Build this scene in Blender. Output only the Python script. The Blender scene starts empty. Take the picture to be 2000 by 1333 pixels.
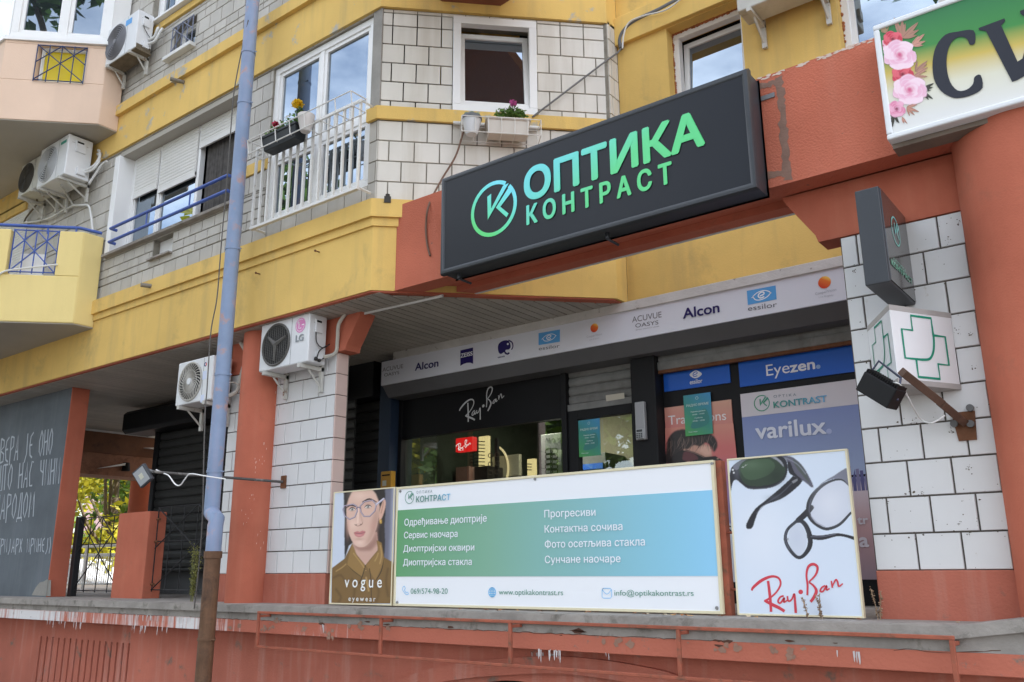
import bpy, bmesh, math, random
import numpy as np
from mathutils import Vector, Matrix
from mathutils.geometry import tessellate_polygon, delaunay_2d_cdt
random.seed(7)
C = bpy.context.scene.collection
sc = bpy.context.scene
# ------------------------------------------------------------------ camera
FPX, PITCH, ROLL, YAW, EYE = 1696.4, .25875, -.006588, .653857, 1.6
cy, sy = math.cos(YAW), math.sin(YAW)
fw = Vector((-sy*math.cos(PITCH), cy*math.cos(PITCH), math.sin(PITCH)))
rt = Vector((cy, sy, 0)); up = rt.cross(fw)
R2 = rt*math.cos(ROLL)+up*math.sin(ROLL); U2 = up*math.cos(ROLL)-rt*math.sin(ROLL)
cam = bpy.data.objects.new('camera', bpy.data.cameras.new('camera')); C.objects.link(cam)
cam.matrix_world = Matrix(((R2.x, U2.x, -fw.x, 0), (R2.y, U2.y, -fw.y, 0), (R2.z, U2.z, -fw.z, EYE), (0, 0, 0, 1)))
cam.data.sensor_width = 36; cam.data.lens = FPX/2000*36; cam.data.clip_start = .05; cam.data.clip_end = 2000
sc.camera = cam
# ------------------------------------------------------------------ light
SUN_EL, SUN_AZ = 46.0, 72.0          # the sun stands behind the building (+Y), a little to its right
w = bpy.data.worlds.new('World'); sc.world = w; w.use_nodes = True
nt = w.node_tree; bg = nt.nodes['Background']
sky = nt.nodes.new('ShaderNodeTexSky'); sky.sky_type = 'NISHITA'; sky.sun_disc = False
sky.sun_elevation = math.radians(SUN_EL); sky.sun_rotation = math.radians(SUN_AZ)
sky.air_density = 1.0; sky.dust_density = 2.0; sky.ozone_density = 1.0
tcw = nt.nodes.new('ShaderNodeTexCoord')
mpw = nt.nodes.new('ShaderNodeMapping'); mpw.inputs['Scale'].default_value = (1, 1, 2.2)
nz = nt.nodes.new('ShaderNodeTexNoise'); nz.inputs['Scale'].default_value = 2.6; nz.inputs['Detail'].default_value = 9; nz.inputs['Roughness'].default_value = .58
rp = nt.nodes.new('ShaderNodeValToRGB'); rp.color_ramp.elements[0].position = .35; rp.color_ramp.elements[1].position = .72
mx = nt.nodes.new('ShaderNodeMix'); mx.data_type = 'RGBA'; mx.inputs['B'].default_value = (11.0, 11.3, 11.9, 1)
nt.links.new(tcw.outputs['Generated'], mpw.inputs['Vector']); nt.links.new(mpw.outputs[0], nz.inputs['Vector'])
nt.links.new(nz.outputs['Fac'], rp.inputs[0]); nt.links.new(rp.outputs[0], mx.inputs['Factor'])
nt.links.new(sky.outputs[0], mx.inputs['A']); nt.links.new(mx.outputs['Result'], bg.inputs['Color'])
bg.inputs['Strength'].default_value = .13
sun = bpy.data.objects.new('sun', bpy.data.lights.new('sun', 'SUN')); C.objects.link(sun)
sun.data.energy = 3.6; sun.data.angle = math.radians(.5); sun.data.color = (1, .95, .86)
ael, aaz = math.radians(SUN_EL), math.radians(SUN_AZ)
sdir = Vector((math.sin(aaz)*math.cos(ael), math.cos(aaz)*math.cos(ael), math.sin(ael)))   # towards the sun
sun.rotation_euler = sdir.to_track_quat('Z', 'Y').to_euler()
sc.view_settings.view_transform = 'Standard'; sc.view_settings.look = 'None'
sc.view_settings.exposure = 1.45; sc.view_settings.gamma = 1
sc.cycles.max_bounces = 8; sc.cycles.diffuse_bounces = 4; sc.cycles.glossy_bounces = 4; sc.cycles.transparent_max_bounces = 12
sc.cycles.caustics_reflective = False; sc.cycles.caustics_refractive = False
# ------------------------------------------------------------------ helpers
def ray(x, y): return R2*((x-1000)/FPX)-U2*((y-666.5)/FPX)+fw
CAMP = Vector((0, 0, EYE))
class Face:
    """an upright wall plane: u runs along it, z up, d outwards"""
    def __init__(s, o, u, n): s.o = Vector(o); s.u = Vector(u).normalized(); s.n = Vector(n).normalized()
    def P(s, u, z, d=0): v = s.o+s.u*u+s.n*d; return Vector((v.x, v.y, v.z+z))
    def px(s, x, y, d=0):
        r = ray(x, y); o = s.o+s.n*d; t = (o-CAMP).dot(s.n)/r.dot(s.n); q = CAMP+r*t
        return ((q-o).dot(s.u), q.z)
def YF(Y): return Face((0, Y, 0), (1, 0, 0), (0, -1, 0))
def XF(X): return Face((X, 0, 0), (0, 1, 0), (1, 0, 0))
def at(x, y, Y): r = ray(x, y); return CAMP+r*(Y/r.y)
def atX(x, y, X): r = ray(x, y); return CAMP+r*(X/r.x)
def atZ(x, y, Z): r = ray(x, y); return CAMP+r*((Z-EYE)/r.z)
def lin(c): return tuple(((v/255+.055)/1.055)**2.4 if v/255 > .04045 else v/255/12.92 for v in c)
def catmull(p, n=5, closed=True):
    out = []; L = len(p)
    for i in range(L if closed else L-1):
        g = (lambda k: p[k % L]) if closed else (lambda k: p[min(max(k, 0), L-1)])
        a, b, c, d = g(i-1), g(i), g(i+1), g(i+2)
        for k in range(n):
            t = k/n
            out.append(tuple(.5*(2*b[j]+(c[j]-a[j])*t+(2*a[j]-5*b[j]+4*c[j]-d[j])*t*t+(3*b[j]-a[j]-3*c[j]+d[j])*t**3) for j in range(len(b))))
    if not closed: out.append(p[-1])
    return out
_txt = {}
def text_tris(s):
    """outlines of a line of text, every contour filled by itself (overlapping strokes of a letter stay solid)"""
    if s not in _txt:
        cu = bpy.data.curves.new('t', 'FONT'); cu.body = s
        o = bpy.data.objects.new('t', cu); C.objects.link(o); bpy.context.view_layer.update()
        dg = bpy.context.evaluated_depsgraph_get(); ev = o.evaluated_get(dg); c = ev.to_curve(dg); loops = []
        for sp in c.splines:
            b = sp.bezier_points; pts = []
            for i in range(len(b)):
                p, q = b[i], b[(i+1) % len(b)]; k = 1 if (p.handle_right-p.co).cross(q.co-p.co).length < 1e-6 and (q.handle_left-q.co).cross(q.co-p.co).length < 1e-6 else 5
                for j in range(k):
                    t = j/k; v = p.co*(1-t)**3+p.handle_right*3*t*(1-t)**2+q.handle_left*3*t*t*(1-t)+q.co*t**3; pts.append((v.x, v.y))
            ar = sum(pts[i][0]*pts[(i+1) % len(pts)][1]-pts[(i+1) % len(pts)][0]*pts[i][1] for i in range(len(pts)))/2
            if len(pts) > 2 and abs(ar) > 1e-7: loops.append((ar, pts))
        ev.to_curve_clear(); bpy.data.objects.remove(o); bpy.data.curves.remove(cu)
        vs = []; ed = []
        for _, pts in loops: n0 = len(vs); vs += [Vector(p) for p in pts]; ed += [(n0+i, n0+(i+1) % len(pts)) for i in range(len(pts))]
        ov, _, of = delaunay_2d_cdt(vs, ed, [], 0, 1e-6)[:3]
        cx = np.array([[sum(ov[i].x for i in t)/3, sum(ov[i].y for i in t)/3] for t in of]); wn = np.zeros(len(of), int)
        for _, pts in loops:
            P = np.array(pts); Q = np.roll(P, -1, 0)
            for (x1, y1), (x2, y2) in zip(P, Q):
                if y1 == y2: continue
                lft = (x2-x1)*(cx[:, 1]-y1)-(cx[:, 0]-x1)*(y2-y1); wn += ((y1 <= cx[:, 1]) & (y2 > cx[:, 1]) & (lft > 0)); wn -= ((y1 > cx[:, 1]) & (y2 <= cx[:, 1]) & (lft < 0))
        v = [(q.x, q.y) for q in ov]; f = [tuple(t) for t, k in zip(of, wn) if k != 0]
        x0 = min(q[0] for q in v); x1 = max(q[0] for q in v)
        _txt[s] = ([((q[0]-x0)/(x1-x0), q[1]) for q in v], f)
    return _txt[s]
_cap = {}
class MB:
    def __init__(s): s.v = []; s.f = []; s.m = []
    def add(s, vs, fs, m=0):
        b = len(s.v); s.v += [Vector(q) for q in vs]
        for f in fs: s.f.append(tuple(b+i for i in f)); s.m.append(m)
    def hexa(s, p, m=0):   # p: 4 bottom (ccw) then 4 top
        s.add(p, [(3, 2, 1, 0), (4, 5, 6, 7), (0, 1, 5, 4), (1, 2, 6, 5), (2, 3, 7, 6), (3, 0, 4, 7)], m)
    def box(s, f, u0, u1, z0, z1, d0, d1, m=0):
        if u0 > u1: u0, u1 = u1, u0
        if z0 > z1: z0, z1 = z1, z0
        if d0 > d1: d0, d1 = d1, d0
        s.hexa([f.P(u0, z0, d1), f.P(u1, z0, d1), f.P(u1, z0, d0), f.P(u0, z0, d0), f.P(u0, z1, d1), f.P(u1, z1, d1), f.P(u1, z1, d0), f.P(u0, z1, d0)], m)
    def wbox(s, x0, x1, y0, y1, z0, z1, m=0): s.box(YF(0), x0, x1, z0, z1, -y1, -y0, m)
    def prism(s, f, pl, d0, d1, m=0):
        n = len(pl); a = sum(pl[i][0]*pl[(i+1) % n][1]-pl[(i+1) % n][0]*pl[i][1] for i in range(n))
        if a < 0: pl = pl[::-1]
        if d0 > d1: d0, d1 = d1, d0
        fr = [f.P(u, z, d1) for u, z in pl]; bk = [f.P(u, z, d0) for u, z in pl]
        tri = tessellate_polygon([[Vector((u, z, 0)) for u, z in pl]])
        s.add(fr, [t for t in tri], m); s.add(bk, [t[::-1] for t in tri], m)
        s.add(fr+bk, [(i, n+i, n+(i+1) % n, (i+1) % n) for i in range(n)], m)
    def slab(s, pl, z0, z1, m=0):   # horizontal prism, pl in (x, y)
        n = len(pl); a = sum(pl[i][0]*pl[(i+1) % n][1]-pl[(i+1) % n][0]*pl[i][1] for i in range(n))
        if a < 0: pl = pl[::-1]
        t = [Vector((x, y, z1)) for x, y in pl]; b = [Vector((x, y, z0)) for x, y in pl]
        tri = tessellate_polygon([[Vector((x, y, 0)) for x, y in pl]])
        s.add(t, [q for q in tri], m); s.add(b, [q[::-1] for q in tri], m)
        s.add(t+b, [(i, n+i, n+(i+1) % n, (i+1) % n) for i in range(n)], m)
    def poly(s, f, pl, d, m=0):
        tri = tessellate_polygon([[Vector((u, z, 0)) for u, z in pl]])
        s.add([f.P(u, z, d) for u, z in pl], tri, m)
    def ppoly(s, f, pts, d, m=0, sm=0, closed=True):   # points picked on plane d=0
        pl = [f.px(*q) for q in pts]
        if sm: pl = catmull(pl, sm)
        s.poly(f, pl, d, m)
    def stroke(s, f, pl, w, d, m=0, caps=True):
        n = len(pl); ws = w if isinstance(w, (list, tuple)) else [w]*n
        L = []; Rr = []
        for i in range(n):
            a = pl[max(i-1, 0)]; b = pl[min(i+1, n-1)]; dx, dz = b[0]-a[0], b[1]-a[1]; l = math.hypot(dx, dz) or 1
            nx, nz_ = -dz/l*ws[i]/2, dx/l*ws[i]/2
            L.append(f.P(pl[i][0]+nx, pl[i][1]+nz_, d)); Rr.append(f.P(pl[i][0]-nx, pl[i][1]-nz_, d))
        s.add(L+Rr, [(i, n+i, n+i+1, i+1) for i in range(n-1)], m)
    def pstroke(s, f, pts, wpx, d, m=0, sm=0):
        """stroke picked in the photo; wpx in px of the photo, converted on this plane"""
        x, y = pts[len(pts)//2][:2]; a = f.px(x, y); k = abs(f.px(x, y+10)[1]-a[1])/10
        q = [f.px(*p[:2]) for p in pts]; ws = [p[2]*k if len(p) > 2 else wpx*k for p in pts]
        q = [(a[0], a[1], b) for a, b in zip(q, ws)]
        if sm: q = catmull(q, sm, False)
        s.stroke(f, [(a[0], a[1]) for a in q], [a[2] for a in q], d, m)
    def tube(s, pts, r, n=8, m=0, cap=True):
        pts = [Vector(p) for p in pts]; k = len(pts); rs = r if isinstance(r, (list, tuple)) else [r]*k
        rings = []; nrm = None
        for i in range(k):
            t = (pts[min(i+1, k-1)]-pts[max(i-1, 0)]).normalized()
            if nrm is None:
                nrm = t.cross(Vector((0, 0, 1)))
                if nrm.length < .05: nrm = t.cross(Vector((1, 0, 0)))
                nrm.normalize()
            else: nrm = (nrm-t*nrm.dot(t)).normalized()
            b = t.cross(nrm)
            rings.append([pts[i]+(nrm*math.cos(2*math.pi*j/n)+b*math.sin(2*math.pi*j/n))*rs[i] for j in range(n)])
        vs = [p for rg in rings for p in rg]; fs = []
        for i in range(k-1):
            for j in range(n): fs.append((i*n+j, i*n+(j+1) % n, (i+1)*n+(j+1) % n, (i+1)*n+j))
        if cap: fs += [tuple(range(n))[::-1], tuple((k-1)*n+j for j in range(n))]
        s.add(vs, fs, m)
    def bar(s, a, b, w, m=0): s.tube([a, b], w*.707, 4, m)
    def cyl(s, a, b, r0, r1=None, n=24, m=0): s.tube([a, b], [r0, r0 if r1 is None else r1], n, m)
    def ball(s, c, r, n=8, m=0, sx=1, sy=1, sz=1):
        vs = []; fs = []
        for i in range(n+1):
            th = math.pi*i/n
            for j in range(2*n): ph = math.pi*j/n; vs.append(Vector(c)+Vector((sx*math.sin(th)*math.cos(ph), sy*math.sin(th)*math.sin(ph), sz*math.cos(th)))*r)
        for i in range(n):
            for j in range(2*n): fs.append((i*2*n+j, (i+1)*2*n+j, (i+1)*2*n+(j+1) % (2*n), i*2*n+(j+1) % (2*n)))
        s.add(vs, fs, m)
    def disc(s, f, u, z, ru, rz, d, m=0, n=24, a0=0, a1=360):
        pl = [(u+ru*math.cos(math.radians(a0+(a1-a0)*i/n)), z+rz*math.sin(math.radians(a0+(a1-a0)*i/n))) for i in range(n+(a1-a0 < 360))]
        s.poly(f, pl, d, m)
    def ring(s, f, u, z, r0, r1, d, m=0, n=32, a0=0, a1=360, k=1.):
        p = [(u+(r0+r1)/2*math.cos(math.radians(a0+(a1-a0)*i/n))*k, z+(r0+r1)/2*math.sin(math.radians(a0+(a1-a0)*i/n))) for i in range(n+1)]
        s.stroke(f, p, abs(r1-r0), d, m)
    def text(s, f, t, u0, u1, z0, h, d, m=0, bold=0., dz=0.):
        """t spans u0..u1 with baseline z0 and capital height h; dz = rise of the baseline"""
        v, fs = text_tris(t)
        if 0 not in _cap: _cap[0] = max(q[1] for q in text_tris('H')[0])
        k = h/_cap[0]; b = bold*h*1.1
        sh = [(0, 0)]
        if bold:
            n = 8 if bold > .02 else 4; sh += [(b*math.cos((i+.5)*2*math.pi/n), b*math.sin((i+.5)*2*math.pi/n)) for i in range(n)]
            u0 += b; u1 -= b
        for i, (a, c) in enumerate(sh): s.add([f.P(u0+q[0]*(u1-u0)+a, z0+q[1]*k+dz*q[0]+c, d+i*.0006) for q in v], fs, m)
    def ptext(s, f, t, a, b, top, d, m=0, bold=0.):
        """a, b: pixels of the baseline's ends; top: pixel straight above a at capital height"""
        u0, z0 = f.px(*a); u1, z1 = f.px(*b); h = f.px(*top)[1]-z0
        s.text(f, t, u0, u1, z0, h, d, m, bold, z1-z0)
    def build(s, name, mats, parent=None, bevel=0, smooth=False, seg=2):
        if not isinstance(mats, (list, tuple)): mats = [mats]
        off = parent_loc(parent) if parent else Vector()
        me = bpy.data.meshes.new(name)
        me.from_pydata([tuple(q-off) for q in s.v], [], s.f); me.update()
        for m in mats: me.materials.append(m)
        if len(mats) > 1: me.polygons.foreach_set('material_index', s.m)
        if smooth:
            me.polygons.foreach_set('use_smooth', [True]*len(me.polygons)); me.set_sharp_from_angle(angle=math.radians(38))
        o = bpy.data.objects.new(name, me); C.objects.link(o)
        if parent: o.parent = parent
        if bevel:
            b = o.modifiers.new('bevel', 'BEVEL'); b.width = bevel; b.segments = seg; b.limit_method = 'ANGLE'; b.angle_limit = math.radians(40); b.harden_normals = False
        return o
def parent_loc(o):
    v = Vector()
    while o: v += o.location; o = o.parent
    return v
def thing(name, label, cat, loc=(0, 0, 0), group=None):
    o = bpy.data.objects.new(name, None); C.objects.link(o); o.location = loc; o.empty_display_size = .1
    o['label'] = label; o['category'] = cat
    if group: o['group'] = group
    return o
def tag(o, label, cat, group=None, kind=None):
    o['label'] = label; o['category'] = cat
    if group: o['group'] = group
    if kind: o['kind'] = kind
    return o
def struct(o, label=None):
    o['kind'] = 'structure'
    if label: o['label'] = label
    return o
# ------------------------------------------------------------------ materials
def N(nt, t, **kw):
    n = nt.nodes.new('ShaderNode'+t)
    for k, v in kw.items():
        if k in n.inputs.keys(): n.inputs[k].default_value = v
        else: setattr(n, k, v)
    return n
def base(name):
    m = bpy.data.materials.new(name); m.use_nodes = True
    return m, m.node_tree, m.node_tree.nodes['Principled BSDF']
_mc = {}
def ink(c, rough=.45, spec=.4, metal=0., lin_=False):
    k = (tuple(c), rough, spec, metal)
    if k in _mc: return _mc[k]
    m, nt, b = base('ink'); col = c if lin_ else lin(c)
    b.inputs['Base Color'].default_value = (*col, 1); b.inputs['Roughness'].default_value = rough
    b.inputs['Specular IOR Level'].default_value = spec; b.inputs['Metallic'].default_value = metal
    _mc[k] = m; return m
def surf(name, c, rough=.75, var=.12, scale=3., bump=.15, bscale=60., c2=None, thr=(.55, .75), s2=1.4, streak=None, spec=.3, metal=0., island=0.):
    """painted / plastered / metal surface: base colour with broad mottling, patches of c2 (wear), optional vertical streaks"""
    m, nt, b = base(name); L = nt.links.new
    g = N(nt, 'NewGeometry'); n1 = N(nt, 'TexNoise', Scale=scale, Detail=6, Roughness=.6); L(g.outputs['Position'], n1.inputs['Vector'])
    mr = N(nt, 'MapRange'); mr.inputs[1].default_value = .3; mr.inputs[2].default_value = .7; mr.inputs[3].default_value = 1-var; mr.inputs[4].default_value = 1+var*.6
    L(n1.outputs['Fac'], mr.inputs[0])
    hs = N(nt, 'HueSaturation'); hs.inputs['Color'].default_value = (*c, 1); L(mr.outputs[0], hs.inputs['Value'])
    out = hs.outputs[0]
    if island:
        mi = N(nt, 'MapRange'); mi.inputs[3].default_value = 1-island; mi.inputs[4].default_value = 1+island*.5
        L(g.outputs['Random Per Island'], mi.inputs[0]); h2 = N(nt, 'HueSaturation'); L(out, h2.inputs['Color']); L(mi.outputs[0], h2.inputs['Value']); out = h2.outputs[0]
    if c2:
        n2 = N(nt, 'TexNoise', Scale=s2, Detail=8, Roughness=.68, Distortion=.3); L(g.outputs['Position'], n2.inputs['Vector'])
        r = N(nt, 'ValToRGB'); r.color_ramp.elements[0].position = thr[0]; r.color_ramp.elements[1].position = thr[1]; L(n2.outputs['Fac'], r.inputs[0])
        mixn = N(nt, 'Mix', data_type='RGBA'); L(r.outputs[0], mixn.inputs['Factor']); L(out, mixn.inputs['A']); mixn.inputs['B'].default_value = (*c2, 1); out = mixn.outputs['Result']
    if streak:   # (colour, amount, scale)
        mp = N(nt, 'Mapping'); mp.inputs['Scale'].default_value = (1, 1, .09); L(g.outputs['Position'], mp.inputs['Vector'])
        n3 = N(nt, 'TexNoise', Scale=streak[2], Detail=5, Roughness=.6); L(mp.outputs[0], n3.inputs['Vector'])
        r3 = N(nt, 'ValToRGB'); r3.color_ramp.elements[0].position = .5; r3.color_ramp.elements[1].position = .78; L(n3.outputs['Fac'], r3.inputs[0])
        mu = N(nt, 'Math', operation='MULTIPLY'); L(r3.outputs[0], mu.inputs[0]); mu.inputs[1].default_value = streak[1]
        m3 = N(nt, 'Mix', data_type='RGBA'); L(mu.outputs[0], m3.inputs['Factor']); L(out, m3.inputs['A']); m3.inputs['B'].default_value = (*streak[0], 1); out = m3.outputs['Result']
    L(out, b.inputs['Base Color']); b.inputs['Roughness'].default_value = rough; b.inputs['Specular IOR Level'].default_value = spec; b.inputs['Metallic'].default_value = metal
    if bump:
        nb = N(nt, 'TexNoise', Scale=bscale, Detail=4); L(g.outputs['Position'], nb.inputs['Vector'])
        bp = N(nt, 'Bump', Strength=bump, Distance=.01); L(nb.outputs['Fac'], bp.inputs['Height']); L(bp.outputs[0], b.inputs['Normal'])
    return m
def glass(name, tint=(.02, .024, .03), ior=4.4, rough=.01):
    m, nt, b = base(name); b.inputs['Base Color'].default_value = (*tint, 1); b.inputs['Roughness'].default_value = rough; b.inputs['IOR'].default_value = ior; b.inputs['Specular Tint'].default_value = (.74, .87, 1, 1)
    g = N(nt, 'NewGeometry'); nb = N(nt, 'TexNoise', Scale=1.3, Detail=1); nt.links.new(g.outputs['Position'], nb.inputs['Vector'])
    bp = N(nt, 'Bump', Strength=.06, Distance=.02); nt.links.new(nb.outputs['Fac'], bp.inputs['Height']); nt.links.new(bp.outputs[0], b.inputs['Normal'])
    return m
def clear_glass(name, refl=1.5, tint=(.9, .95, .93)):
    m, nt, b = base(name); nt.nodes.remove(b); L = nt.links.new
    t = N(nt, 'BsdfTransparent'); t.inputs[0].default_value = (*tint, 1); gl = N(nt, 'BsdfGlossy'); gl.inputs['Roughness'].default_value = .01
    lw = N(nt, 'LayerWeight'); lw.inputs['Blend'].default_value = .5; pw = N(nt, 'Math', operation='POWER'); pw.inputs[1].default_value = 4; L(lw.outputs['Facing'], pw.inputs[0])
    ma = N(nt, 'MapRange'); ma.inputs[3].default_value = refl; ma.inputs[4].default_value = 1; L(pw.outputs[0], ma.inputs[0])
    ms = N(nt, 'MixShader'); L(ma.outputs[0], ms.inputs[0]); L(t.outputs[0], ms.inputs[1]); L(gl.outputs[0], ms.inputs[2])
    L(ms.outputs[0], nt.nodes['Material Output'].inputs[0]); return m
def grad(name, axis, stops, rough=.4):
    """printed colour gradient along a world axis: stops [(position, colour)]"""
    m, nt, b = base(name); L = nt.links.new; g = N(nt, 'NewGeometry'); d = N(nt, 'VectorMath', operation='DOT_PRODUCT'); d.inputs[1].default_value = axis
    L(g.outputs['Position'], d.inputs[0]); a, z = stops[0][0], stops[-1][0]
    mr = N(nt, 'MapRange'); mr.inputs[1].default_value = a; mr.inputs[2].default_value = z; L(d.outputs['Value'], mr.inputs[0])
    r = N(nt, 'ValToRGB'); L(mr.outputs[0], r.inputs[0]); e = r.color_ramp.elements
    e[0].position = 0; e[0].color = (*lin(stops[0][1]), 1); e[1].position = 1; e[1].color = (*lin(stops[-1][1]), 1)
    for p, c in stops[1:-1]: el = e.new((p-a)/(z-a)); el.color = (*lin(c), 1)
    L(r.outputs[0], b.inputs['Base Color']); b.inputs['Roughness'].default_value = rough; return m
def emit(name, c, s):
    m, nt, b = base(name); b.inputs['Base Color'].default_value = (0, 0, 0, 1); b.inputs['Emission Color'].default_value = (*c, 1); b.inputs['Emission Strength'].default_value = s; return m
ORANGE = surf('orange_paint', (.50, .147, .09), .85, .2, 1.1, .25, 90, c2=(.27, .12, .08), thr=(.58, .84), s2=2.2, streak=((.55, .22, .14), .3, 7), spec=.15)
ORANGE_ROUGH = surf('orange_rough_render', (.53, .158, .098), .9, .18, 1.0, .7, 70, c2=(.17, .115, .09), thr=(.63, .74), s2=16, streak=((.52, .2, .14), .3, 6), spec=.15)
ORANGE_STAINED = surf('orange_paint_stained', (.46, .148, .1), .9, .22, 1.0, .4, 60, c2=(.2, .14, .11), thr=(.6, .7), s2=4.5, streak=((.6, .42, .36), .32, 9), spec=.15)
YELLOW = surf('yellow_paint', (.74, .50, .158), .85, .14, .9, .15, 80, c2=(.4, .29, .12), thr=(.56, .8), s2=1.6, streak=((.34, .26, .14), .42, 5), spec=.15)
YELLOW_FLAKED = surf('yellow_paint_flaked', (.74, .50, .158), .8, .1, 1.1, .25, 80, c2=(.44, .41, .35), thr=(.585, .64), s2=2.6, streak=((.34, .26, .14), .42, 5), spec=.15)
PEACH = surf('peach_render', (.74, .55, .42), .85, .07, 1.0, .15, 60, streak=((.5, .38, .3), .2, 4))
BALC_Y = surf('pale_yellow_render', (.76, .61, .26), .85, .07, 1.0, .15, 60, streak=((.5, .4, .2), .15, 4))
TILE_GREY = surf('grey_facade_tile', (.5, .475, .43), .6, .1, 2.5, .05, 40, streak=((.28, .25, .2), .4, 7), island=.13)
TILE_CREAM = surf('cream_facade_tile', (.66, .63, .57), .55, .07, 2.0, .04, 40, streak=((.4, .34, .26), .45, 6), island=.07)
TILE_WHITE = surf('white_facade_tile', (.69, .69, .69), .35, .04, 2.0, .03, 30, c2=(.42, .36, .28), thr=(.66, .8), s2=9, island=.03, spec=.5)
TILE_PINK = surf('pinkish_tile_edge', (.66, .5, .45), .6, .08, 2, .05, 40)
GROUT = surf('dark_grout', (.13, .115, .1), .9, .3, 8, .2, 60)
GROUT_L = surf('grey_grout', (.26, .24, .2), .9, .3, 8, .2, 60)
CONC = surf('grey_concrete', (.33, .3, .27), .9, .25, 5, .4, 50, c2=(.12, .11, .09), thr=(.55, .72), s2=6)
CEMENT = surf('bare_cement', (.3, .285, .26), .9, .2, 4, .4, 60)
GREY_R = surf('grey_soffit_render', (.42, .39, .34), .9, .1, 1, .1, 50)
PVC = surf('white_pvc', (.8, .8, .79), .35, .03, 3, 0, spec=.5)
PVC_OLD = surf('white_pvc_dusty', (.68, .68, .66), .45, .08, 3, 0, spec=.4, c2=(.45, .41, .36), thr=(.6, .8))
SHUT_W = surf('white_roller_slats', (.7, .69, .66), .5, .05, 3, 0)
PLANK = surf('beige_ceiling_planks', (.42, .385, .335), .6, .1, 3, .05, 30, island=.1)
GLASS = glass('window_glass')
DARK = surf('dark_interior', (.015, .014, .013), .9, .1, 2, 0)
BLACK = surf('black_painted_metal', (.011, .011, .012), .5, .15, 5, .05, 50, spec=.2)
ANTH = surf('anthracite_metal', (.035, .039, .046), .42, .1, 4, .03, 60, spec=.5)

class Raster:
    """a printed picture: soft-edged shapes composed on a fine grid of coloured points, laid on a panel"""
    def __init__(s, f, zf, c4, nx, ny, bgc):
        s.f, s.zf, s.nx, s.ny = f, zf, nx, ny; u = np.linspace(0, 1, nx)[None, :]; v = np.linspace(0, 1, ny)[:, None]; c = np.array(c4, float)
        g = lambda k: (c[0, k]*(1-u)+c[1, k]*u)*(1-v)+(c[3, k]*(1-u)+c[2, k]*u)*v
        s.X, s.Y = g(0), g(1); s.px = abs(c[1, 0]-c[0, 0])/nx; s.a = np.ones((ny, nx, 3))*np.array(lin(bgc)); s.k = np.zeros((ny, nx))
    def blend(s, col, m): s.k = np.maximum(s.k, m); s.a = s.a*(1-m[..., None])+np.array(lin(col))*m[..., None]
    def blur(s, m, sig):
        sig = sig/s.px
        if sig < .3: return m
        r = int(sig*2.5)+1; k = np.exp(-.5*(np.arange(-r, r+1)/sig)**2); k /= k.sum()
        m = np.apply_along_axis(lambda q: np.convolve(np.pad(q, r, 'edge'), k, 'valid'), 0, m); return np.apply_along_axis(lambda q: np.convolve(np.pad(q, r, 'edge'), k, 'valid'), 1, m)
    def poly(s, col, pts, soft=1.5, sm=0, op=1.):
        if sm: pts = catmull(pts, sm)
        r = np.zeros(s.X.shape, bool); n = len(pts)
        for i in range(n):
            (x1, y1), (x2, y2) = pts[i][:2], pts[(i+1) % n][:2]
            if y1 == y2: continue
            r ^= ((y1 > s.Y) != (y2 > s.Y)) & (s.X < (x2-x1)*(s.Y-y1)/(y2-y1)+x1)
        s.blend(col, s.blur(r.astype(float), soft)*op)
    def line(s, col, pts, w, soft=1.5, sm=4, op=1.):
        q = [(p[0], p[1], p[2] if len(p) > 2 else w) for p in pts]
        if sm: q = catmull(q, sm, False)
        m = np.zeros(s.X.shape)
        for (x1, y1, w1), (x2, y2, w2) in zip(q, q[1:]):
            dx, dy = x2-x1, y2-y1; l2 = dx*dx+dy*dy or 1e-9; t = np.clip(((s.X-x1)*dx+(s.Y-y1)*dy)/l2, 0, 1); d = np.hypot(s.X-x1-t*dx, s.Y-y1-t*dy); ww = (w1+(w2-w1)*t)/2
            m = np.maximum(m, np.clip((ww-d)/max(soft, .5)+.5, 0, 1))
        s.blend(col, m*op)
    def blob(s, col, x, y, rx, ry, op=1.): s.blend(col, op*np.exp(-(((s.X-x)/rx)**2+((s.Y-y)/ry)**2)))
    def out(s, name, parent, d, cut=False):
        c = s.zf(*[(s.X[0, 0], s.Y[0, 0]), (s.X[0, -1], s.Y[0, -1]), (s.X[-1, -1], s.Y[-1, -1]), (s.X[-1, 0], s.Y[-1, 0])]); uv = np.array([s.f.px(*q) for q in c])
        u = np.linspace(0, 1, s.nx)[None, :]; v = np.linspace(0, 1, s.ny)[:, None]; g = lambda k: ((uv[0, k]*(1-u)+uv[1, k]*u)*(1-v)+(uv[3, k]*(1-u)+uv[2, k]*u)*v).ravel()
        off = parent_loc(parent); o0 = s.f.P(0, 0, d)-off; U, Zc = g(0), g(1); co = np.stack([o0.x+s.f.u.x*U, o0.y+s.f.u.y*U, o0.z+Zc], 1)
        me = bpy.data.meshes.new(name); i = np.arange(s.nx*s.ny).reshape(s.ny, s.nx); q = np.stack([i[1:, :-1], i[1:, 1:], i[:-1, 1:], i[:-1, :-1]], -1).reshape(-1, 4)
        if cut: q = q[(s.k.ravel()[q] > .45).all(1)]
        me.from_pydata(co.tolist(), [], q.tolist()); me.update(); at_ = me.color_attributes.new('print', 'FLOAT_COLOR', 'POINT'); at_.data.foreach_set('color', np.concatenate([s.a.reshape(-1, 3), np.ones((s.nx*s.ny, 1))], 1).ravel())
        m, nt, b = base('picture_print'); a = N(nt, 'Attribute'); a.attribute_name = 'print'; nt.links.new(a.outputs['Color'], b.inputs['Base Color']); b.inputs['Roughness'].default_value = .4
        me.materials.append(m); o = bpy.data.objects.new(name, me); C.objects.link(o); o.parent = parent; return o
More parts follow.
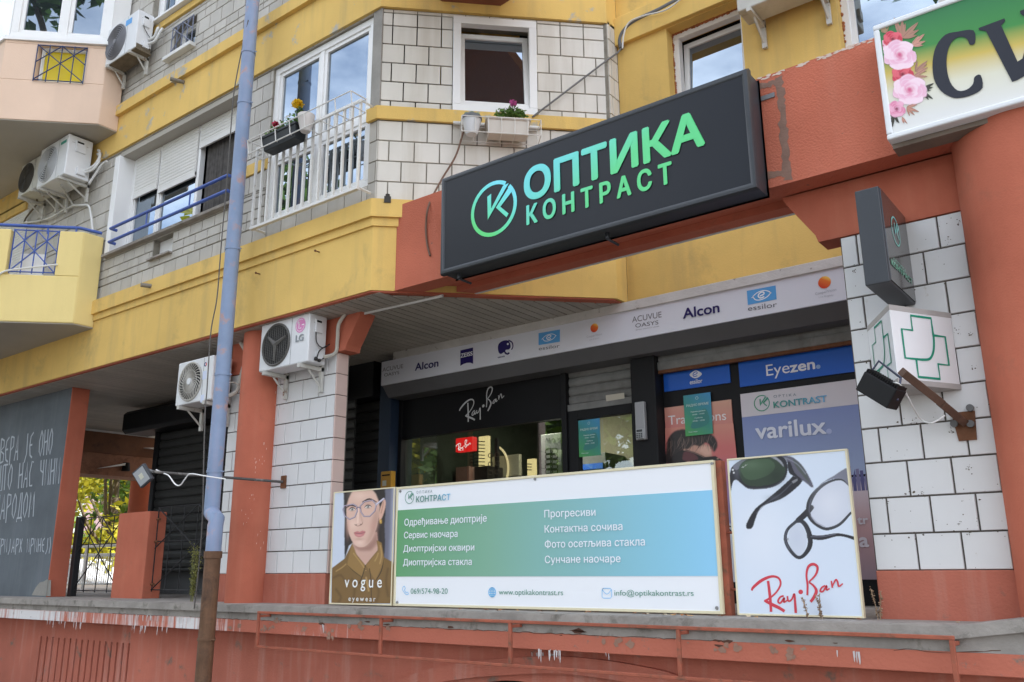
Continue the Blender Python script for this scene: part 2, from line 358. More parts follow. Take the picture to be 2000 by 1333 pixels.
# ------------------------------------------------------------------ planes of the building
S2 = math.sqrt(.5)
F = YF(4.97); CH = Face((-5.36, 4.97, 0), (1, 1, 0), (S2, -S2, 0)); RT = XF(-3.8); RC = YF(6.72); PL = YF(5.33)
BX = -10.22; BAY = Face((BX, 4.72, 0), (1, 1, 0), (S2, -S2, 0))
CHL = 2.206; FLZ = 1.33; SOF = 3.976
def holes_cells(u0, u1, z0, z1, holes):
    us = sorted({u0, u1, *[min(max(h[i], u0), u1) for h in holes for i in (0, 1)]}); zs = sorted({z0, z1, *[min(max(h[i], z0), z1) for h in holes for i in (2, 3)]})
    for b, t in zip(zs, zs[1:]):
        run = None
        for l, r in zip(us, us[1:]):
            cu, cz = (l+r)/2, (b+t)/2
            inside = any(h[0] < cu < h[1] and h[2] < cz < h[3] for h in holes)
            if inside:
                if run: yield run, l, b, t
                run = None
            elif run is None: run = l
        if run is not None: yield run, us[-1], b, t
def wall(mb, f, u0, u1, z0, z1, d0, d1, holes=(), m=0):
    for a, b, c, d in holes_cells(u0, u1, z0, z1, holes): mb.box(f, a, b, c, d, d0, d1, m)
def tiles(mb, f, u0, u1, zs, tw, d, holes=(), g=.010, off=(0, .5), m=0):
    for k, (b, t) in enumerate(zip(zs, zs[1:])):
        u = u0-tw+((k+off[0]) % 2)*tw*off[1]
        while u < u1:
            l, r = max(u, u0), min(u+tw, u1); u += tw
            if r-l < .02: continue
            for a, e, c, q in holes_cells(l, r, b, t, holes):
                if e-a < .025 or q-c < .02: continue
                a += g/2; e -= g/2; c += g/2; q -= g/2; i = .0025
                mb.add([f.P(a+i, c+i, d), f.P(e-i, c+i, d), f.P(e-i, q-i, d), f.P(a+i, q-i, d), f.P(a, c, d-.004), f.P(e, c, d-.004), f.P(e, q, d-.004), f.P(a, q, d-.004),
                        f.P(a, c, d-.012), f.P(e, c, d-.012), f.P(e, q, d-.012), f.P(a, q, d-.012)],
                       [(0, 1, 2, 3), (4, 5, 1, 0), (5, 6, 2, 1), (6, 7, 3, 2), (7, 4, 0, 3), (8, 9, 5, 4), (9, 10, 6, 5), (10, 11, 7, 6), (11, 8, 4, 7)], m)
BLD = thing('apartment_building', 'tall apartment building with yellow bands, stone tile facade and orange columns', 'building', (-4, 7, 0))
def window(f, u0, u1, z0, z1, d, fwid=.06, us=(), zs=(), sash=.045, gm=None, fm=None, parent=None, depth=.07, panes=True, skip=()):
    mb = MB(); fm = fm or PVC; uu = [u0, *us, u1]; zz = [z0, *zs, z1]
    mb.box(f, u0, u1, z1-fwid, z1, d-depth, d); mb.box(f, u0, u1, z0, z0+fwid, d-depth, d)
    mb.box(f, u0, u0+fwid, z0+fwid, z1-fwid, d-depth, d); mb.box(f, u1-fwid, u1, z0+fwid, z1-fwid, d-depth, d)
    for q in us: mb.box(f, q-fwid*.4, q+fwid*.4, z0+fwid, z1-fwid, d-depth, d-.004)
    for i in range(len(uu)-1):
        a = uu[i]+(fwid if i == 0 else fwid*.4); b = uu[i+1]-(fwid if i == len(uu)-2 else fwid*.4)
        for q in zs: mb.box(f, a, b, q-fwid*.5, q+fwid*.5, d-depth, d-.008)
    gm_ = MB()
    for i in range(len(uu)-1):
        if i in skip: continue
        a = uu[i]+(fwid if i == 0 else fwid*.4); b = uu[i+1]-(fwid if i == len(uu)-2 else fwid*.4)
        for j in range(len(zz)-1):
            c = zz[j]+(fwid if j == 0 else fwid*.5); e = zz[j+1]-(fwid if j == len(zz)-2 else fwid*.5)
            if sash:
                mb.box(f, a, b, e-sash, e, d-depth, d-.016); mb.box(f, a, b, c, c+sash, d-depth, d-.016)
                mb.box(f, a, a+sash, c+sash, e-sash, d-depth, d-.016); mb.box(f, b-sash, b, c+sash, e-sash, d-depth, d-.016)
            gm_.box(f, a+sash, b-sash, c+sash, e-sash, d-.05, d-.04)
    o = mb.build('window', fm, parent or BLD, bevel=.004)
    if panes: gm_.build('pane', gm or GLASS, o)
    return o
# ---- left facade and chamfer
rows1 = [4.82+.2045*k for k in range(5)]          # tile courses below / above the sill string
rows2 = [5.775, 5.845]+[5.845+.2*k for k in range(1, 6)]
W1 = (-10.10, -7.52, 5.41, 6.80); W2 = (-7.02, -5.49, 5.02, 6.81); NI = (*[F.px(293, 490)[0], F.px(331, 480)[0]], 5.12, 5.36)
W3 = (.695, 1.503, 5.765, 6.785)
w6 = [F.px(332, 115), F.px(372, 97), F.px(376, 29)]
W6 = (w6[0][0], w6[1][0]+.02, w6[0][1], w6[2][1]); zy7 = F.px(297, 62)[1]
W7 = (F.px(292, 45)[0], -6.2, zy7+.1, zy7+1.6)
g = MB(); wall(g, F, -16, -5.36, 4.0, 7.0, -.25, -.042, [W1, W2, NI]); wall(g, F, -16, -5.36, 7.0, 10.5, -.25, -.042, [W6, W7])
wall(g, CH, 0, CHL, 4.0, 10.5, -.25, -.042, [W3]); wall(g, RT, 6.53, 6.9, 4.0, 10.5, -.2, -.012)
g.build('facade_backing', GROUT_L, BLD)
t = MB(); zz = [4.82+.2045*k for k in range(11)]; zz[-1] = 6.835
STR = (-7.45, -7.02, 5.64, 5.775)
tiles(t, F, -16, -5.49, zz, .232, -.03, [W1, W2, NI, STR])
zr = [7.475+.2*k for k in range(12)]
tiles(t, F, -16, -5.36, zr, .232, -.03, [W6, W7, (W7[0], W7[1], zy7-.03, zy7+.1)])
tiles(t, F, -5.49, -5.36, rows1, .2, -.03)
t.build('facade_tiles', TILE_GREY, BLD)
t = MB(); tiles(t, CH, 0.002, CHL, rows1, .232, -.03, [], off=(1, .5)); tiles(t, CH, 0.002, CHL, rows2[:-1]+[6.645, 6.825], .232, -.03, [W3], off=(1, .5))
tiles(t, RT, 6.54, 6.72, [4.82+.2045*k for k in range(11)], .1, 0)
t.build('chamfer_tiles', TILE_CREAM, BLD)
m = MB(); m.box(F, -5.485, -5.36, 5.64, 6.83, -.25, -.025); m.build('cement_strip', CEMENT, BLD, bevel=.004)
# yellow floor band with its mouldings, turning round the chamfer
y = MB(); FA = -16
def band(mb, z0, z1, d, ret=True, fa=FA):
    e = d*math.tan(math.radians(22.5))
    A = F.P(fa, 0, d); B = Vector((-5.36+e, 4.97-d, 0)); q = CH.P(CHL, 0, d); Cc = Vector((-3.8+d, CH.P(CHL+e*1, 0, d).y, 0)); Dd = Vector((-3.8+d, 6.72, 0))
    pl = [(A.x, A.y), (B.x, B.y), (Cc.x, Cc.y), (Dd.x, Dd.y), (-4.1, 6.72), (-4.1, 6.63), (-5.46, 5.21), (fa, 5.21)]
    mb.slab(pl, z0, z1)
band(y, SOF, 4.572, 0); band(y, 4.572, 4.65, .02); band(y, 4.65, 4.82, .05)
y.build('floor_band', YELLOW, BLD, bevel=.006)
y = MB(); band(y, 6.83, 7.335, 0); band(y, 7.335, 7.475, .05); y.build('upper_floor_band', YELLOW_FLAKED, BLD, bevel=.006)
y = MB(); y.box(CH, -.0, CHL, 5.64, 5.772, -.03, .004); y.build('sill_string', YELLOW_FLAKED, BLD, bevel=.003); y = MB(); y.box(F, -5.50, -5.36, 5.64, 5.772, -.03, .004); y.build('sill_string', YELLOW_FLAKED, BLD); y = MB(); y.box(F, STR[0], STR[1], 5.645, 5.77, -.04, -.015); y.build('sill_string', YELLOW_FLAKED, BLD)
y = MB(); y.box(F, W7[0]-.05, W7[1], zy7-.03, zy7+.06, -.04, -.0); y.build('window_string', YELLOW_FLAKED, BLD, bevel=.003)
# orange underside of the bands
o = MB(); o.slab([(-16, 4.985), (-5.36, 4.985), (-3.83, 6.515), (-3.83, 6.66), (-3.87, 6.66), (-5.375, 5.03), (-16, 5.03)], 3.962, 3.9745)
o.build('band_soffit', ORANGE, BLD, bevel=.004)
# grey lintel over W1, jamb, sill
r = MB(); r.box(F, W1[0], W1[1], 6.735, 6.80, -.25, -.03); r.build('window_lintel', GREY_R, BLD)
r = MB(); r.box(F, W1[0]-.06, W1[0]+.05, W1[2]-.02, 6.735, -.3, .012); r.build('window_jamb', PVC, BLD, bevel=.006)
r = MB(); r.box(F, W1[0]-.07, W1[1], 5.375, 5.41, -.25, .04); r.build('window_sill', CONC, BLD, bevel=.004)
n_ = MB(); n_.box(F, NI[0], NI[1], NI[2], NI[3], -.2, -.12); n_.build('vent_cover', PVC, BLD); n_ = MB(); n_.box(F, NI[0]-.03, NI[1]+.02, NI[2]-.02, NI[2], -.12, .02); n_.build('vent_sill', CONC, BLD)
# W1: three roller shutters and an open door
mu = [F.px(x, y_, -.2)[0] for x, y_ in ((315, 330), (392, 285))]
wn = window(F, W1[0]+.05, W1[1], 5.41, 6.735, -.19, .06, us=mu, sash=.03, skip=(2,))
edges = [W1[0]+.11]+mu+[W1[1]-.06]; zb = [F.px(270, 382, -.19)[1], F.px(350, 355, -.19)[1], F.px(420, 270, -.19)[1]]
for i in range(3):
    a, b = edges[i]+.02, edges[i+1]-.03; sh = MB(); z = 6.735
    while z > zb[i]:
        sh.prism(XF(0) if 0 else Face(F.P(a, 0, -.185), (0, -1, 0), (1, 0, 0)), [(0, z-.042), (.006, z-.036), (.009, z-.02), (.006, z-.004), (0, z), (-.01, z), (-.01, z-.042)], 0, b-a); z -= .042
    sh.box(F, a, b, z-.02, z+.042, -.195, -.172); sh.build('roller_shutter', SHUT_W, BLD)
cu = MB(); a, b = edges[2]+.08, edges[3]; k = 90; pr = [(a+(b-a)*i/k, .022*math.sin(i*.7)+.012*math.sin(i*1.9)) for i in range(k+1)]
for i in range(k): cu.add([F.P(pr[i][0], 5.45, -.255+pr[i][1]*.3), F.P(pr[i+1][0], 5.45, -.255+pr[i+1][1]*.3), F.P(pr[i+1][0], 6.7, -.255+pr[i+1][1]*.3), F.P(pr[i][0], 6.7, -.255+pr[i][1]*.3)], [(0, 1, 2, 3)])
cu.build('net_curtain', surf('grey_net_curtain', (.09, .083, .078), .9, .3, 14, .2, 90), BLD, smooth=True)
# W2: french window, W3 casement tilted in, W6, W7
wn = window(F, W2[0], W2[1], W2[2], W2[3], -.06, .07, us=[F.px(630, 100, -.06)[0]], zs=[5.74], sash=.04)
def tilt_window(f, u0, u1, z0, z1, d, ang, fwid=.06, gm=None, parent=None):
    fr = MB(); fr.box(f, u0, u1, z1-fwid, z1, d-.08, d); fr.box(f, u0, u1, z0, z0+fwid, d-.08, d); fr.box(f, u0, u0+fwid, z0+fwid, z1-fwid, d-.08, d); fr.box(f, u1-fwid, u1, z0+fwid, z1-fwid, d-.08, d)
    o = fr.build('window', PVC, parent or BLD, bevel=.004)
    ca, sa = math.cos(ang), math.sin(ang)
    class T(Face):
        def P(s, u, z, dd=0): zz_ = z-(z0+fwid); return f.P(u, z0+fwid+zz_*ca+dd*sa, d-.02-zz_*sa+dd*ca)
    T_ = T(f.o, f.u, f.n); s = MB(); a, b, c, e = u0+fwid-.01, u1-fwid+.01, z0+fwid, z1-fwid+.0
    s.box(T_, a, b, e-.055, e, -.05, 0); s.box(T_, a, b, c, c+.055, -.05, 0); s.box(T_, a, a+.055, c+.055, e-.055, -.05, 0); s.box(T_, b-.055, b, c+.055, e-.055, -.05, 0)
    s.build('sash', PVC, o, bevel=.004); p = MB(); p.box(T_, a+.055, b-.055, c+.055, e-.055, -.03, -.02); p.build('pane', gm or GLASS, o)
    return o
tilt_window(CH, *W3, .0, math.radians(9), .075)
window(F, W6[0]+.02, W6[1], W6[2]+.03, W6[3], -.12, .03, sash=.02)
s_ = MB(); s_.box(F, W6[0]-.1, W6[1]+.03, W6[2]-.02, W6[2]+.03, -.1, .05); s_.build('window_sill', PVC_OLD, BLD, bevel=.004)
window(F, W7[0], W7[1], W7[2], W7[3], -.1, .06, us=[F.px(345, 10, -.1)[0], F.px(400, -20, -.1)[0]], sash=.05)
s_ = MB(); s_.box(F, W7[0]-.05, W7[1], W7[2]-.03, W7[2], -.1, .06); s_.build('window_sill', PVC, BLD, bevel=.004)
# dark rooms behind the openings
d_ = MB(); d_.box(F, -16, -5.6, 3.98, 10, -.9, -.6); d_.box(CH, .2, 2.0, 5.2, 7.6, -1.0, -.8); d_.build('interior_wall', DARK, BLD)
# ---- recess wall with its windows
RH = [(RC.px(1301, 57)[0], RC.px(1456, 140)[0], 4.95, RC.px(1301, 57)[1]), (RC.px(1632, 0)[0], RC.px(1850, -40)[0], 4.6, RC.px(1301, 57)[1])]
r = MB(); wall(r, RC, -3.8, 3, 3.9, 7.6, -.3, 0, RH); r.build('recess_wall', YELLOW, BLD)
r = MB(); zt = RH[0][3]; r.box(RC, -3.8, 3, zt+.01, zt+.32, 0, .05); r.build('recess_moulding', YELLOW, BLD, bevel=.006)
tilt_window(RC, RH[0][0], RH[0][1], RH[0][2], RH[0][3], -.13, math.radians(4), .06)
tilt_window(RC, RH[1][0], RH[1][1], RH[1][2], RH[1][3], -.13, 0, .06)
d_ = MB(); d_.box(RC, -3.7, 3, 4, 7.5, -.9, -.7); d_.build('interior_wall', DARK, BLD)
# rough foam edges round the recess window, balcony slab of the storey above
fo = MB()
for x, y_ in [(1299+i*1.0, 60+i*5) for i in range(24)]:
    q = RC.px(x, y_); fo.ball(RC.P(RH[0][0]-.002+random.uniform(-.006, .006), RH[0][3]-i_*0 - (y_-60)/560, -.12), random.uniform(.008, .02), 4) if False else None
for i in range(70):
    fo.ball(RC.P(RH[0][0]+.0+random.uniform(-.008, .006), RH[0][2]+(RH[0][3]-RH[0][2])*i/70, -.125), random.uniform(.008, .018), 4)
    fo.ball(RC.P(RH[0][0]+(RH[0][1]-RH[0][0])*i/70, RH[0][3]+random.uniform(-.006, .01), -.125), random.uniform(.008, .018), 4)
    fo.ball(RC.P(RH[1][0]+random.uniform(-.02, .006), RH[1][2]+(RH[1][3]-RH[1][2])*i/70, -.125), random.uniform(.008, .02), 4)
fo.build('mounting_foam', surf('orange_foam', (.35, .13, .05), .9, .3, 20, .3, 80), BLD, smooth=True)
b = MB(); q = [CH.P(.58, 0), CH.P(1.15, 0), CH.P(1.75, 0, .75), CH.P(1.75, 0, 1.5), CH.P(-.1, 0, 1.5), CH.P(-.1, 0, .75)]
b.slab([(v.x, v.y) for v in q], 6.93, 7.12); b.build('balcony_slab', surf('red_brown_soffit', (.22, .085, .05), .8, .15, 3, .2, 50), BLD, bevel=.01)
# upper storeys, out of the picture, that keep the street side in shade
u = MB(); u.slab([(-30, 4.95), (-5.36, 4.95), (-3.8, 6.5), (12, 6.72), (12, 16), (-10, 16), (-10, 8.5), (-30, 8.5)], 10.5, 21); u.slab([(-4.0, 7.05), (12, 7.05), (12, 16), (-4, 16)], 7.6, 10.5); u.slab([(-30, 5.9), (-4.9, 5.9), (-4.9, 16), (-10, 16), (-10, 8.5), (-30, 8.5)], 4.2, 10.5)
u.build('upper_storeys', YELLOW, BLD)
# ---- bay above, balcony below, on the left
def plan(mbt, z0, z1, ins=0):
    a = BAY.P(-1.255, 0, -ins); c = BAY.P(0, 0, -ins)
    return [(BX-ins, 4.97), (BX-ins, c.y+ins*.4), (a.x, a.y), (a.x-3, a.y), (a.x-3, 4.97)]
zb0 = 7.13; zs0 = 8.25
p_ = MB(); WB = [BAY.px(66, 88), BAY.px(165, 93), BAY.px(150, 163)]
wr = (BAY.px(66, 155)[0], BAY.px(163, 160)[0], BAY.px(110, 160)[1], zs0-.04)
wall(p_, BAY, -1.255, 0, zb0, zs0, -.12, 0, [wr]); p_.box(XF(BX), 4.72, 4.97, zb0, zs0, -.12, -.0005)
a_ = BAY.P(-1.255, 0); p_.wbox(a_.x-3, a_.x, a_.y, a_.y+.12, zb0, zs0)
p_.slab([(x, y_+.0) for x, y_ in plan(None, 0, 0, .01)], zb0+.001, zb0+.1)
p_.build('bay', PEACH, BLD, bevel=.008)
so = MB(); so.slab(plan(None, 0, 0, .012), zb0-.012, zb0-.001); so.build('bay_soffit', GREY_R, BLD)
cw = MB(); cw.slab([(x+(.03 if i in (0, 1) else 0), y_-.03 if i not in (0, 4) else y_) for i, (x, y_) in enumerate(plan(None, 0, 0))], zs0, zs0+.05); cw.build('bay_sill', PVC, BLD, bevel=.006)
bu = [BAY.px(35, 40)[0], BAY.px(125, 50)[0], BAY.px(210, 60)[0]]
window(BAY, bu[0]-.08, -.0, zs0+.05, zs0+2.2, -.03, .09, us=[bu[1]], sash=.05, gm=glass('bay_glass', ior=3.2))
v_ = MB(); v_.box(XF(BX), 4.74, 4.97, zs0+.05, zs0+2.2, -.1, -.03); v_.build('bay_corner_post', PVC, BLD, bevel=.006); window(YF(a_.y), a_.x-2.4, a_.x-.04, zs0+.05, zs0+2.2, -.04, .05, us=[a_.x-1.2], sash=.03)
window(BAY, wr[0]+.02, wr[1]-.02, wr[2]+.02, wr[3], -.07, .02, sash=.012, gm=ink((214, 190, 40), .3))
# balcony
zc0 = 4.495; zc1 = 5.66
sl = (BAY.px(16, 490)[0], BAY.px(112, 490)[0], BAY.px(60, 537)[1], 6)
p_ = MB(); wall(p_, BAY, -1.255, 0, zc0, zc1, -.12, 0, [sl]); p_.box(XF(BX), 4.72, 4.97, zc0, zc1, -.12, -.0005); p_.wbox(a_.x-3, a_.x, a_.y, a_.y+.12, zc0, zc1)
p_.slab([(x, y_) for x, y_ in plan(None, 0, 0, .01)], zc0+.001, zc0+.12); p_.build('balcony', BALC_Y, BLD, bevel=.012)
so = MB(); so.slab(plan(None, 0, 0, .012), zc0-.012, zc0-.001); so.build('balcony_soffit', GREY_R, BLD)
BLUE = surf('blue_paint', (.045, .1, .38), .4, .12, 8, .05, 60, spec=.5)
rl = MB(); h_ = zc1+.07
rl.tube([Vector((BX-.06, 4.96, h_)), BAY.P(-.08, h_, -.06), BAY.P(-.2, h_, -.06), BAY.P(-1.2, h_, -.06)], .02, 10)
for k in (-.12, -.45, -1.1): rl.tube([BAY.P(k, zc1-.02, -.06), BAY.P(k, h_, -.06)], .012, 8)
rl.build('balcony_rail', BLUE, BLD, smooth=True)
gr = MB(); a, b = sl[0]+.02, sl[1]-.02; c, e = sl[2]+.05, zc1+.01
def lattice(mb, f, a, b, c, e, d, r=.008, nv=3):
    mb.tube([f.P(a, c, d), f.P(b, c, d)], r, 6); mb.tube([f.P(a, e, d), f.P(b, e, d)], r, 6)
    for i in range(nv+2): mb.tube([f.P(a+(b-a)*i/(nv+1), c-.02, d), f.P(a+(b-a)*i/(nv+1), e+.01, d)], r, 6)
    mb.tube([f.P(a, c, d+r), f.P(b, e, d+r)], r, 6); mb.tube([f.P(a, e, d+r), f.P(b, c, d+r)], r, 6)
    mm = (a+b)/2; q = (c+e)/2; mb.tube([f.P(mm, e, d+r), f.P(b, q, d+r)], r, 6); mb.tube([f.P(mm, e, d+r), f.P(a, q, d+r)], r, 6)
lattice(gr, BAY, a, b, c, e, -.05); gr.build('balcony_grille', BLUE, BLD)
gr = MB(); lattice(gr, BAY, wr[0], wr[1], wr[2], wr[3]-.02, .02, .007); gr.build('window_grille', surf('navy_paint', (.03, .05, .14), .5, .1, 5, 0), BLD)
gr = MB(); lattice(gr, F, W6[0], W6[1]-.02, W6[2]+.06, W6[3]-.02, .0, .007); gr.build('window_grille', surf('grey_blue_paint', (.2, .22, .3), .5, .1, 5, 0), BLD)
# ---- red beam, lintels, pillars, columns
r = MB(); xa = -5.215
r.slab([(xa, 5.115), (4, 5.115), (4, 5.30), (xa+.185, 5.30)], SOF, 4.775); r.build('front_beam', ORANGE_ROUGH, BLD, bevel=.012)
sc_ = MB(); BF = YF(5.115); rg0 = random.Random(5)
def scar(pts, w_, d, n=9):
    q = []
    for (x1, y1), (x2, y2) in zip(pts, pts[1:]): q += [(x1+(x2-x1)*i/n, y1+(y2-y1)*i/n) for i in range(n)]
    q = [BF.px(*p) for p in q+[pts[-1]]]; sc_.stroke(BF, [(a+rg0.uniform(-.006, .006), b+rg0.uniform(-.006, .006)) for a, b in q], [w_*rg0.uniform(.7, 1.3) for _ in q], d)
scar([(1520, 152), (1528, 210), (1532, 280), (1540, 352)], .05, .0015); scar([(1480, 172), (1524, 158)], .04, .0021); scar([(1494, 345), (1536, 338)], .045, .0018)
sc_.build('plaster_scar', surf('grey_scar', (.25, .15, .115), .9, .25, 9, .3, 60), BLD)
sc_ = MB()
for i in range(46):
    u_ = BF.px(1480+rg0.random()*230, 130)[0]; z_ = 4.775-abs(rg0.gauss(0, .012)); sc_.poly(BF, [(u_+rg0.uniform(.006, .022)*math.cos(k)*1.3, z_+rg0.uniform(.002, .01)*math.sin(k)) for k in range(6)], .0017+i*.00002)
sc_.build('flaked_edge', ink((206, 186, 172), .8), BLD)
r = MB(); r.slab([(xa+.19, 5.3005), (4, 5.3005), (4, 5.48), (xa+.4, 5.48)], 4.03, 4.3); r.slab([(xa+.4, 5.4805), (4, 5.4805), (4, 5.61), (xa+.5, 5.61)], SOF, 4.3); r.slab([(xa+.0, 5.115), (xa+.5, 5.615), (xa+.3, 5.615), (xa-.2, 5.115)], SOF-.001, 4.3); r.build('beam_underside', ORANGE, BLD, bevel=.006)
r = MB(); r.wbox(xa+.5, -1.5, 5.612, 5.64, SOF-.002, SOF+.05); r.build('drip_trim', PVC_OLD, BLD)
for nm, uo, ui, sgn in (('a', -1.477, 1.3, -1), ('b', -6.18, -7.832, 1)):
    l = MB(); z0 = 3.616
    tip = uo+.13*sgn; topx = uo+.31*sgn
    pl = [(ui, z0), (uo, z0), (tip, z0), (tip+.015*sgn, z0+.05), (topx, SOF-.06), (topx+.03*sgn, SOF-.001), (ui, SOF-.001)]
    l.prism(PL, pl, -.17, .012); l.build('lintel', ORANGE, BLD, bevel=.006)
    k = MB(); k.box(PL, uo, ui, FLZ-.05, 1.588, -.17, .012); k.build('pillar_base', ORANGE_STAINED, BLD, bevel=.006)
    g = MB(); g.box(PL, uo-.002*sgn*-1, ui, 1.588, z0-.002, -.16, -.012); g.build('pillar_core', GROUT, BLD)
    rows = [1.588+.2028*i for i in range(11)]; rows[-1] = z0
    t = MB(); tw = .232
    if sgn < 0: tiles(t, PL, uo, ui, rows, tw, 0, off=(0, .42), g=.0095)
    else: tiles(t, PL, ui, uo, rows, .236, 0, off=(0, .5), g=.0095)
    t.build('pillar_tiles', TILE_WHITE, BLD)
    if sgn > 0:
        t = MB(); tiles(t, XF(uo+.012), 5.33, 5.475, rows, .3, 0, off=(0, 0), g=.006); t.build('pillar_edge', TILE_PINK, BLD)
sp = MB(); rg0 = random.Random(9)
for i in range(190):
    jz = 1.588+.2028*rg0.randint(0, 10); z_ = jz+rg0.choice((1, -1))*abs(rg0.gauss(.006, .03)); u_ = rg0.uniform(-1.477, -.74)
    if rg0.random() < .3: u_ = rg0.choice((-1.245, -1.013, -.781, -1.379, -1.147, -.915))+rg0.gauss(0, .02); z_ = jz+rg0.random()*.2
    if z_ < 1.6 or z_ > 3.6: continue
    r_ = abs(rg0.gauss(.0012, .0022))+.001
    sp.poly(PL, [(u_+r_*rg0.uniform(.4, 1.5)*math.cos(k*1.05), z_+r_*rg0.uniform(.4, 1.3)*math.sin(k*1.05)) for k in range(6)], .0012+(i % 7)*.0001)
for i in range(16):
    u0_, z0_ = rg0.uniform(-1.45, -.8), rg0.uniform(1.65, 3.58)
    for k in range(rg0.randint(4, 13)):
        r_ = rg0.uniform(.001, .004); u_, z_ = u0_+rg0.gauss(0, .009), z0_+rg0.gauss(0, .012); sp.poly(PL, [(u_+r_*rg0.uniform(.5, 1.4)*math.cos(j*1.05), z_+r_*rg0.uniform(.5, 1.4)*math.sin(j*1.05)) for j in range(6)], .0021+(k % 6)*.0001)
sp.build('mildew_specks', ink((92, 82, 70), .9), BLD)
c = MB(); c.cyl((-7.25, 5.29, FLZ-.05), (-7.25, 5.29, SOF), .205, n=48); c.build('column', ORANGE, BLD, smooth=True)
c = MB(); c.cyl((-.42, 5.33, FLZ-.05), (-.42, 5.33, SOF+.05), .36, n=64); c.build('column', ORANGE, BLD, smooth=True)
# soffit of planks
s = MB(); x = -16.0
while x < -3.75:
    y1 = 6.70 if x > -6.9 else (11.0 if x > -12 else 8.3)
    y0 = 5.035 if x < -5.39 else 5.035+(x+5.39)+.06
    if y0 < y1-.05: s.hexa([(x, y0+.0, 3.955), (x+.087, y0+.087*(x > -5.39), 3.955), (x+.087, y1, 3.955), (x, y1, 3.955), (x, y0, 3.97), (x+.087, y0+.087*(x > -5.39), 3.97), (x+.087, y1, 3.97), (x, y1, 3.97)])
    x += .1
s.build('plank_soffit', PLANK, BLD)
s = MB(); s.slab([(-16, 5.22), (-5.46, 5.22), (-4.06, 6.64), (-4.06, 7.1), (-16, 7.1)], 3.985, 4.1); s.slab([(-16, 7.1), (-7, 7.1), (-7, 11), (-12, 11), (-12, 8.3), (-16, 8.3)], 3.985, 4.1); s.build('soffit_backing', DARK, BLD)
s = MB(); q0 = atZ(710, 613, 3.95); q1 = atZ(865, 578, 3.95); s.tube([q0, q1], .014, 6); s.build('soffit_trim', PVC_OLD, BLD)
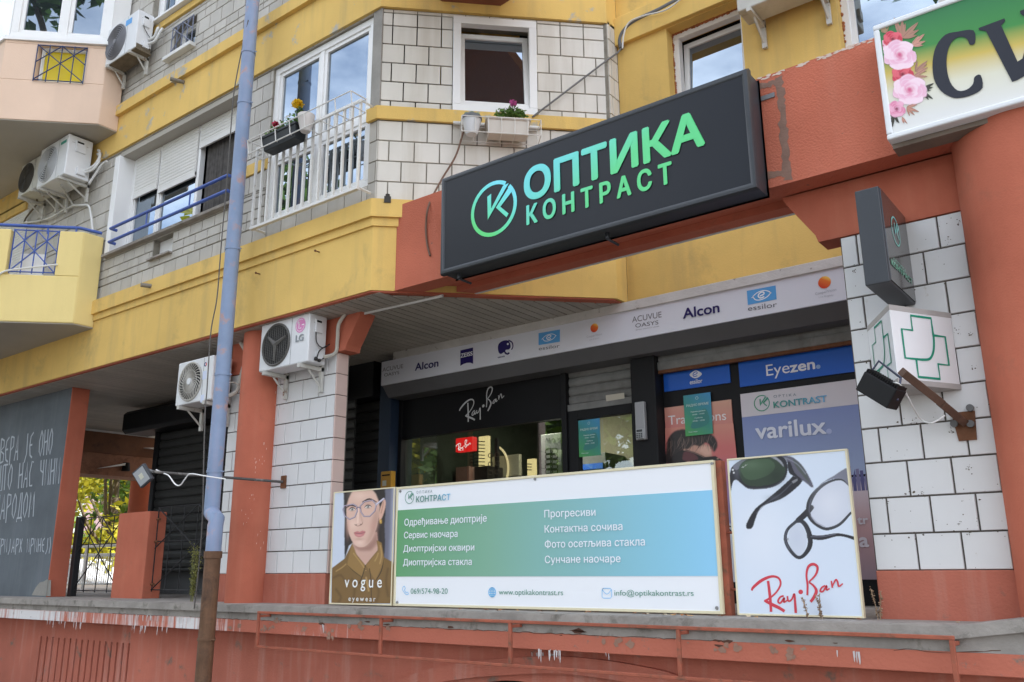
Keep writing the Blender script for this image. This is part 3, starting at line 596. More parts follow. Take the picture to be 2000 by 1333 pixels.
# ---- terrace, its ledge and the wall under it
fl = MB(); fl.slab([(-30, 4.93), (4, 4.93), (4, 12), (-30, 12)], 1.2, FLZ-.004); struct(fl.build('terrace_floor', CONC))
RW = thing('retaining_wall', 'stained orange retaining wall below the terrace, with ledge and arch', 'wall', (-5, 5, 0))
LG_ = YF(4.9); k1 = LG_.px(1863, 1222); k2 = LG_.px(2000, 1209); dz = (k2[1]-1.322)/(k2[0]-k1[0])
m = MB(); x1 = 4.
m.prism(LG_, [(-30, 1.262), (k1[0], 1.262), (x1, 1.262+dz*(x1-k1[0])), (x1, 1.322+dz*(x1-k1[0])), (k1[0], 1.322), (-30, 1.322)], -.3, 0); m.build('ledge', CONC, RW, bevel=.006)
WHITE_ST = ((.75, .73, .7), .55, 26)
def band_mat():
    m, nt, b = base('orange_band_leached'); L = nt.links.new; g = N(nt, 'NewGeometry'); sx = N(nt, 'SeparateXYZ'); L(g.outputs['Position'], sx.inputs[0])
    n1 = N(nt, 'TexNoise', Scale=2.2, Detail=7); L(g.outputs['Position'], n1.inputs['Vector'])
    c = N(nt, 'ValToRGB'); c.color_ramp.elements[0].color = (.53, .16, .1, 1); c.color_ramp.elements[1].color = (.45, .13, .08, 1); L(n1.outputs['Fac'], c.inputs[0])
    # lime leached out of the joint: vertical white runs
    mp = N(nt, 'Mapping'); mp.inputs['Scale'].default_value = (1, 1, .05); L(g.outputs['Position'], mp.inputs['Vector'])
    n2 = N(nt, 'TexNoise', Scale=17, Detail=5, Roughness=.7); L(mp.outputs[0], n2.inputs['Vector'])
    n3 = N(nt, 'TexNoise', Scale=.7, Detail=2); L(g.outputs['Position'], n3.inputs['Vector'])
    ad = N(nt, 'Math', operation='ADD'); L(n2.outputs['Fac'], ad.inputs[0]); L(n3.outputs['Fac'], ad.inputs[1])
    mx_ = N(nt, 'MapRange'); mx_.inputs[1].default_value = -8.2; mx_.inputs[2].default_value = -6.8; mx_.inputs[3].default_value = .20; mx_.inputs[4].default_value = -.13; L(sx.outputs['X'], mx_.inputs[0])
    a2 = N(nt, 'Math', operation='ADD'); L(ad.outputs[0], a2.inputs[0]); L(mx_.outputs[0], a2.inputs[1])
    r = N(nt, 'ValToRGB'); r.color_ramp.elements[0].position = .52; r.color_ramp.elements[1].position = .62
    hf = N(nt, 'Math', operation='MULTIPLY'); hf.inputs[1].default_value = .5; L(a2.outputs[0], hf.inputs[0]); L(hf.outputs[0], r.inputs[0])
    zt_ = N(nt, 'MapRange'); zt_.inputs[1].default_value = 1.19; zt_.inputs[2].default_value = 1.21; zt_.inputs[3].default_value = 1; zt_.inputs[4].default_value = .0; L(sx.outputs['Z'], zt_.inputs[0])
    mu = N(nt, 'Math', operation='MULTIPLY'); L(r.outputs[0], mu.inputs[0]); L(zt_.outputs[0], mu.inputs[1])
    m1 = N(nt, 'Mix', data_type='RGBA'); L(mu.outputs[0], m1.inputs['Factor']); L(c.outputs[0], m1.inputs['A']); m1.inputs['B'].default_value = (.72, .69, .68, 1)
    n4 = N(nt, 'TexNoise', Scale=9, Detail=8, Roughness=.7); L(g.outputs['Position'], n4.inputs['Vector']); r4 = N(nt, 'ValToRGB'); r4.color_ramp.elements[0].position = .62; r4.color_ramp.elements[1].position = .7; L(n4.outputs['Fac'], r4.inputs[0])
    m2 = N(nt, 'Mix', data_type='RGBA'); L(r4.outputs[0], m2.inputs['Factor']); L(m1.outputs['Result'], m2.inputs['A']); m2.inputs['B'].default_value = (.2, .16, .13, 1)
    L(m2.outputs['Result'], b.inputs['Base Color']); b.inputs['Roughness'].default_value = .85
    nb = N(nt, 'TexNoise', Scale=45, Detail=5); L(g.outputs['Position'], nb.inputs['Vector']); bp = N(nt, 'Bump', Strength=.4, Distance=.01); L(nb.outputs['Fac'], bp.inputs['Height']); L(bp.outputs[0], b.inputs['Normal'])
    return m
m = MB(); LB = YF(4.94); m.prism(LB, [(-30, 1.2), (4, 1.2), (4, 1.262+dz*5), (k1[0], 1.262), (-30, 1.262)], -.3, 0); m.box(LB, -30, 4, 1.095, 1.1995, -.3, .012); m.build('band', band_mat(), RW, bevel=.004)
LW = YF(5.1); VX = [LW.px(81+ (252-81)*i/15*1.0, 1243+i*1.2)[0] for i in range(16)]
vz = LW.px(81, 1243)[1]; vh = [(x-.018, x+.018, .25, vz) for x in VX]
ac = (LW.px(1010, 1300)[0], .0); az = LW.px(960, 1326)[1]; ar = .95
pl = [(-30, -.1), (ac[0]-ar, -.1)]+[(ac[0]+ar*math.cos(math.radians(180-180*i/32)), az-.62+.62*math.sin(math.radians(180*i/32))) for i in range(33)]+[(ac[0]+ar, -.1), (4, -.1), (4, 1.1), (VX[-1]+.1, 1.1), (VX[-1]+.1, .2)]
m = MB()
us = [VX[-1]+.1]+[p[0] for p in pl[2:35]]
wall(m, LW, -30, VX[-1]+.1, -.1, 1.1, -.3, 0, vh)
m.prism(LW, [(VX[-1]+.1, -.1)]+pl[1:36]+[(4, -.1), (4, 1.1), (VX[-1]+.1, 1.1)], -.3, 0); m.build('lower_wall', ORANGE_STAINED, RW)
m = MB(); m.wbox(-30, 4, 5.5, 5.6, -.1, 1.1); m.build('wall_back', DARK, RW)
m = MB(); pts = [(LW.px(*p)) for p in [(760, 1340), (830, 1310), (915, 1293), (1000, 1285), (1090, 1281), (1190, 1290), (1300, 1310), (1350, 1330)]]
pts = catmull(pts, 5, False); n = len(pts); m.prism(LW, pts+[(p[0], p[1]-.11) for p in pts[::-1]], 0, .035); m.build('arch_moulding', ORANGE_STAINED, RW, bevel=.006)

# cracks, bare patches and lime runs on the band; scuffs on the round column
rg0 = random.Random(14); BB = YF(4.928); m = MB(); x = -9.0; pts = []
while x < -.6: pts.append((x, 1.2+(dz*(x-k1[0])*.6 if x > k1[0] else 0)+rg0.gauss(0, .003))); x += rg0.uniform(.02, .06)
for i in range(0, len(pts)-12, 12):
    if rg0.random() < .6: m.stroke(BB, pts[i:i+13], [rg0.uniform(.001, .0055) for _ in range(13)], .0008)
for i in range(16):
    u_ = rg0.uniform(-6.6, -.8); z_ = 1.2+rg0.gauss(0, .012); r_ = rg0.uniform(.006, .03); m.poly(BB, [(u_+r_*2.2*rg0.uniform(.5, 1.2)*math.cos(k*.7), z_+r_*.5*rg0.uniform(.4, 1.2)*math.sin(k*.7)) for k in range(9)], .0012+(i % 5)*.0002)
m.build('joint_crack', ink((92, 62, 50), .9), RW)
m = MB()
for i in range(16):
    u_ = rg0.uniform(-7.0, -1.0); z_ = rg0.uniform(1.11, 1.19); r_ = rg0.uniform(.008, .03); m.poly(BB, [(u_+r_*1.3*rg0.uniform(.4, 1.2)*math.cos(k*.6), z_+r_*.8*rg0.uniform(.4, 1.2)*math.sin(k*.6)) for k in range(10)], .0016+(i % 6)*.0002)
for x_, y_ in ((540, 1215), (520, 1228), (700, 1222), (645, 1245), (1212, 1250), (1420, 1262), (1520, 1275)):
    u_, z_ = BB.px(x_, y_)
    for j in range(7): r_ = rg0.uniform(.008, .026); a, b = u_+rg0.gauss(0, .05), z_+rg0.gauss(0, .014); m.poly(BB, [(a+r_*rg0.uniform(.4, 1.3)*math.cos(k*.6), b+r_*rg0.uniform(.4, 1)*math.sin(k*.6)) for k in range(10)], .003+j*.0002)
m.build('bare_patches', surf('worn_cement_patch', (.34, .2, .145), .9, .2, 12, .3, 60), RW)
m = MB()
for lo, hi, n, zz_ in ((80, 170, 10, 1.2), (85, 160, 12, 1.1), (240, 390, 26, 1.2), (250, 330, 16, 1.1), (630, 640, 3, 1.19), (1045, 1100, 12, 1.1), (1030, 1100, 8, 1.06), (1180, 1190, 2, 1.1), (1600, 1680, 5, 1.18)):
    for i in range(n):
        f_ = BB if zz_ > 1.09 else LW; u_ = f_.px(rg0.uniform(lo, hi), 1215)[0]; l_ = rg0.uniform(.02, .085); w_ = rg0.uniform(.003, .014); z_ = zz_+rg0.uniform(-.005, .002); k = rg0.uniform(-.004, .004)
        m.stroke(f_, [(u_, z_), (u_+k, z_-l_*.4), (u_+k*1.5, z_-l_*.8), (u_+k, z_-l_)], [w_, w_*.9, w_*.6, w_*.15], .004+i*.00012)
m.build('lime_runs', ink((206, 200, 198), .9), RW)
m = MB()
for x_, y_, n in ((515, 880, 7), (500, 905, 5), (492, 985, 6), (510, 1040, 5), (540, 800, 5), (478, 1000, 5), (520, 1120, 4), (535, 950, 5)):
    for j in range(n):
        x2 = x_+rg0.gauss(0, 4); y2 = y_+rg0.gauss(0, 16); d_ = ray(x2, y2); o = CAMP-Vector((-7.25, 5.29, 0)); A = d_.x**2+d_.y**2; Bq = o.x*d_.x+o.y*d_.y; Cq = o.x**2+o.y**2-.2055**2; D = Bq*Bq-A*Cq
        if D <= 0: continue
        p = CAMP+d_*((-Bq-D**.5)/A); m.tube([p, p+Vector((rg0.gauss(0, .001), 0, -rg0.uniform(.006, .03)))], [rg0.uniform(.001, .0025), .0006], 5)
m.build('column_scuffs', ink((224, 200, 186), .9), BLD)
# ------------------------------------------------------------------ printed panels
def Zm(ox, oy, s): return lambda *pts: [(ox+p[0]/s, oy+p[1]/s, *[q/s for q in p[2:]]) for p in pts]
class Pr(MB):
    """a print: flat inks on a panel, one material slot per ink"""
    def __init__(s): super().__init__(); s.mats = []
    def c(s, col):
        m = col if isinstance(col, bpy.types.Material) else ink(col)
        if m not in s.mats: s.mats.append(m)
        return s.mats.index(m)
    def out(s, name, parent): return s.build(name, s.mats, parent)
def hpx(f, bot, top): return f.px(*top)[1]-f.px(*bot)[1]
def ptx(p, f, zf, t, a, b, top, col, d=.003, bold=0.):
    (a,), (b,), (top,) = zf(a), zf(b), zf(top); p.ptext(f, t, a, b, top, d, p.c(col), bold)
CREAM = ink((222, 212, 180)); WHT = (236, 238, 242); NAVY = (32, 22, 92)
def panel(name, label, cat, f, u0, u1, z0, z1, back=.03, fr=.018, face=WHT, frame_m=None, parent_loc_=None):
    t = thing(name, label, cat, f.P((u0+u1)/2, z0, -back))
    m = MB(); m.box(f, u0+.004, u1-.004, z0+.004, z1-.004, -back, -.001); m.build('panel', face if isinstance(face, bpy.types.Material) else ink(face, .4), t)
    m = MB()
    for a, b, c, e in ((u0, u1, z1-fr, z1), (u0, u1, z0, z0+fr), (u0, u0+fr, z0+fr, z1-fr), (u1-fr, u1, z0+fr, z1-fr)): m.box(f, a, b, c, e, -back, .006)
    m.build('frame', frame_m or CREAM, t, bevel=.002); return t
def logo(p, f, cu, cz, r, col, d=.003, wd=.09, k=1.):
    """ring with a K of four strokes; the ring opens where the arm runs through it"""
    p.ring(f, cu, cz, r*(1-wd*2), r, d, col, 40, 56, 404, k)
    for i, pl in enumerate(([(-.27, .5), (-.1, .57), (-.1, .0), (-.25, -.33)], [(-.26, -.36), (-.1, .02), (.42, .72), (.66, .74), (0, -.05)], [(.11, 0), (.73, .66), (.88, .47), (.30, -.02), (.65, -.36), (.56, -.47)])):
        p.poly(f, [(cu+a*r*k, cz+b*r) for a, b in pl], d+.0005*(i+1), col)
def script_RB(p, f, dst, col, d=.003, wk=1.):
    """hand-script two-word lettering; dst maps four key points"""
    src = np.array([(255, 1085, 1), (700, 895, 1), (912, 1040, 1), (392, 1240, 1)], float)
    A = np.linalg.lstsq(src, np.array(dst, float), rcond=None)[0]; k = abs(np.linalg.det(A[:2]))**.5
    T = lambda q: (*(np.array([q[0], q[1], 1.])@A), q[2]*k*wk)
    m = p.c(col)
    for i, s_ in enumerate([[(253, 1088, 14), (268, 1062, 20), (330, 1012, 22), (400, 986, 18), (450, 1000, 16), (462, 1045, 14), (432, 1100, 13), (385, 1142, 14), (345, 1166, 16)],
               [(372, 1018, 20), (380, 1080, 22), (388, 1150, 22), (394, 1242, 20)], [(346, 1160, 20), (400, 1188, 24), (450, 1212, 24), (492, 1238, 22)],
               [(486, 1126, 12), (460, 1136, 13), (444, 1166, 14), (462, 1178, 13), (490, 1140, 13), (486, 1172, 13), (512, 1158, 10)],
               [(512, 1128, 13), (520, 1164, 14), (544, 1152, 12), (562, 1112, 14), (568, 1180, 18), (573, 1250, 20)],
               [(656, 1122, 14), (658, 1050, 15), (650, 975, 15), (664, 916, 18), (700, 897, 20), (730, 920, 18), (716, 975, 14), (668, 1026, 11)],
               [(668, 1028, 12), (700, 1052, 16), (722, 1090, 22), (704, 1136, 22), (680, 1170, 20)],
               [(785, 1052, 11), (760, 1068, 12), (750, 1094, 13), (772, 1092, 12), (796, 1052, 12), (796, 1084, 12), (818, 1072, 9)],
               [(830, 1018, 11), (838, 1068, 13)], [(838, 1056, 10), (862, 1010, 12), (876, 1026, 13), (884, 1058, 12), (914, 1038, 9)]]):
        q = [T(a) for a in catmull(s_, 5, False)]; pl = [f.px(a[0], a[1]) for a in q]
        x, y = q[len(q)//2][:2]; kz = abs(f.px(x, y+10)[1]-f.px(x, y)[1])/10
        p.stroke(f, pl, [a[2]*kz for a in q], d+i*.00025, m)
    q = [T((608+17*math.cos(a), 1098+17*math.sin(a), 1)) for a in [i*math.pi/8 for i in range(16)]]; p.ppoly(f, [a[:2] for a in q], d, m)
# ---- the long services banner
BN = YF(5.2); zA = Zm(630, 880, 4.04); zB = Zm(1000, 880, 4.0386)
u0, u1 = BN.px(772, 1070)[0], BN.px(1403, 1050)[0]; z0 = BN.px(1090, 1192)[1]; z1 = BN.px(1090, 925)[1]
T_ = panel('services_banner', 'long white and green banner listing optician services in Cyrillic, on the ledge', 'banner', BN, u0, u1, z0, z1)
p = Pr(); zt_, zb_ = BN.px(1090, 977)[1], BN.px(1090, 1126)[1]
gb = grad('green_blue_print', (1, 0, 0), [(u0, (96, 158, 106)), (u0+(u1-u0)*.35, (126, 174, 150)), (u0+(u1-u0)*.65, (132, 184, 188)), (u0+(u1-u0)*.88, (138, 198, 222)), (u1, (144, 204, 238))])
p.box(BN, u0+.018, u1-.018, zb_, zt_, -.001, .0015, p.c(gb)); p.out('green_print', T_)
W = (240, 244, 250)
for zf, t, a, b, h in ((zA, 'Одређивање диоптрије', (648, 595), (1298, 562), 50), (zA, 'Сервис наочара', (645, 695), (1068, 683), 48), (zA, 'Диоптријски оквири', (640, 800), (1200, 790), 47), (zA, 'Диоптријска стакла', (638, 908), (1180, 904), 47),
    (zB, 'Прогресиви', (258, 530), (662, 515), 55), (zB, 'Контактна сочива', (260, 650), (875, 628), 54), (zB, 'Фото осетљива стакла', (262, 770), (1052, 750), 55), (zB, 'Сунчане наочаре', (262, 890), (860, 882), 54)):
    p = Pr(); ptx(p, BN, zf, t, a, b, (a[0], a[1]-h), W, .003, .012); p.out('service_line', T_)
p = Pr(); GT = (92, 146, 128); BL = (120, 190, 235)
ug = BN.px(*zA((740, 400))[0])[0]; ug2 = BN.px(*zA((1010, 400))[0])[0]
lg = grad('logo_print', (1, 0, 0), [(ug-.12, (96, 150, 130)), (ug+(ug2-ug)*.55, (96, 150, 140)), (ug2, (120, 195, 235))])
ptx(p, BN, zA, 'КОНТРАСТ', (740, 410), (1010, 391), (740, 366), lg, .003, .015); ptx(p, BN, zA, 'О П Т И К А', (743, 343), (867, 334), (743, 322), (120, 140, 140))
cu_, cz_ = BN.px(*zA((688, 372))[0]); logo(p, BN, cu_, cz_, hpx(BN, zA((688, 372))[0], zA((688, 322))[0]), p.c(lg), wd=.05)
p.out('logo_print', T_); p = Pr(); ptx(p, BN, zA, '069/574-98-20', (697, 1132), (988, 1132), (697, 1090), GT)
(a,), (b,), (c_,) = zA((1392, 1138)), zB((405, 1143)), zA((1392, 1097)); p.ptext(BN, 'www.optikakontrast.rs', a, b, c_, .003, p.c(GT))
ptx(p, BN, zB, 'info@optikakontrast.rs', (810, 1145), (1435, 1148), (810, 1103), GT)
ib = p.c(BL); ph = zA((640, 1075), (632, 1095), (645, 1120), (665, 1140), (680, 1132), (670, 1118), (660, 1122), (648, 1100), (655, 1092), (648, 1072)); p.pstroke(BN, ph+[ph[0]], 1.1, .003, ib, 3)
cu_, cz_ = BN.px(*zA((1340, 1120))[0]); r_ = hpx(BN, zA((1340, 1120))[0], zA((1340, 1083))[0])
for k in (1, .45): p.stroke(BN, [(cu_+r_*k*math.cos(i*math.pi/12), cz_+r_*math.sin(i*math.pi/12)) for i in range(25)], .006, .003, ib)
for dz_ in (-.5, 0, .5): p.stroke(BN, [(cu_-r_*(1-dz_**2)**.5, cz_+dz_*r_), (cu_+r_*(1-dz_**2)**.5, cz_+dz_*r_)], .006, .0035, ib)
p.stroke(BN, [(cu_, cz_-r_), (cu_, cz_+r_)], .006, .0032, ib)
mq = zB((712, 1100), (722, 1088), (776, 1088), (787, 1100), (787, 1155), (777, 1166), (722, 1166), (712, 1155)); p.pstroke(BN, mq+[mq[0], mq[1]], 1.3, .003, ib); p.pstroke(BN, zB((714, 1100), (750, 1135), (785, 1100)), 1.2, .0035, ib, 3)
p.out('contact_lettering', T_)
m = MB()
for x, y_ in ((782, 960), (1391, 906), (776, 1177), (1400, 1188), (1045, 936)): u_, z_ = BN.px(x, y_); m.cyl(BN.P(u_, z_, 0), BN.P(u_, z_, .008), .012, .009, 10)
m.build('screw_heads', ink((150, 150, 150), .4, metal=.8), T_)
# ---- portrait poster
zz0 = BN.px(708, 1182)[1]; zz1 = BN.px(708, 957)[1]; ua, ub = BN.px(648, 1070)[0], BN.px(769, 1070)[0]
T_ = panel('eyewear_poster', 'poster of a dark haired woman in clear glasses and tan jacket, left of the banner', 'poster', BN, ua, ub-.004, zz0, zz1, face=(208, 216, 230), fr=.011)
Rr = Raster(BN, zA, [(92, 332), (578, 297), (552, 1208), (70, 1208)], 190, 360, (206, 214, 228)); K = Rr.poly; L_ = Rr.line
K((108, 108, 124), [(484, 290), (600, 290), (600, 1000), (480, 1000)], 6); K((176, 178, 196), [(556, 290), (640, 290), (600, 1000), (530, 1000)], 12)
K((40, 32, 32), [(178, 300), (470, 290), (494, 350), (503, 480), (494, 600), (498, 720), (492, 870), (430, 830), (300, 700), (215, 760), (180, 870), (177, 650), (182, 480)], 3)
K((62, 50, 48), [(468, 500), (490, 520), (488, 800), (470, 760)], 8, 0, .6)
K((206, 166, 150), [(246, 700), (436, 650), (446, 760), (442, 800), (400, 870), (345, 912), (285, 850), (248, 790)], 3)
K((158, 116, 102), [(250, 730), (300, 772), (350, 765), (400, 715), (436, 640), (442, 740), (390, 800), (300, 800), (262, 775)], 9, 0, .85)
K((222, 184, 166), [(192, 420), (208, 350), (240, 300), (440, 296), (452, 366), (456, 440), (450, 530), (430, 630), (388, 722), (340, 766), (292, 770), (250, 738), (214, 660), (198, 560)], 2.5, 4)
K((40, 32, 32), [(170, 290), (262, 290), (236, 335), (212, 385), (197, 440), (188, 520), (176, 520)], 4); K((40, 32, 32), [(385, 290), (428, 345), (450, 405), (460, 450), (480, 400), (500, 380), (500, 290)], 4)
K((186, 144, 128), [(404, 520), (452, 440), (452, 560), (424, 660), (380, 735), (340, 766), (386, 650)], 14, 0, .8)
K((216, 172, 152), [(472, 430), (490, 388), (504, 412), (496, 474), (474, 540), (454, 562), (452, 500)], 2.5, 3); L_((170, 120, 104), [(486, 410), (480, 450), (468, 500)], 7, 5, 3, .7)
Rr.blob((240, 206, 188), 250, 585, 40, 42, .7); Rr.blob((238, 204, 186), 300, 360, 60, 40, .6); Rr.blob((242, 210, 194), 300, 735, 34, 22, .6); Rr.blob((198, 152, 136), 205, 620, 14, 70, .6); Rr.blob((206, 150, 138), 400, 600, 30, 40, .35); Rr.blob((186, 140, 124), 296, 708, 34, 10, .5)
Rr.blob((190, 146, 130), 240, 448, 40, 22, .5); Rr.blob((190, 146, 130), 366, 424, 46, 24, .5)
L_((196, 152, 136), [(312, 440), (306, 500), (322, 566)], 14, 12, 3, .5); L_((244, 214, 198), [(292, 450), (288, 520), (286, 575)], 12, 10, 3, .8); L_((150, 100, 86), [(262, 592, 6), (285, 604, 5), (316, 592, 7), (326, 574, 4)], 6, 4, 3, .8); Rr.blob((90, 54, 46), 274, 594, 6, 4, .9); Rr.blob((90, 54, 46), 310, 590, 7, 4, .9)
L_((58, 42, 38), [(194, 458, 6), (228, 436, 12), (272, 447, 9)], 8, 4); L_((58, 42, 38), [(326, 410, 9), (378, 386, 13), (434, 410, 5)], 8, 4)
for x, y_ in ((240, 470), (366, 449)):
    K((228, 218, 212), [(x-24, y_+4), (x-8, y_-10), (x+12, y_-10), (x+26, y_+2), (x+8, y_+10), (x-12, y_+11)], 1.5, 3); Rr.blob((58, 46, 36), x+1, y_, 10, 10, 1.); Rr.blob((14, 12, 12), x+1, y_, 5, 5, 1.); Rr.blob((250, 250, 250), x-3, y_-4, 2.5, 2.5, 1.)
    L_((34, 26, 26), [(x-27, y_+5, 3), (x-8, y_-12, 7), (x+12, y_-12, 7), (x+29, y_, 3)], 5, 2); L_((150, 110, 98), [(x-22, y_+9, 2), (x, y_+13, 4), (x+22, y_+7, 2)], 3, 3, 4, .7)
K((198, 124, 124), [(255, 657), (284, 644), (302, 650), (322, 640), (348, 650), (326, 684), (294, 693), (268, 682)], 2.5, 3); L_((126, 70, 72), [(256, 658, 3), (284, 662, 4), (302, 665, 4), (346, 652, 2)], 4, 2); Rr.blob((226, 160, 158), 298, 677, 22, 6, .8)
for pts in ([(166, 470), (178, 442), (248, 428), (276, 444), (282, 484), (262, 532), (220, 550), (182, 524), (166, 470)], [(304, 444), (340, 408), (402, 396), (432, 430), (420, 484), (380, 526), (336, 526), (312, 492), (304, 444)]): L_((112, 98, 124), pts, 11, 2, 0, .85); L_((206, 198, 216), [(a-2, b-2) for a, b in pts], 4, 2, 0, .8)
L_((120, 106, 132), [(276, 462), (290, 452), (306, 460)], 9, 2); L_((176, 170, 190), [(430, 432), (488, 384)], 15, 2, 0); L_((226, 222, 234), [(432, 428), (486, 383)], 5, 2, 0)
K((196, 152, 62), [(456, 556), (470, 550), (475, 580), (460, 584)], 2, 3); Rr.blob((240, 210, 130), 462, 566, 4, 8, .8)
jk = (124, 94, 50)
K(jk, [(60, 946), (180, 862), (242, 738), (252, 800), (346, 912), (446, 790), (432, 716), (470, 738), (490, 850), (560, 892), (580, 1230), (60, 1230)], 2)
K((150, 116, 64), [(242, 738), (206, 880), (200, 920), (318, 1000), (346, 912), (285, 850)], 3); K((146, 112, 62), [(436, 718), (470, 738), (492, 880), (424, 1032), (350, 915), (446, 800)], 3)
L_((62, 44, 22), [(346, 915), (322, 1000), (296, 1056)], 7, 4, 3); L_((62, 44, 22), [(490, 860, 3), (468, 960, 8), (424, 1036, 5)], 6, 4); L_((66, 46, 24), [(378, 940), (390, 1030), (392, 1210)], 6, 3, 3); L_((84, 62, 30), [(204, 915, 4), (260, 965, 7), (316, 1004, 4)], 6, 5)
for pts, w_ in ((((252, 820), (300, 880), (336, 930)), 9), (((352, 1010), (362, 1060), (372, 1110)), 14), (((462, 760), (472, 830), (458, 900)), 10), (((110, 960), (160, 930), (190, 905)), 8), (((420, 880), (436, 850), (446, 820)), 8)): L_((188, 152, 96), list(pts), w_, 8, 3, .75)
for pts, w_ in ((((90, 1010), (150, 990), (190, 1050)), 16), (((520, 940), (505, 1040), (520, 1150)), 18), (((240, 1020), (262, 1090), (250, 1180)), 18), (((430, 1060), (450, 1120), (430, 1200)), 16), (((110, 1100), (150, 1160), (130, 1200)), 18)): L_((90, 66, 32), list(pts), w_, 16, 3, .6)
Rr.blob((168, 132, 80), 350, 955, 10, 10, .9); L_((84, 62, 32), [(340, 955), (350, 945), (360, 955), (350, 966), (340, 955)], 3, 2)
Rr.out('portrait_print', T_, .002)
p = Pr(); ptx(p, BN, zA, 'v o g u e', (176, 1080), (470, 1082), (176, 993), (244, 244, 240), .0035, .012); ptx(p, BN, zA, 'e y e w e a r', (208, 1188), (420, 1192), (208, 1150), (240, 240, 236), .0035, .012); p.out('lettering', T_)
# ---- sunglasses poster
zC = Zm(1400, 860, 3.7029); ua, ub = BN.px(1430, 1040)[0], BN.px(1671, 1040)[0]; zz0 = BN.px(1565, 1205)[1]; zz1 = BN.px(1535, 887)[1]
T_ = panel('sunglasses_poster', 'white poster of two pairs of black glasses with red script lettering', 'poster', BN, ua, ub, zz0, zz1, face=(214, 224, 238), fr=.011)
Rr = Raster(BN, zC, [(78, 138), (942, 66), (1062, 1278), (162, 1268)], 230, 320, (212, 222, 236)); Rr.blob((226, 232, 242), 350, 700, 260, 320, .8)
K = lambda col, pts, d, sm=0, soft=2.: Rr.poly(col, pts, soft, sm); L_ = lambda col, pts, w_, d, sm=4: Rr.line(col, pts, w_, 2, sm)
BK = (34, 33, 40)
K(BK, [(574, 266), (638, 302), (560, 385), (482, 438), (392, 470), (334, 500), (298, 570), (272, 642), (244, 657), (220, 644), (232, 600), (290, 510), (362, 452), (470, 362), (556, 282)], .002, 3)
K(BK, [(100, 230), (122, 186), (212, 132), (330, 110), (440, 105), (505, 125), (530, 176), (530, 232), (505, 296), (430, 346), (330, 363), (240, 360), (190, 326), (152, 296), (128, 300), (112, 340), (104, 380), (96, 350), (92, 280)], .0026, 3)
K((118, 116, 130), [(122, 190), (210, 136), (330, 113), (300, 120), (205, 158), (165, 212), (140, 218)], .003, 2)
K((44, 60, 44), [(166, 216), (202, 156), (282, 124), (390, 114), (450, 127), (500, 176), (516, 226), (490, 284), (420, 324), (320, 340), (240, 335), (194, 300)], .0034, 4)
K((62, 84, 60), [(180, 216), (212, 168), (300, 140), (400, 140), (440, 190), (400, 250), (300, 290), (220, 285)], .0038, 4); K((150, 152, 160), [(396, 116), (440, 118), (490, 160), (505, 200), (470, 160), (430, 134)], .0042, 2)
K((92, 90, 104), [(440, 106), (520, 112), (575, 128), (628, 176), (672, 244), (714, 336), (702, 350), (654, 306), (574, 264), (540, 236), (528, 160), (500, 122)], .0042, 2)
K(BK, [(530, 160), (552, 165), (570, 215), (600, 262), (690, 335), (702, 350), (640, 300), (572, 264), (540, 236)], .0046, 2); K((78, 84, 80), [(568, 142), (600, 157), (650, 216), (690, 318), (640, 262), (592, 198)], .0048, 3)
for x, y_ in ((120, 219), (128, 240), (909, 240), (923, 260)): K((240, 240, 240), [(x+7*math.cos(i*.8), y_+7*math.sin(i*.8)) for i in range(8)], .0056)
K((130, 130, 136), [(562, 305), (600, 285), (606, 298), (572, 322)], .0046)
L_(BK, [(540, 728, 18), (660, 712, 24), (770, 720, 34), (870, 700, 24), (930, 704, 20), (994, 724, 24)], 22, .002); L_((200, 202, 210), [(535, 742), (600, 735)], 14, .0024, 0)
K((206, 210, 222), [(700, 430), (780, 340), (880, 296), (950, 320), (968, 540), (880, 625), (790, 640), (700, 560)], .0022, 4); K((205, 212, 224), [(540, 680), (590, 610), (640, 640), (672, 720), (650, 830), (600, 850), (550, 780)], .0024, 4)
L_(BK, [(962, 340, 12), (905, 293, 14), (820, 312, 18), (740, 372, 26), (692, 450, 34), (680, 530, 30), (705, 592, 26), (765, 642, 22), (822, 655, 22), (900, 622, 20), (972, 540, 16)], 22, .003)
K((120, 120, 134), [(692, 412), (770, 322), (860, 262), (936, 208), (946, 235), (958, 335), (928, 300), (880, 285), (800, 308), (732, 370)], .0036, 2)
L_(BK, [(590, 605, 22), (532, 660, 22), (516, 730, 24), (545, 800, 26), (600, 858, 24), (645, 850, 26), (688, 790, 34), (694, 720, 36), (668, 640, 34), (630, 598, 30), (590, 603, 22)], 26, .0042); L_(BK, [(700, 500, 40), (655, 552, 44), (610, 592, 40)], 40, .0046); L_((170, 172, 186), [(700, 560, 4), (740, 610, 10), (800, 640, 4)], 6, .005)
Rr.blob((24, 36, 26), 450, 270, 70, 60, .6); Rr.blob((96, 118, 92), 250, 180, 90, 40, .45); Rr.blob((110, 112, 122), 150, 240, 24, 50, .35); Rr.blob((90, 92, 100), 430, 425, 60, 20, .35); Rr.line((150, 152, 166), [(516, 130), (560, 150), (610, 185), (660, 250)], 7, 6, 3, .6); Rr.line((92, 92, 106), [(232, 355), (330, 357), (430, 340), (496, 296)], 5, 4, 3, .6)
Rr.line((96, 98, 112), [(300, 540), (380, 465), (480, 400), (560, 320)], 7, 7, 3, .5); Rr.blob((226, 228, 236), 830, 470, 90, 110, .55); Rr.blob((190, 196, 214), 600, 720, 50, 80, .4); Rr.line((110, 112, 128), [(700, 440), (686, 520), (708, 590)], 6, 5, 3, .6); Rr.line((112, 114, 130), [(528, 660), (514, 730), (545, 805)], 6, 4, 3, .6); Rr.line((130, 132, 148), [(700, 712), (780, 712), (870, 694)], 5, 4, 3, .6)
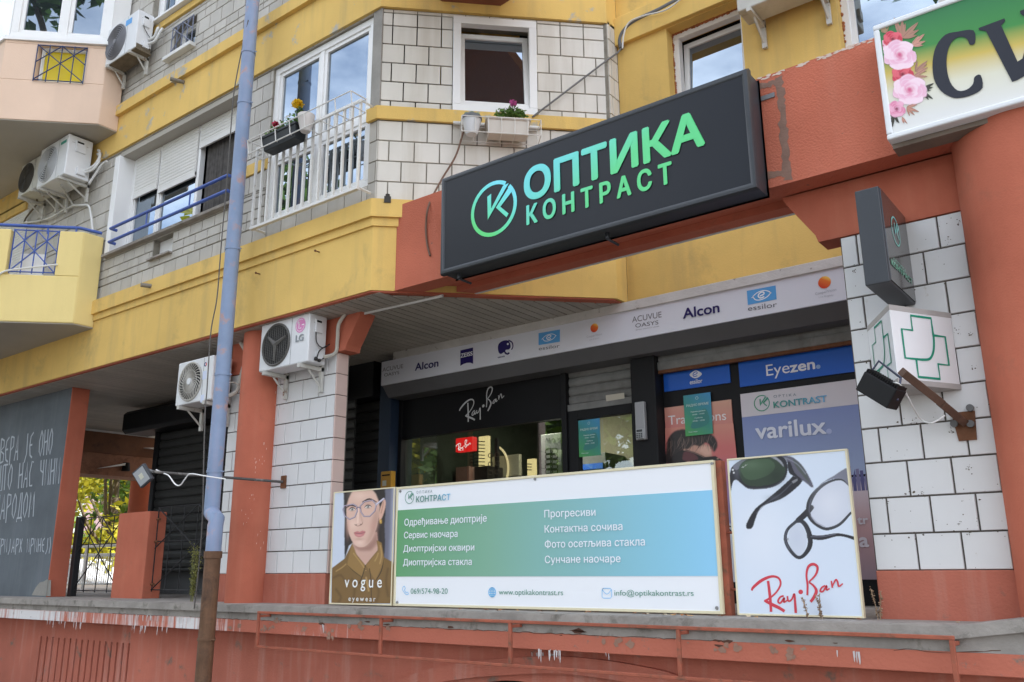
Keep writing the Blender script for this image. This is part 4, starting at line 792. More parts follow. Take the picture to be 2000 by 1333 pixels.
p = Pr(); Rr.out('glasses_print', T_, .002)

p = Pr(); script_RB(p, BN, [(p_[0], p_[1]) for p_ in zC((255, 1085), (700, 895), (912, 1040), (392, 1240))], (205, 62, 76), .003)
q = zC((183, 197), (208, 182), (228, 174), (190, 204)); script_RB(p, BN, [q[0], q[1], q[2], q[3]], (225, 225, 225), .006, 1.2); p.out('script_lettering', T_)
# ---- main shop sign
MS = YF(4.9); z4 = Zm(850, 130, 3.0769)
mu0, mu1, mz0, mz1 = -4.488, -1.818, 3.905, 4.752
T_ = thing('shop_sign', 'big anthracite sign with green cyan Cyrillic lettering on the red beam', 'sign', (-3.15, 5.0, mz0))
m = MB(); m.box(MS, mu0+.03, mu1-.03, mz0+.03, mz1-.03, -.19, -.012)
m.build('panel', surf('sign_face', (.012, .014, .019), .34, .06, 1.2, .02, 30, spec=.24), T_)
m = MB()
def bead(a, b, c, e):
    pr = [(-.2, .0), (-.2, .012), (-.06, .012), (-.055, .0), (-.02, .0), (-.004, .008), (0, .02), (-.004, .036), (-.014, .046), (-.014, .06), (-.2, .06)]
    O = [(a, c), (b, c), (b, e), (a, e)]; I = [(1, 1), (-1, 1), (-1, -1), (1, -1)]; rings = [[MS.P(o[0]+i[0]*w_, o[1]+i[1]*w_, d) for d, w_ in pr] for o, i in zip(O, I)]
    n = len(pr); vs = [v for r in rings for v in r]; m.add(vs, [(k*n+j, k*n+(j+1) % n, ((k+1) % 4)*n+(j+1) % n, ((k+1) % 4)*n+j) for k in range(4) for j in range(n)])
bead(mu0, mu1, mz0, mz1); m.build('frame', ANTH, T_, smooth=True)
m = MB()
for x, y_ in ((880, 545), (1172, 470)): u_, _ = MS.px(x, y_); m.cyl(MS.P(u_, mz0-.03, -.1), MS.P(u_, mz0+.01, -.1), .016); m.cyl(MS.P(u_, mz0-.03, -.1), MS.P(u_, mz0-.03, -.25), .01)
m.build('fixing_bolts', ANTH, T_, smooth=True)
m = MB(); u_, z_ = MS.px(1485, 170); m.box(MS, mu1-.02, mu1+.09, 4.60, 4.632, -.215, -.205); m.build('bracket', ink((130, 130, 132), .5, metal=.5), T_)
def zx(u_, z_): return (u_, z_)
ta, tb = MS.px(*z4((530, 808))[0]), MS.px(*z4((1620, 460))[0])
tg = grad('sign_gradient', (.55, 0, -1), [(ta[0]*.55-ta[1]-.45, (110, 222, 238)), (ta[0]*.55-ta[1]-.02, (106, 220, 214)), (ta[0]*.55-ta[1]+.42, (92, 216, 140)), (tb[0]*.55-tb[1]+.4, (86, 212, 120))], .35)
p = Pr()
h1 = hpx(MS, z4((728, 745))[0], z4((722, 572))[0]); p.text(MS, 'ОПТИКА', ta[0], tb[0], ta[1], h1, -.009, p.c(tg), .05, tb[1]-ta[1])
ka, kb = MS.px(*z4((545, 950))[0]), MS.px(*z4((1424, 692))[0]); h2 = hpx(MS, z4((545, 950))[0], z4((541, 848))[0])
p.text(MS, 'К О Н Т Р А С Т', ka[0], kb[0], ka[1], h2, -.009, p.c(tg), .045, kb[1]-ka[1]); p.out('lettering', T_)
p = Pr(); cu_, cz_ = MS.px(*z4((346, 852))[0]); r_ = hpx(MS, z4((335, 1020))[0], z4((356, 684))[0])/2
g2 = grad('logo_gradient', (.7, 0, 1), [(cu_*.7+cz_-r_*1.0, (90, 216, 122)), (cu_*.7+cz_, (98, 222, 190)), (cu_*.7+cz_+r_, (116, 226, 240))], .35)
logo(p, MS, cu_, cz_, r_, p.c(g2), -.009, .07); p.out('logo', T_)
# ---- fascia strip over the shop with makers' marks
HD = YF(6.64); z5 = Zm(700, 540, 3.636); z6 = Zm(1200, 480, 4.0); z3 = Zm(620, 560, 6.667)
T_ = thing('fascia_sign', 'long white fascia strip of eyewear makers marks above the shop windows', 'sign', (-4, 6.7, 3.6))
hz0, hz1 = 3.605, 3.875; hx0, hx1 = -6.932, -1.0
m = MB(); m.box(HD, hx0, hx1, hz0, hz1, -.02, 0); m.build('panel', ink((214, 216, 224), .4), T_)
m = MB(); m.box(HD, hx0+.19, hx1, hz1, hz1+.085, -.05, .015); m.build('top_trim', surf('peeling_white_trim', (.6, .58, .55), .7, .15, 4, .3, 50, c2=(.25, .22, .18), thr=(.6, .66), s2=6), T_, bevel=.004)
m = MB(); sd = Face((hx0, 0, 0), (0, 1, 0), (-1, 0, 0)); m.prism(Face((hx0, 0, 0), (0, 1, 0), (1, 0, 0)), [(6.66, hz0), (6.66, hz1), (7.05, hz1), (7.05, hz0-.12), (6.76, hz0-.12)], 0, -hx0-1.0)
m.build('shutter_housing', surf('grey_housing', (.115, .115, .12), .5, .1, 2, 0), T_)
p = Pr(); MARK = 'makers_lettering'; H = lambda zf, t, a, b, h, col, bold=0.: ptx(p, HD, zf, t, a, b, (a[0], a[1]-h), col, .002, bold)
GR_ = (112, 110, 114)
H(z3, 'ACUVUE', (848, 1112), (1118, 1062), 52, GR_); H(z3, 'OASYS', (870, 1175), (1066, 1140), 40, (92, 90, 96)); H(z3, 'Alcon', (1272, 1098), (1578, 1040), 92, NAVY, .03)
H(z6, 'ACUVUE', (140, 602), (370, 560), 44, GR_); H(z6, 'OASYS', (165, 642), (345, 615), 30, (92, 90, 96)); H(z6, 'Alcon', (538, 572), (824, 520), 76, NAVY, .03); H(z6, 'BRAND CONTACT LENSES', (168, 664), (350, 634), 6, GR_)
for zf, r4, et, eh, cc, cr, t1, t2 in ((z5, [(1280, 405), (1432, 378), (1432, 465), (1280, 490)], ((1282, 527), (1430, 505)), 24, (1676, 367), 31, ((1622, 439), (1730, 417)), ((1640, 457), (1712, 442))),
                         (z6, [(1035, 355), (1260, 312), (1268, 420), (1043, 465)], ((1045, 512), (1272, 478)), 38, (1642, 288), 48, ((1570, 388), (1735, 352)), ((1598, 410), (1712, 392)))):
    p.ppoly(HD, zf(*r4), .002, p.c((86, 158, 216))); cx, cy_ = sum(q[0] for q in r4)/4, sum(q[1] for q in r4)/4; s_ = (r4[1][0]-r4[0][0])/225
    p.out('makers_lettering', T_); p = Pr()
    eye = [(-78, 18), (-40, -22), (10, -38), (50, -30), (74, -18), (40, 22), (-10, 38), (-50, 30)]; sl_ = -.19
    E_ = lambda pts: zf(*[(cx+a*s_, cy_+(b+a*sl_*.6)*s_) for a, b in pts])
    p.pstroke(HD, E_([(-78, 14), (-40, -20), (10, -34), (50, -26), (74, -6)]), 7*s_/4*(4 if zf is z6 else 3.6)/4, .003, p.c(WHT), 3); p.pstroke(HD, E_([(-70, 0), (-50, 30), (-10, 36), (40, 20), (74, -14)]), 7*s_/4, .003, p.c(WHT), 3)
    p.pstroke(HD, E_([(-14, 6), (10, -2), (20, -14), (4, -24), (-20, -12), (-26, 8), (-8, 22), (20, 14)]), 10*s_/4, .0034, p.c(WHT), 3)
    H(zf, 'essilor', *et, eh, (88, 92, 100)); cu_, cz_ = HD.px(*zf(cc)[0]); r_ = hpx(HD, zf(cc)[0], zf((cc[0], cc[1]-cr))[0])
    p.disc(HD, cu_, cz_, r_, r_, .002, p.c(grad('orange_ball', (.6, 0, 1), [(cu_*.6+cz_-r_, (206, 62, 32)), (cu_*.6+cz_+r_*.4, (226, 116, 40)), (cu_*.6+cz_+r_, (246, 200, 90))])))
    H(zf, 'CooperVision', *t1, 20 if zf is z6 else 15, (168, 170, 178)); H(zf, 'Live Brightly', *t2, 13 if zf is z6 else 9, (176, 178, 186))
p.ppoly(HD, z5((725, 527), (815, 506), (816, 622), (795, 614), (770, 615), (745, 624), (725, 637)), .002, p.c(NAVY)); ptx(p, HD, z5, 'ZEISS', (728, 580), (813, 562), (728, 552), WHT, .003, .03)
p.ppoly(HD, z5((992, 520), (995, 485), (1020, 462), (1055, 455), (1075, 470), (1082, 500), (1070, 520), (1050, 522), (1044, 534), (1058, 546), (1066, 540), (1076, 546), (1062, 558), (1042, 552), (1034, 540), (1015, 552), (1000, 545)), .002, p.c(NAVY), 3)
p.pstroke(HD, z5((1066, 455), (1092, 470), (1098, 500), (1088, 522)), 2.6, .0022, p.c(NAVY), 3); p.ppoly(HD, z5((1056, 478), (1066, 474), (1068, 486), (1058, 488)), .003, p.c(WHT), 2); ptx(p, HD, z5, 'GROSS', (992, 583), (1040, 573), (992, 574), NAVY, .002, .03)
p.out('makers_lettering', T_)
# ---- flower shop sign at the top right
FS = YF(4.92); zf_ = Zm(1600, 0, 3.3325); fa = FS.px(1718, 160)[0]; fz0 = FS.px(1735, 274)[1]; fz1 = FS.px(1704, 52)[1]
T_ = thing('flower_shop_sign', 'white framed sign with painted roses and dark letters on green and gold', 'sign', (0, 5, fz0))
m = MB(); m.box(FS, fa+.03, 1.4, fz0+.03, fz1-.03, -.19, -.008)
m.build('panel', grad('green_gold_print', (.12, 0, 1), [(fz0-.02, (226, 226, 224)), (fz0+(fz1-fz0)*.22, (222, 220, 200)), (fz0+(fz1-fz0)*.4, (206, 182, 92)), (fz0+(fz1-fz0)*.56, (66, 140, 70)), (fz1, (44, 112, 78))]), T_)
m = MB()
for a, b, c, e in ((fa, 1.4, fz1-.034, fz1), (fa, 1.4, fz0, fz0+.034), (fa, fa+.034, fz0+.034, fz1-.034)): m.box(FS, a, b, c, e, -.195, .004)
m.build('frame', surf('white_aluminium', (.78, .8, .82), .4, .05, 3, 0), T_, bevel=.01, seg=3)
m = MB(); m.box(FS, fa+.01, 1.4, fz0-.03, fz0-.001, -.195, -.07); m.build('lower_tray', surf('brown_grey_tray', (.2, .16, .13), .7, .2, 5, .1, 60), T_)
p = Pr(); DK = (42, 44, 54)
K = lambda col, pts, d, sm=0: p.ppoly(FS, zf_(*pts), d, p.c(col), sm)
K(DK, [(1003, 196), (1014, 278), (980, 290), (962, 254), (920, 238), (870, 262), (836, 330), (828, 430), (850, 530), (900, 588), (960, 582), (1000, 545), (1010, 500), (1050, 488), (1062, 570), (1000, 615), (920, 636), (860, 632), (790, 590), (745, 510), (737, 400), (760, 300), (820, 225), (900, 205)], -.004, 3); p.out('letter', T_); p = Pr()
K(DK, [(1035, 182), (1205, 118), (1210, 136), (1184, 165), (1290, 400), (1322, 380), (1400, 110), (1360, 122), (1310, 90), (1305, 70), (1420, 30), (1450, 60), (1360, 480), (1290, 520), (1255, 532), (1085, 202), (1040, 195)], -.004, 0)
p.out('lettering', T_)
Rr = Raster(FS, zf_, [(392, 110), (770, 110), (770, 850), (470, 850)], 170, 300, (60, 120, 80)); rg = random.Random(17)
def rose(cx, cy_, r, cols):
    lo, mid, hi, core = cols
    for rr, n, sp in ((.62, 7, .56), (.42, 6, .46), (.24, 5, .34), (.1, 3, .22)):
        for i in range(n):
            a = 2*math.pi*i/n+rg.uniform(-.25, .25)+rr*3; px_, py_ = cx+r*rr*math.cos(a), cy_+r*rr*.85*math.sin(a); q = r*sp
            pl = [(px_+q*math.cos(t)*(1+.16*math.sin(3*t+i)), py_+q*.86*math.sin(t)*(1+.1*math.cos(2*t+i))) for t in [k*math.pi/8 for k in range(16)]]
            Rr.poly(mid if i % 2 else hi, pl, 2.2); Rr.blob(lo, cx+(px_-cx)*.55, cy_+(py_-cy_)*.55, q*.62, q*.55, .75)
            Rr.line(hi, [(px_+q*.9*math.cos(a+t), py_+q*.8*math.sin(a+t)) for t in (-.9, -.45, 0, .45, .9)], 4, 4, 3, .7)
    Rr.blob(core, cx, cy_, r*.22, r*.2, .9)
def leafs(cx, cy_, r, a0, n, col):
    for i in range(n):
        a = a0+(i-(n-1)/2)*.36; L0 = r*(.7+.3*((i*7) % 3)/2); ca, sa = math.cos(a), -math.sin(a); bend = rg.uniform(-.15, .15)
        pt = lambda q, w_: (cx+L0*(q*ca-(w_+bend*q)*sa), cy_+L0*(q*sa+(w_+bend*q)*ca))
        Rr.poly(col, [pt(0, 0), pt(.35, -.1), pt(.7, -.08), pt(1, 0), pt(.7, .1), pt(.35, .12)], 1.6, 4); Rr.line(tuple(int(v*.72) for v in col), [pt(0, 0), pt(.5, 0), pt(.95, 0)], 3, 2, 3, .8)
BR = (176, 132, 112); PK = [(232, 130, 172), (240, 190, 212), (250, 222, 234), (206, 70, 120)]; RD = [(150, 20, 46), (206, 62, 82), (230, 104, 118), (110, 10, 34)]
leafs(540, 250, 150, 1.1, 6, BR); leafs(430, 220, 90, 1.9, 5, (170, 140, 108)); leafs(600, 300, 120, .5, 4, (206, 150, 132)); leafs(625, 470, 110, .7, 4, BR); leafs(615, 500, 110, .1, 3, (190, 140, 122)); leafs(660, 590, 100, -.3, 6, (60, 58, 48)); leafs(570, 700, 90, -.3, 6, (196, 142, 124)); leafs(540, 760, 60, -1.2, 3, (206, 150, 132)); leafs(485, 740, 90, -1.7, 5, (62, 56, 44))
rose(415, 300, 34, PK); rose(480, 258, 58, RD); rose(545, 490, 66, RD); rose(525, 362, 100, PK); rose(590, 590, 100, PK); rose(505, 712, 54, [(190, 60, 110), (226, 136, 170), (240, 180, 204), (120, 20, 60)])
Rr.out('rose_print', T_, -.005, True)

# ---- blade sign
u_, zt_ = PL.px(1768, 422); zb_ = PL.px(1793, 595)[1]; yf = atX(1717, 359, u_).y; uth = YF(yf).px(1668, 371)[0]
T_ = thing('blade_sign', 'narrow dark projecting sign with faded ring logo above the white pharmacy box', 'sign', (u_, 5.33, zb_))
m = MB(); m.wbox(uth, u_-.006, yf, 5.33, zb_, zt_); m.build('box', ANTH, T_, bevel=.006)
BS = XF(u_); m = MB(); m.box(BS, yf+.012, 5.32, zb_+.012, zt_-.012, -.006, 0); m.build('panel', surf('glossy_dark_panel', (.05, .047, .046), .12, .05, 3, 0, spec=.8), T_)
p = Pr(); zz_ = Zm(1600, 350, 4.4425); cu_, cz_ = BS.px(*zz_((662, 456))[0]); ry = hpx(BS, zz_((690, 610))[0], zz_((634, 302))[0])*.42
ct = grad('faded_cyan_print', (0, 0, 1), [(zb_, (130, 190, 150)), (zt_, (120, 200, 205))]); logo(p, BS, cu_, cz_, (BS.px(*zz_((708, 560))[0])[0]-BS.px(*zz_((618, 350))[0])[0])*.5, p.c(ct), .002, .06)
a, b = BS.px(*zz_((624, 735))[0]), BS.px(*zz_((808, 930))[0]); hh = hpx(BS, zz_((624, 735))[0], zz_((620, 680))[0])
zm = (a[1]+b[1])/2; p.text(BS, 'КОНТРАСТ', a[0], b[0], zm, hh*.85, .002, p.c(ct), .02); p.text(BS, 'ОПТИКА', a[0]+.06, b[0]-.12, zm+hh*1.15, hh*.4, .002, p.c(ct)); p.out('lettering', T_)
# ---- three-sided pharmacy box
r0, r1 = PL.px(1858, 612), PL.px(1693, 640); zt_ = (r0[1]+r1[1])/2-.0; zb_ = PL.px(1877, 762)[1]; cx = (r0[0]+r1[0])/2; sd_ = r0[0]-r1[0]; hgt = sd_*.87
A_ = (r1[0], 5.325); B_ = (r0[0], 5.325); Cp = (cx, 5.325-hgt)
T_ = thing('pharmacy_box_sign', 'white three sided box sign with green outlined pharmacy crosses', 'sign', (cx, 5.33, zb_))
m = MB(); ins = lambda p_, k: (cx+(p_[0]-cx)*k, 5.325-hgt*.4+(p_[1]-5.325+hgt*.4)*k)
m.slab([ins(q, .985) for q in (A_, B_, Cp)], zb_+.03, zt_-.03); m.build('body', surf('milky_acrylic', (.78, .79, .8), .3, .03, 2, 0, spec=.5, c2=(.5, .4, .28), thr=(.68, .85), s2=4), T_, bevel=.004)
m = MB(); m.slab([A_, B_, Cp], zt_-.03, zt_); m.build('cap', surf('dull_aluminium_top', (.42, .4, .38), .5, .15, 5, 0), T_, bevel=.004); m = MB(); m.slab([A_, B_, Cp], zb_, zb_+.03); m.build('cap', surf('dull_aluminium', (.42, .4, .38), .5, .15, 5, 0), T_, bevel=.004)
for Pa, Pb in ((Cp, B_), (A_, Cp)):
    f_ = Face((Pa[0], Pa[1], 0), (Pb[0]-Pa[0], Pb[1]-Pa[1], 0), (Pb[1]-Pa[1], -(Pb[0]-Pa[0]), 0)); p = Pr(); g_ = p.c((22, 140, 112)); w_ = math.hypot(Pb[0]-Pa[0], Pb[1]-Pa[1]); hz = zt_-zb_
    Q = lambda pts: [((.5+a*.36)*w_, zb_+hz*.5+b*hz*.40) for a, b in pts]; d_ = .001
    p.stroke(f_, Q([(.42, .42), (.42, .98), (-.48, .98), (-.48, .5), (-.95, .5), (-.95, -.42), (-.2, -.42)]), .014, d_, g_); p.stroke(f_, catmull(Q([(-.25, -.42), (.12, -.36), (.34, -.08), (.42, .3), (.42, .5)]), 5, False), .014, d_+.0004, g_)
    p.stroke(f_, Q([(.42, .42), (.95, .42), (.95, -.5), (.46, -.5), (.46, -.98), (-.48, -.98), (-.48, -.42)]), .014, d_+.0002, g_)
    p.build('cross_print', p.mats, T_)
# ------------------------------------------------------------------ the optician's shop front
SG = YF(7.0); z7 = Zm(760, 700, 3.846); z8 = Zm(1240, 700, 4.0); zW = Zm(650, 700, 5.125)
SF = thing('storefront', 'dark shop front with black frames, window, glazed door and rolled up shutters', 'shop front', (-4.5, 7, FLZ))
SLAT = surf('charcoal_slats', (.04, .04, .038), .5, .1, 4, .05, 40); GALV = surf('dull_galvanised_slats', (.2, .2, .19), .5, .25, 6, .1, 40, c2=(.1, .09, .075), thr=(.55, .75), s2=4); RUST = surf('rust', (.16, .07, .035), .8, .3, 12, .3, 60)
NAVYP = surf('navy_post', (.02, .035, .065), .5, .1, 4, 0)
def slats(name, f, u0, u1, z0, z1, d, pitch, mat, parent, proud=.012):
    m = MB(); z = z1; g_ = Face(f.P(u0, 0, d), f.n, -f.u)
    while z > z0+.01:
        b = max(z0, z-pitch); m.prism(g_, [(0, b), (proud*.6, b+(z-b)*.12), (proud, b+(z-b)*.5), (proud*.7, z-(z-b)*.2), (0, z-(z-b)*.06), (-.006, z), (-.006, b)], 0, -(u1-u0)); z -= pitch
    return m.build(name, mat, parent)
def px_(x, y_, f=SG): return f.px(x, y_)
# left shutter, its box, navy corner post
a, b = px_(672, 800)[0], px_(755, 780)[0]
slats('roller_shutter', SG, a, b, FLZ, 3.545, 0, .118, SLAT, SF, .02)
m = MB(); m.box(SG, a-.35, a, FLZ, 3.545, -.1, .03); m.box(SG, b, b+.05, FLZ, 3.545, -.1, .03); m.build('shutter_rail', BLACK, SF, bevel=.004)
m = MB(); m.box(SG, a-.4, b-.0, 3.545, 3.97, -.1, .22); m.build('shutter_box', BLACK, SF, bevel=.01)
m = MB(); m.box(SG, b+.0501, px_(783, 780)[0], FLZ, 3.97, -.1, .16); m.build('corner_post', NAVYP, SF, bevel=.008)
# board over the window, frames
w0, w1 = px_(790, 800)[0], px_(1103, 780)[0]; bz0, bz1 = 3.045, 3.52
m = MB(); m.box(SG, w0, w1, bz0, bz1, -.05, .02); m.build('sign_board', surf('matt_black_board', (.009, .009, .010), .5, .1, 3, 0, spec=.2), SF)
m = MB(); m.box(SG, w0-.05, w1+.02, bz1, bz1+.07, -.05, .06); m.build('shutter_rail', GALV, SF, bevel=.006)
p = Pr(); BD = YF(6.98); q = [(a_[0], a_[1]) for a_ in z7((527, 394), (766, 216), (862, 284), (598, 478))]; script_RB(p, BD, q, (196, 196, 196), .003); p.out('script_lettering', SF)
m = MB()
m.box(SG, w0-.05, w0, FLZ, bz1, -.06, .04); m.box(SG, w1-.012, w1+.045, FLZ, 3.6, -.06, .05); m.box(SG, w0, w1-.012, FLZ, 1.7, -.06, .03)
gx0, gx1 = px_(1107, 760)[0], px_(1240, 740)[0]; dz_ = SG.px(1170, 793)[1]
m.box(SG, gx1, gx1+.03, FLZ, 3.55, -.06, .05)
dg0, dg1 = px_(1130, 830)[0], px_(1236, 830)[0]; dtop = SG.px(1170, 815)[1]
m.box(SG, w1+.0451, dg0, FLZ, dz_-.02, -.06, .02); m.box(SG, dg1, gx1, FLZ, dz_-.02, -.06, .02); m.box(SG, dg0, dg1, dtop, dz_-.02, -.06, .02); m.box(SG, dg0, dg1, FLZ, 1.6, -.06, .02)
m.build('frame', BLACK, SF, bevel=.004)
CG = clear_glass('shop_glass', .24, (.8, .87, .84))
m = MB(); m.box(SG, w0, w1-.012, 1.7, bz0, -.03, -.022); m.build('pane', CG, SF); dr = MB(); dr.box(SG, dg0, dg1, 1.6, dtop, -.03, -.022); dr.build('door_pane', clear_glass('door_glass', .13, (.8, .86, .82)), SF)
slats('roller_shutter', SG, gx0, gx1, dz_, 3.62, -.02, .09, GALV, SF, .014)
m = MB(); m.box(SG, gx0, gx1, dz_-.02, dz_+.045, -.03, .02); m.build('shutter_rail', GALV, SF, bevel=.004)
p = Pr(); q = z7((1636, 282), (1775, 262), (1778, 305), (1640, 327)); p.ppoly(SG, q, .023, p.c((188, 182, 166))); p.out('worn_sticker', SF)
p_ = MB(); pu0, pu1 = px_(1242, 700)[0]+.012, px_(1291, 700)[0]; p_.box(SG, pu0, pu1, FLZ, 3.7, -.1, .14); p_.build('pier', BLACK, SF, bevel=.006)
# right hand window: half-lowered shutter and window stickers
r0, r1 = px_(1285, 730)[0], -1.0; st = SG.px(1465, 700)[1]
slats('roller_shutter', SG, r0, r1, st+.03, 3.62, .04, .1, GALV, SF, .02); m = MB(); m.box(SG, r0, r1, st+.0, st+.075, .03, .075); m.build('shutter_rail', GALV, SF, bevel=.004); m = MB(); m.box(SG, r0, r1, st-.03, st-.0005, .03, .07); m.build('rusty_edge', RUST, SF)
m = MB(); m.box(SG, r0-.01, r1, FLZ, 3.7, -.06, -.012); m.build('window_frame', BLACK, SF)
def card(name, pts, col, d=.004, holder=SF):
    p = Pr(); p.ppoly(SG, pts, d, p.c(col)); return p.out(name, holder)
WS = thing('window_stickers', 'blue, salmon and grey lens adverts covering the right shop window', 'window stickers', (-2.8, 6.99, 1.5))
B1 = (28, 92, 190)
l1, r1_, b1, t1 = px_(1297, 750)[0], px_(1426, 735)[0], SG.px(1362, 757)[1], 3.36
l2 = px_(1444, 735)[0]; b2 = SG.px(1560, 741)[1]
m = MB(); m.box(SG, l1, r1_, b1, t1, -.011, .002); m.box(SG, l2, -1.2, b2, t1, -.011, .002); m.build('blue_strips', surf('blue_vinyl', (.012, .105, .5), .35, .05, 2, 0), WS)
p = Pr(); wt = (226, 228, 234)
p.ppoly(SG, z8((428, 130), (450, 108), (478, 95), (505, 106), (526, 124), (502, 148), (474, 158), (448, 150)), .004, p.c(wt), 3)
p.pstroke(SG, z8((462, 132), (488, 120), (484, 108), (466, 112), (456, 130), (464, 144), (490, 138)), 6/4, .005, p.c(B1), 3)
ptx(p, SG, z8, 'essilor', (432, 206), (530, 192), (432, 172), wt, .004, .02); ptx(p, SG, z8, 'Eye', (1030, 140), (1212, 113), (1030, 54), wt, .004); ptx(p, SG, z8, 'zen', (1215, 113), (1412, 82), (1215, 35), wt, .004, .04)
p.disc(SG, *SG.px(*z8((1434, 68))[0]), .018, .018, .004, p.c((140, 170, 214))); p.out('blue_strip_lettering', WS)
tl, tr = px_(1300, 840)[0], px_(1432, 840)[0]; tt = SG.px(1362, 789)[1]
m = MB(); m.box(SG, tl, tr, 1.5, tt, -.011, .002); m.build('salmon_poster', grad('salmon_print', (.15, 0, 1), [(1.5-.45, (226, 228, 234)), (1.95-.45, (222, 226, 236)), (1.97-.45, (150, 150, 196)), (2.3-.45, (168, 122, 160)), (2.62-.45, (206, 102, 106)), (tt-.45, (206, 158, 134))]), WS)
p = Pr(); K = lambda col, pts, d, sm=0: p.ppoly(SG, z8(*pts), d, p.c(col), sm)
ptx(p, SG, z8, 'Transitions', (264, 522), (716, 482), (264, 452), (228, 222, 220), .004)
p.out('salmon_lettering', WS)
Rr = Raster(SG, z8, [(238, 548), (770, 508), (800, 800), (244, 860)], 170, 95, (206, 120, 110)); yy = Rr.Y
for k, c_ in ((0, (212, 140, 122)), (.35, (208, 112, 108)), (1, (186, 104, 128))): Rr.blend(c_, np.clip((yy-(500+k*330))/160+.5, 0, 1)*(1 if k else 0)+(0 if k else 1))
Rr.poly((198, 150, 130), [(340, 760), (400, 690), (520, 660), (600, 690), (612, 790), (640, 900), (330, 880)], 4); Rr.poly((226, 180, 160), [(540, 680), (600, 700), (606, 756), (560, 760), (500, 720)], 8, 0, .8)
Rr.poly((46, 36, 34), [(240, 820), (248, 700), (258, 640), (292, 590), (330, 565), (400, 556), (500, 572), (590, 590), (632, 620), (654, 680), (626, 735), (600, 690), (560, 660), (520, 690), (470, 680), (420, 712), (380, 712), (330, 760), (290, 810)], 4, 3)
rg = random.Random(6)
for i in range(44):
    x = 250+i*9+rg.uniform(-6, 6); y_ = 600+rg.uniform(-25, 40)+abs(i-22)*1.2; ln = rg.uniform(60, 130); c_ = rg.choice(((104, 86, 78), (26, 20, 20), (78, 62, 56), (140, 116, 104)))
    Rr.line(c_, [(x, y_, 2), (x-10+rg.uniform(-12, 26), y_+ln*.5, 4), (x-22+rg.uniform(-20, 40), y_+ln, 1)], 4, 2, 3, .8)
Rr.poly((34, 24, 24), [(250, 815), (320, 748), (382, 708), (480, 736), (560, 772), (640, 766), (694, 800), (676, 862), (650, 832), (600, 812), (420, 806), (330, 840)], 2); Rr.poly((98, 52, 56), [(400, 730), (470, 748), (502, 790), (390, 800), (382, 760)], 3, 3); Rr.line((170, 130, 120), [(384, 718), (470, 740), (550, 775)], 4, 3, 3, .7)
for x, y_ in ((395, 716), (655, 785)): Rr.blob((220, 180, 150), x, y_, 7, 5, .8)
Rr.out('portrait_print', WS, .0042)
p = Pr(); zG = Zm(1000, 880, 4.0386); ptx(p, SG, zG, '„S', (1674, 660), (1735, 655), (1674, 600), (20, 20, 26), .004, .02); ptx(p, SG, zG, 'NA', (1672, 748), (1708, 747), (1672, 725), (30, 30, 36), .004); ptx(p, SG, zG, 'OT', (1690, 980), (1726, 979), (1690, 964), (60, 60, 66), .004); p.out('small_lettering', WS)
kl = px_(1448, 800)[0]; kt = SG.px(1556, 756)[1]; kb = SG.px(1560, 803)[1]
m = MB(); m.box(SG, kl, -1.3, kb, kt, -.011, .002); m.build('white_header', ink((206, 200, 204), .4), WS)
kb2 = SG.px(1688, 926)[1]
m = MB(); m.box(SG, kl, -1.3, kb2, kb-.001, -.011, .002); m.build('blue_grey_poster', grad('blue_grey_print', (0, 0, 1), [(kb2, (150, 164, 196)), (kb, (122, 136, 184))]), WS)
m = MB(); m.box(SG, kl, -1.3, 1.52, kb2-.02, -.011, .002); m.build('city_poster', grad('city_print', (0, 0, 1), [(1.52, (150, 130, 140)), (1.9, (190, 150, 150)), (2.2, (206, 190, 196)), (2.26, (96, 92, 140)), (kb2, (150, 160, 190))]), WS)
p = Pr(); rng = random.Random(3)
for i in range(14):
    u_ = -2.25+i*.03; p.poly(SG, [(u_, 2.18), (u_+.024, 2.18), (u_+.024, 2.26+rng.random()*.14), (u_, 2.26+rng.random()*.1)], .003, p.c((84, 82, 130) if i % 2 else (120, 114, 150)))
zK = Zm(1400, 860, 3.7029); ptx(p, SG, zK, 'tr', (1020, 608), (1100, 606), (1020, 548), (214, 206, 212), .004, .03); ptx(p, SG, zK, 'a', (1035, 772), (1104, 770), (1035, 675), (214, 206, 212), .004, .04); p.out('city_print', WS)
p = Pr(); lg2 = grad('optician_print', (1, 0, 0), [(px_(1475, 790)[0], (54, 140, 96)), (px_(1560, 790)[0], (70, 150, 160)), (px_(1616, 790)[0], (110, 176, 220))])
ptx(p, SG, z8, 'KONTRAST', (1086, 390), (1505, 340), (1086, 342), lg2, .004, .03); ptx(p, SG, z8, 'O P T I K A', (1086, 310), (1262, 295), (1086, 290), (96, 112, 124), .004)
cu_, cz_ = SG.px(*z8((993, 352))[0]); logo(p, SG, cu_, cz_, hpx(SG, z8((993, 352))[0], z8((993, 288))[0]), p.c(lg2), .004, .06)
ptx(p, SG, z8, 'varilux', (948, 632), (1500, 588), (948, 512), (222, 224, 234), .004, .03); p.disc(SG, *SG.px(*z8((1518, 572))[0]), .022, .022, .004, p.c((168, 178, 214))); p.out('lens_advert_lettering', WS)
